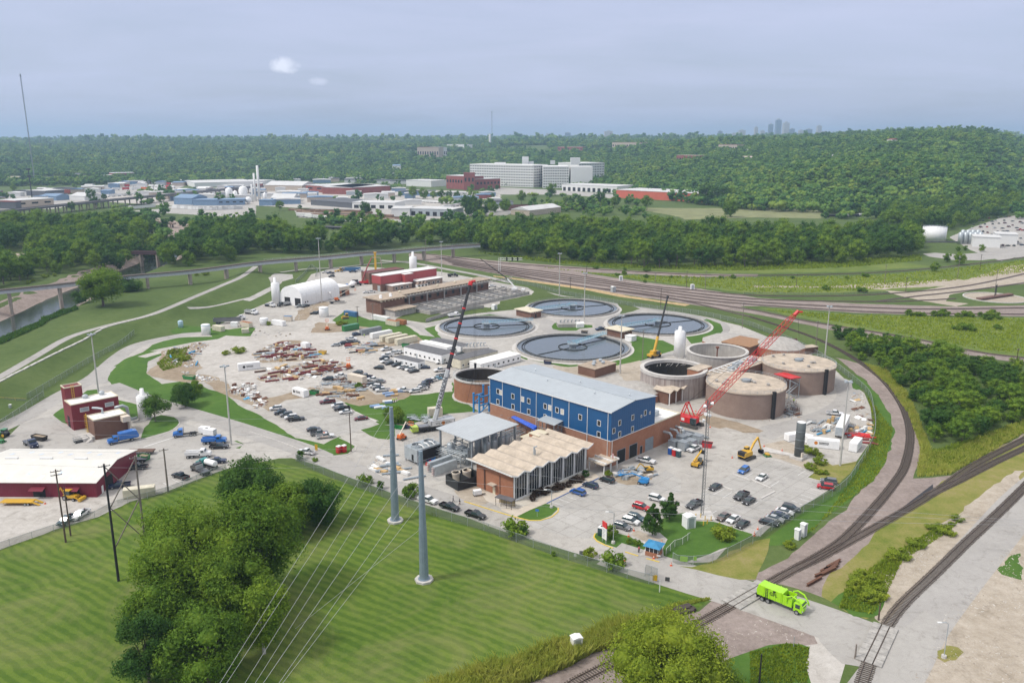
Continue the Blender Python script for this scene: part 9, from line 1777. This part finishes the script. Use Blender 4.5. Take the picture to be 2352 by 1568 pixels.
for y in(545,572,600):K41('box_trailer','m',[(1020 if y<560 else 890,y+6),(1300,y-6),(1640,y+10)],11,(13,3,4),[Jw1,JG,Jw1,K35('red'),Jw1,K35('orange')],'box trailer packed in the lorry park by the highway','trailer','trailers in the lorry park',1.0)
K41('timber_stack','m',[(1230,770),(1400,755)],9,(14,6,4),[JG],'white wrapped timber stack beside the blue-grey shed','stack','white timber stacks by the shed',.3,0,False);K41('timber_stack','m',[(1620,765),(1900,780),(2240,770)],14,(12,6,4),[JG,Jx1],'white wrapped timber stack before the blue roofed sheds','stack','white timber stacks by the blue sheds',.3,0,False);JE1=pm('brown_pipe_stack',(.22,.13,.085),.8,var=.3)
for y0 in(785,800,828,850):K41('pipe_stack','n',[(430+(y0-785)*5,y0),(1000+(y0-785)*7,y0+14)],11,(22,7,2.2),[JE1,pm('tan_pipe_stack',(.36,.25,.17),.8)],'brown stack of long poles in the storage yard beyond the trees','stack','pole stacks in the storage yard',.2,0,False)
for y0 in(745,765,780):K41('pipe_stack','o',[(110,y0+4),(900,y0-4)],13,(26,6,2.4),[pm('maroon_pipe_stack',(.16,.07,.06),.8)],'maroon stack of rails in the yard behind the wood','stack','rail stacks behind the wood',.2,0,False)
K17('storage_yard',Je,'n',[(410,790),(600,760),(1300,775),(1900,760),(2351,740),(2700,740),(2351,830),(1900,840),(1700,870),(1500,880),(900,880),(450,850)],.03,2);K17('storage_yard',Je,'m',[(880,660),(1600,600),(1700,560),(1050,545),(880,600)],.03,2);K17('storage_yard',Je,'m',[(1200,790),(1500,770),(1600,735),(2351,735),(2351,860),(1900,830),(1500,810)],.03,2);K17('storage_yard',Je,'m',[(-60,770),(-60,640),(800,640),(900,690),(500,760)],.03,2);K17('works_road',Je,'o',[(-60,570),(560,600),(1080,640),(1080,680),(600,640),(-60,640)],.03,2);K17('dry_field',pm('dry_field',(.19,.20,.085),.95,var=.25,scale=.05),'o',[(1180,760),(1640,765),(2400,765),(2950,745),(2950,860),(2351,850),(1700,870),(1630,840)],.03,3)
cols_=['black','grey','white','navy','silver','dark grey','red','maroon']
for i in range(9):
 n_=9;
 for j in range(n_):
  x=2225+j*16+random.uniform(-6,6)+i*3;y=500+i*8.2+random.uniform(-3,3)
  if x<2352 and y<585 and(x-2180)>(585-y)*.5:
   p=G('q',x,y);put(PROTO[(('sedan','suv')[j%2],False)],p,R(random.choice((20,70))),'parked car in the big far lot at the right edge','cars in the big far lot');o=COL.objects[-1]
for o in[q for q in bpy.data.objects if q.get('group')=='cars in the big far lot']:own(kid(o,'body'),K35(random.choice(cols_)))
JF1=pm('tower_stone',(.42,.40,.38),.7,var=.1,scale=.02);JG1=pm('tower_glass',(.16,.20,.25),.4,var=.1,scale=.02)
for i,(px,yt,w_,D_,m_)in enumerate(((1653,304,9,7600,1),(1686,308,10,8000,0),(1703,302,13,8200,0),(1735,296,7,7800,0),(1768,290,9,8200,1),(1785,281,11,8400,1),(1803,287,12,8200,0),(1817,299,10,8000,1),(1838,302,10,8200,0),(1856,300,12,8100,1),(1879,293,9,8300,0),(1893,305,12,8000,0),(1258,309,8,8800,0),(1304,307,12,8200,1),(1344,314,7,8600,0),(1366,315,14,7600,1),(1397,304,17,7200,0),(1210,315,7,9000,0),(20,330,12,6500,0),(1672,310,8,8300,1),(1750,303,8,8300,0))):
 X=(px-CX)/F*D_*math.cos(P);W2=w_/F*D_;g_=th(X,D_);zt=H+(HOR-yt)/F*D_*1.06;t=K0('tower_block','hazy '+('stone' if m_==0 else 'glassy')+' city tower on the far skyline','tower',(X,D_,g_),0,'city towers on the skyline, '+('stone' if m_==0 else 'glassy'));MB().box(-W2/2,-W2/2,0,W2/2,W2/2,max(20,zt-g_)).bd('shaft',(JF1,JG1)[m_],t);MB().box(-W2/5,-W2/5,max(20,zt-g_),W2/5,W2/5,max(20,zt-g_)*1.06).bd('crown',JF1,t)
def K42(px,yb,yt,D_,r_,l,mat=JN):
 X=(px-CX)/F*D_*math.cos(P);g_=th(X,D_);z=H+(HOR-yt)/F*D_*1.03;b_=MB();h_=z-g_
 for a in(0,2.09,4.19):b_.tube([(r_*math.cos(a),r_*math.sin(a),0),(r_*math.cos(a),r_*math.sin(a),h_)],r_*.3,4)
 n_=int(h_/8)
 for i in range(n_):b_.bar((r_,0,h_*i/n_),(-r_*.5,r_*.87,h_*(i+1)/n_),r_*.25);b_.bar((-r_*.5,-r_*.87,h_*i/n_),(r_,0,h_*(i+1)/n_),r_*.25)
 t=K0('broadcast_mast',l,'mast',(X,D_,g_));b_.bd('lattice',mat,t);MB().lathe([(r_*1.6,h_*.97),(r_*1.6,h_*.99)],8).bd('antenna',mat,t)
K42(67,335,185,2000,1.1,'very tall thin broadcast mast on the left skyline');K42(1130,320,262,5000,2.2,'faint thin mast in the middle of the skyline');K42(90,335,318,4000,1.6,'short faint mast right of the tall left mast')
ct_=K0('cell_tower','dark cell tower with antenna rings in the left distance','mast',G('m',298,690));hc=Zat('m',ct_.location,258,400);MB().tube([(0,0,0),(0,0,hc)],[1.1,.6],8).bd('pole',JD1,ct_)
for z in(hc-1,hc-12):MB().ring(1.5,3,z-1.6,z+1,12).bd('antenna_ring',JD1,ct_)
X=GT('n',2205,200);K1(MB().lathe([(5,0),(5,52),(4,55)],14),'water_tower',JV,'white cylindrical water tower on the far middle ridge','water tower',X)
DB={}
def proto(kind):
 if kind in DB:return DB[kind]
 L_=[]
 for v in range(3):
  m_=MB();q=random.uniform
  if kind=='steel_beam':l=q(4,9);m_.box(-l/2,-.25,0,l/2,.25,.1);m_.box(-l/2,-.04,.1,l/2,.04,.55);m_.box(-l/2,-.25,.55,l/2,.25,.65)
  elif kind=='pipe':l=q(3,8);r_=q(.2,.5);m_.tube([(-l/2,0,r_),(l/2,0,r_)],r_,10)
  elif kind=='timber_bundle':l=q(2.5,5);m_.box(-l/2,-.6,.1,l/2,.6,q(.6,1.1));m_.box(-l/2+.3,-.62,0,-l/2+.4,.62,.099);m_.box(l/2-.4,-.62,0,l/2-.3,.62,.099)
  elif kind=='concrete_block':m_.box(-q(.6,1.2),-.5,0,q(.6,1.2),.5,q(.5,1.0))
  elif kind=='pallet_stack':
   n=random.randint(2,6)
   for i in range(n):m_.rbox(0,0,i*.16,1.2,1.1,i*.16+.13,q(-.1,.1))
   m_.box(-.5,-.5,n*.16,.5,.5,n*.16+q(.2,.9))
  elif kind=='boulder':r_=q(.4,1.0);m_.lathe([(r_*.8,0),(r_,r_*.4),(r_*.7,r_*.8),(r_*.2,r_)],6)
  elif kind=='scrap_sheet':m_.add([(-1.2,-.8,.05),(1.2,-.8,.3),(1.1,.8,.5),(-1.1,.8,.1),(-1.2,-.8,.0),(1.2,-.8,.25),(1.1,.8,.45),(-1.1,.8,.05)],[(0,1,2,3),(7,6,5,4),(0,4,5,1),(1,5,6,2),(2,6,7,3),(3,7,4,0)])
  elif kind=='frame_rack':m_.bar((-1.5,-.6,0),(-1.5,-.6,1.2),.1);m_.bar((1.5,-.6,0),(1.5,-.6,1.2),.1);m_.bar((-1.5,-.6,1.2),(1.5,-.6,1.2),.1);m_.bar((-1.5,.6,0),(-1.5,.6,1.2),.1);m_.bar((1.5,.6,0),(1.5,.6,1.2),.1);m_.bar((-1.5,.6,1.2),(1.5,.6,1.2),.1);m_.box(-1.5,-.6,.4,1.5,.6,.5)
  L_.append(m_)
 DB[kind]=[[m_,None]for m_ in L_];return DB[kind]
def K7(kind,k,pts,n,mats,label,group,ang=None):
 poly=[tuple(G(k,x,y)[:2])for x,y in pts];xs=[p[0]for p in poly];ys_=[p[1]for p in poly];c=0;PR=proto(kind)
 while c<n:
  x,y=random.uniform(min(xs),max(xs)),random.uniform(min(ys_),max(ys_))
  if not inpoly(x,y,poly):continue
  e=PR[c%3];a=(R(ang)+random.uniform(-.18,.18))if ang is not None else random.uniform(0,3.14)
  if e[1]is None:o=K1(e[0],kind,mats[0],label,kind.replace('_',' '),(x,y,.03),a,group);e[1]=o
  else:o=e[1].copy();COL.objects.link(o);o.location=(x,y,.03+.01*(c%5));o.rotation_euler=(0,0,a);o['label']=label;o['group']=group
  own(o,mats[c%len(mats)]);c+=1
BM=pm('primed_steel',(.22,.035,.035),.6);BR=pm('rusty_steel',(.13,.06,.035),.9);PG=pm('grey_pipe',(.30,.35,.39),.5);TM=pm('raw_timber',(.50,.34,.16),.8);WB=pm('wrapped_blue',(.25,.36,.55),.5);CB=JM;WP=JG;BP2=pm('blue_pipe',(.04,.28,.50),.5)
Z1=[(150,890),(330,840),(560,880),(640,930),(660,985),(480,1010),(230,1030),(60,1010),(40,940)];Z2=[(80,1180),(100,1090),(360,1060),(760,1000),(900,1040),(930,1090),(700,1150),(400,1210),(200,1215)];Z3=[(760,870),(1000,840),(1190,860),(1240,900),(1060,970),(960,950)];Z4=[(760,1190),(880,1170),(1040,1250),(1000,1330),(1060,1380),(830,1370),(640,1330),(540,1280)];Z5=[(0,1380),(60,1290),(130,1330),(160,1420),(60,1460)]
Z6=[(1490,930),(1740,870),(1900,850),(1920,880),(1780,990),(1840,1070),(1700,1080),(1520,1030)];Z7=[(1650,1110),(1830,1150),(2010,1190),(1860,1210)];Z8=[(2080,1260),(2240,1230),(2351,1250),(2351,1400),(2140,1320)];Z9=[(1430,430),(1700,390),(1980,480),(2000,580),(1840,560),(1700,560),(1500,520)];Z10=[(1850,170),(1960,150),(2040,400),(2040,600),(1900,560),(1880,360)];Z11=[(1740,920),(1880,860),(2080,890),(2060,950),(1830,980)];Z12=[(1090,830),(1180,760),(1300,730),(1400,830),(1600,980),(1480,990),(1140,880)]
A=lambda k,z:(k,z)
for kd,k,z,n,m_,l,g,an in(('steel_beam','b',Z1,26,[BM,BM,BR],'maroon primed steel beam in the upper stack field','steel beams, upper field',25),('concrete_block','b',Z1,10,[CB,WP],'pale block among the upper steel stacks','blocks, upper field',None),('pipe','b',Z1,8,[PG,BP2],'grey or blue pipe among the upper steel stacks','pipes, upper field',20),('pallet_stack','b',Z1,10,[TM,WP],'loaded pallet among the upper steel stacks','pallets, upper field',None),('steel_beam','b',Z2,28,[BM,BM,BR],'maroon or rusty steel beam in the lower stack field','steel beams, lower field',28),('timber_bundle','b',Z2,12,[TM,BR],'timber bundle in the lower stack field','timber, lower field',None),('concrete_block','b',Z2,14,[CB,WP],'white or grey block in the lower stack field','blocks, lower field',None),('scrap_sheet','b',Z2,10,[WP,PG],'pale sheet lying in the lower stack field','sheets, lower field',None),('pipe','b',Z3,12,[Jg1,PG,BM],'long pipe in the storage row before the containers','pipes before the containers',20),('timber_bundle','b',Z3,8,[PG,TM],'bundle beside the long pipes','bundles by the long pipes',20),('pipe','b',Z4,14,[PG,PG,BR],'grey duct section in the material heap by the lot','duct sections in the heap',15),('timber_bundle','b',Z4,20,[TM,JL,BR],'bundle of boards or blocks in the material heap by the lot','bundles in the heap',None),('frame_rack','b',Z4,10,[JN,JO],'grey steel rack in the material heap by the lot','racks in the heap',None),('scrap_sheet','b',Z5,10,[WP,BR],'scrap sheet at the edge of the rubble ground','scrap at the rubble edge',None),('boulder','a',Z6,40,[WP,CB,BR],'broken lump on the weedy rubble heap','lumps on the rubble heap',None),('pipe','a',Z6,6,[PG,BP2],'pipe lying on the weedy rubble heap','pipes on the rubble heap',None),('boulder','a',Z7,22,[WP,CB],'broken lump behind the long green skip','lumps by the green skip',None),('concrete_block','a',Z8,34,[WP,CB,BR],'pale stacked box or block by the light mast bank','blocks above the grass bank',None),('scrap_sheet','a',Z8,8,[BP2,WP],'sheet among the blocks above the grass bank','sheets above the bank',None),('pipe','h',Z9,12,[BP2,PG,WP],'pipe on the laydown by the long white trailer','pipes on the laydown',40),('frame_rack','h',Z9,9,[JN],'grey rack on the laydown by the long white trailer','racks on the laydown',None),('pallet_stack','h',Z9,9,[TM,WP],'pallet on the laydown by the long white trailer','pallets on the laydown',None),('pipe','h',[(1820,560),(1900,520),(2040,580),(2000,640),(1880,600)],14,[JZ,BM],'red pipe piled by the curved fence','red pipes by the fence',-15),('scrap_sheet','h',Z10,14,[WP,TM,BR],'board or sheet lying along the curved fence','boards along the fence',None),('pipe','g',Z11,7,[PG],'large grey pipe before the brick wing doors','pipes before the brick wing',20),('concrete_block','g',Z11,8,[CB,JO],'block on the dirt before the brick wing','blocks before the brick wing',None),('pipe','f',Z12,9,[PG],'grey pipe on the gravel corner beside the cooling unit','pipes on the gravel corner',20),('timber_bundle','f',Z12,9,[WP,TM],'bundle on the gravel corner beside the cooling unit','bundles on the gravel corner',-40),('timber_bundle','b',[(1225,1320),(1380,1280),(1450,1330),(1290,1365)],6,[WB,TM],'blue wrapped timber bundle between pickups and workers','wrapped timber bundles',20),('timber_bundle','b',[(1120,1430),(1240,1390),(1320,1420),(1220,1480)],7,[WB,WP],'blue wrapped sheet stack above the round tree','wrapped sheet stacks',20),('frame_rack','f',[(1450,390),(1600,370),(1640,440),(1480,430)],7,[JO],'galvanised frame on the ground left of the crane','frames left of the crane',None),('pallet_stack','c',[(850,1060),(960,1050),(990,1090),(870,1100)],8,[WP,JN],'pallet of pale blocks by the small excavator','pallets by the small excavator',None),('pipe','h',[(300,500),(400,520),(590,590),(560,610),(330,540)],6,[JN],'dark lattice crane section or pipe by the red crane','sections by the red crane',-28),('frame_rack','h',[(1210,330),(1330,300),(1400,380),(1240,390)],8,[BR,JN],'scaffold rack at the foot of the nearest digester','racks by the digester',None),('steel_beam','l',[(500,650),(780,475),(800,490),(590,660)],8,[BR],'rusty steel rail piled beside the railway switch','rusty rails by the switch',36),('boulder','b',[(-60,760),(60,740),(380,760),(430,790),(330,800),(0,790)],14,[Jb,CB],'heap of pale gravel or stone along the dusty yard','stone heaps in the yard',None),('timber_bundle','k',[(1640,900),(1700,860),(1780,900),(1720,945)],7,[pm('old_ties',(.06,.045,.04),.9)],'dark old railway tie piled beside the ballast','old ties by the track',20)):
 K7(kd,k,z,n,m_,l,g,an)
DP=q2('m',[(-80,740),(700,690),(1000,640),(1700,610),(2400,560),(4600,640),(4600,760),(3300,740),(2351,720),(1500,690),(1000,600),(2300,520),(4400,560),(2300,470),(1000,560),(-80,640)]);SP=[]
for v in range(3):
 t=K0('far_shed','','shed',(0,0,0));w=(26,40,18)[v];d=(16,22,14)[v];MB().box(-w/2,-d/2,0,w/2,d/2,6+v).bd('wall',Jw1,t);MB().xprism([(-w/2-.5,6+v),(w/2+.5,6+v),(w/2+.5,6.8+v),(0,8+v),(-w/2-.5,6.8+v)],-d/2-.5,d/2+.5).bd('roof',Jx1,t);SP.append(t)
nn=0
for x,y in scatter(DP,34,rnd=rr):
 if nn<110 and not any(abs(x-c)<a*.7+8 and abs(y-e)<a*.7+8 for c,e,a,b,r_ in FOOT):
  o=put(SP[nn%3],(x,y,0),rr.choice((.1,.2,.15,1.7)),'low shed or store among the works of the far district','sheds of the far works district');own(kid(o,'wall'),rr.choice((Jw1,JC1,JA1,Jy1,JO,Jw1)));own(kid(o,'roof'),rr.choice((Jx1,Jw1,Jx1,JA1,JB1)));FOOT.append((x,y,18,14,.15));nn+=1
K17('works_ground',Jg,'m',[(-80,780),(700,700),(1000,650),(1700,600),(2400,545),(4600,620),(4600,800),(2700,760),(2351,740),(1500,740),(900,700),(500,770)],.012,3)
def K8(name,k,pts,n,s0,s1,mat,sd):
 g=np.random.default_rng(sd);poly=[tuple(G(k,x,y)[:2])for x,y in pts];xs=[p[0]for p in poly];ys_=[p[1]for p in poly];V=[];
 while len(V)<n:
  x,y=g.uniform(min(xs),max(xs)),g.uniform(min(ys_),max(ys_))
  if inpoly(x,y,poly)and K37.noise(Vector((x*.12,y*.12,sd)))>-.12:V.append((x,y))
 c=np.array(V);a=g.uniform(0,6.28,n);sx=g.uniform(s0,s1,n)*g.choice([.4,1,1,2.5],n);sy=g.uniform(s0,s1,n)*.6;h=g.uniform(.1,.55,n)*s1;q=[]
 for z in(0,1):
  for dx,dy in((-1,-1),(1,-1),(1,1),(-1,1)):
   w=.75 if z else 1;X=dx*sx*w;Y=dy*sy*w;q.append(np.stack([c[:,0]+X*np.cos(a)-Y*np.sin(a),c[:,1]+X*np.sin(a)+Y*np.cos(a),np.full(n,.02)+z*h],1))
 v=np.stack(q,1).reshape(-1,3);f=np.array([(4,5,6,7),(0,1,5,4),(1,2,6,5),(2,3,7,6),(3,0,4,7)]);f=(np.arange(n)[:,None,None]*8+f[None]).reshape(-1,4)
 o=bpy.data.objects.new(name,npmesh(name,v,f,mat));COL.objects.link(o);tag(o,kind='stuff')
def litter(name,stops):
 m,nt,b=mk(name);g=_n(nt,'ShaderNodeNewGeometry');nt.links.new(K30(nt,g.outputs['Random Per Island'],stops),b.inputs['Base Color']);b.inputs['Roughness'].default_value=.8;return m
ML=litter('mixed_litter',[(0,(.55,.54,.51)),(.3,(.30,.28,.26)),(.5,(.40,.38,.35)),(.57,(.14,.06,.045)),(.7,(.48,.36,.2)),(.8,(.12,.22,.34)),(.86,(.6,.6,.6)),(1,(.08,.08,.08))]);MS=litter('stone_litter',[(0,(.24,.2,.16)),(.5,(.4,.36,.31)),(1,(.56,.53,.49))])
for i,(k,z,n,a,b,m)in enumerate((('b',Z1,1300,.15,.6,ML),('b',Z2,1500,.15,.6,ML),('b',Z3,350,.15,.6,ML),('b',Z4,1200,.12,.5,ML),('b',Z5,350,.15,.5,ML),('a',Z6,900,.15,.55,ML),('a',Z7,500,.15,.45,ML),('a',Z8,700,.2,.6,ML),('h',Z9,700,.12,.45,ML),('h',Z10,450,.12,.45,ML),('g',Z11,250,.1,.35,ML),('f',Z12,350,.1,.35,ML),('b',[(430,560),(520,500),(740,470),(690,540),(580,580),(420,650)],350,.15,.5,MS),('h',[(1210,200),(1330,180),(1420,380),(1260,420),(1000,420),(900,430),(1190,390)],350,.12,.4,ML),('l',[(1420,1568),(1650,1330),(1750,960),(2100,560),(2351,330),(2900,330),(2900,1568)],1500,.06,.22,MS),('l',[(860,500),(1180,640),(1240,780),(1560,560),(1900,300),(1500,330)],700,.06,.2,MS),('q',[(1440,1500),(1640,1400),(1870,1450),(1700,1500),(1500,1590)],700,.06,.2,MS))):K8('rubble',k,z,int(n*.65),a*.8,b*.8,m,i+1)
K9('weed_tufts',q2('l',[(820,880),(900,640),(1250,430),(1700,150),(1950,60),(1800,200),(1400,440),(1240,780),(1130,940)]),5000,.25,.8,.45,LEAFB,8);K9('weed_tufts',q2('k',[(1640,1010),(1500,960),(1300,1000),(1600,840),(1900,790),(1940,800),(1700,860)]),2500,.2,.7,.4,LEAFY,9);K9('weed_tufts',q2('l',[(0,1290),(340,1205),(540,1245),(530,1568),(0,1568)]),3000,.2,.6,.4,LEAFB,10);K9('weed_tufts',q2('h',[(2000,200),(2230,500),(2160,800),(2060,960),(1500,1400),(1200,1560),(1500,1430),(1900,900),(2070,500)]),5000,.2,.7,.4,LEAFB,11);K9('weed_tufts',q2('a',[(1440,1050),(1560,930),(1740,890),(1660,1070),(1500,1110)]),1500,.3,1.0,.6,LEAFB,12)
YARDS=[q2('n',[(410,790),(600,760),(1300,775),(1900,760),(2351,740),(2700,740),(2351,850),(1900,870),(1500,900),(900,900),(450,870)]),q2('m',[(860,670),(1620,610),(1720,555),(1050,530),(860,600)]),q2('m',[(1200,790),(1500,770),(1600,735),(2351,735),(2351,860),(1900,850),(1500,830)]),q2('o',[(-60,570),(560,600),(1080,640),(1080,690),(600,660),(-60,660)]),q2('o',[(1100,745),(1640,755),(2400,755),(2950,735),(2950,880),(2351,870),(1700,890),(1100,790)]),q2('n',[(950,640),(1420,640),(1420,690),(1100,690)]),q2('o',[(-100,650),(1180,690),(1180,740),(-100,740)]),q2('m',[(100,700),(820,690),(900,600),(500,610)]),q2('m',[(1400,905),(1610,920),(1775,985),(1760,1050),(1490,1010)])]
FT=[]
def clear(x,y):
 for cx,cy,a,b,r_ in FOOT:
  dx,dy=x-cx,y-cy;u,v=dx*math.cos(r_)+dy*math.sin(r_),-dx*math.sin(r_)+dy*math.cos(r_)
  if abs(u)<a and abs(v)<b or(abs(u)<a and-b-60<v<=0 and rr.random()<.8):return False
 return not any(inpoly(x,y,z)for z in YARDS)
yy=800.0
while yy<1950:
 sp=21+8*K37.noise(Vector((yy*.01,3,1)));n=int(2520/F*yy/sp)
 for i in range(n):
  px=-80+2520*(i+rr.random())/n;x=(px-CX)/F*yy*math.cos(P);y=yy+rr.uniform(-9,9)
  if y>np.interp(px,AZ,Y0)*.97 or K37.noise(Vector((x*.006,y*.005,2.2)))<-.16:continue
  if px>1150 and y<1020 or px<1150 and(y<900 and px>420 or y>980 and K37.noise(Vector((x*.01,y*.008,2.2)))<.22):continue
  if clear(x,y):FT.append((x,y,-.3,rr.uniform(.45,1.05)))
 yy+=sp*.9
stuff_trees('flats_woods',np.array(FT),FARM,9)
for p in[o for o in COL.objects if o.parent is None and o.name in{q.name for q in list(PROTO.values())}and o.name not in PLACED]:
 for c in list(p.children):
  for d in list(c.children):bpy.data.objects.remove(d)
  bpy.data.objects.remove(c)
 bpy.data.objects.remove(p)
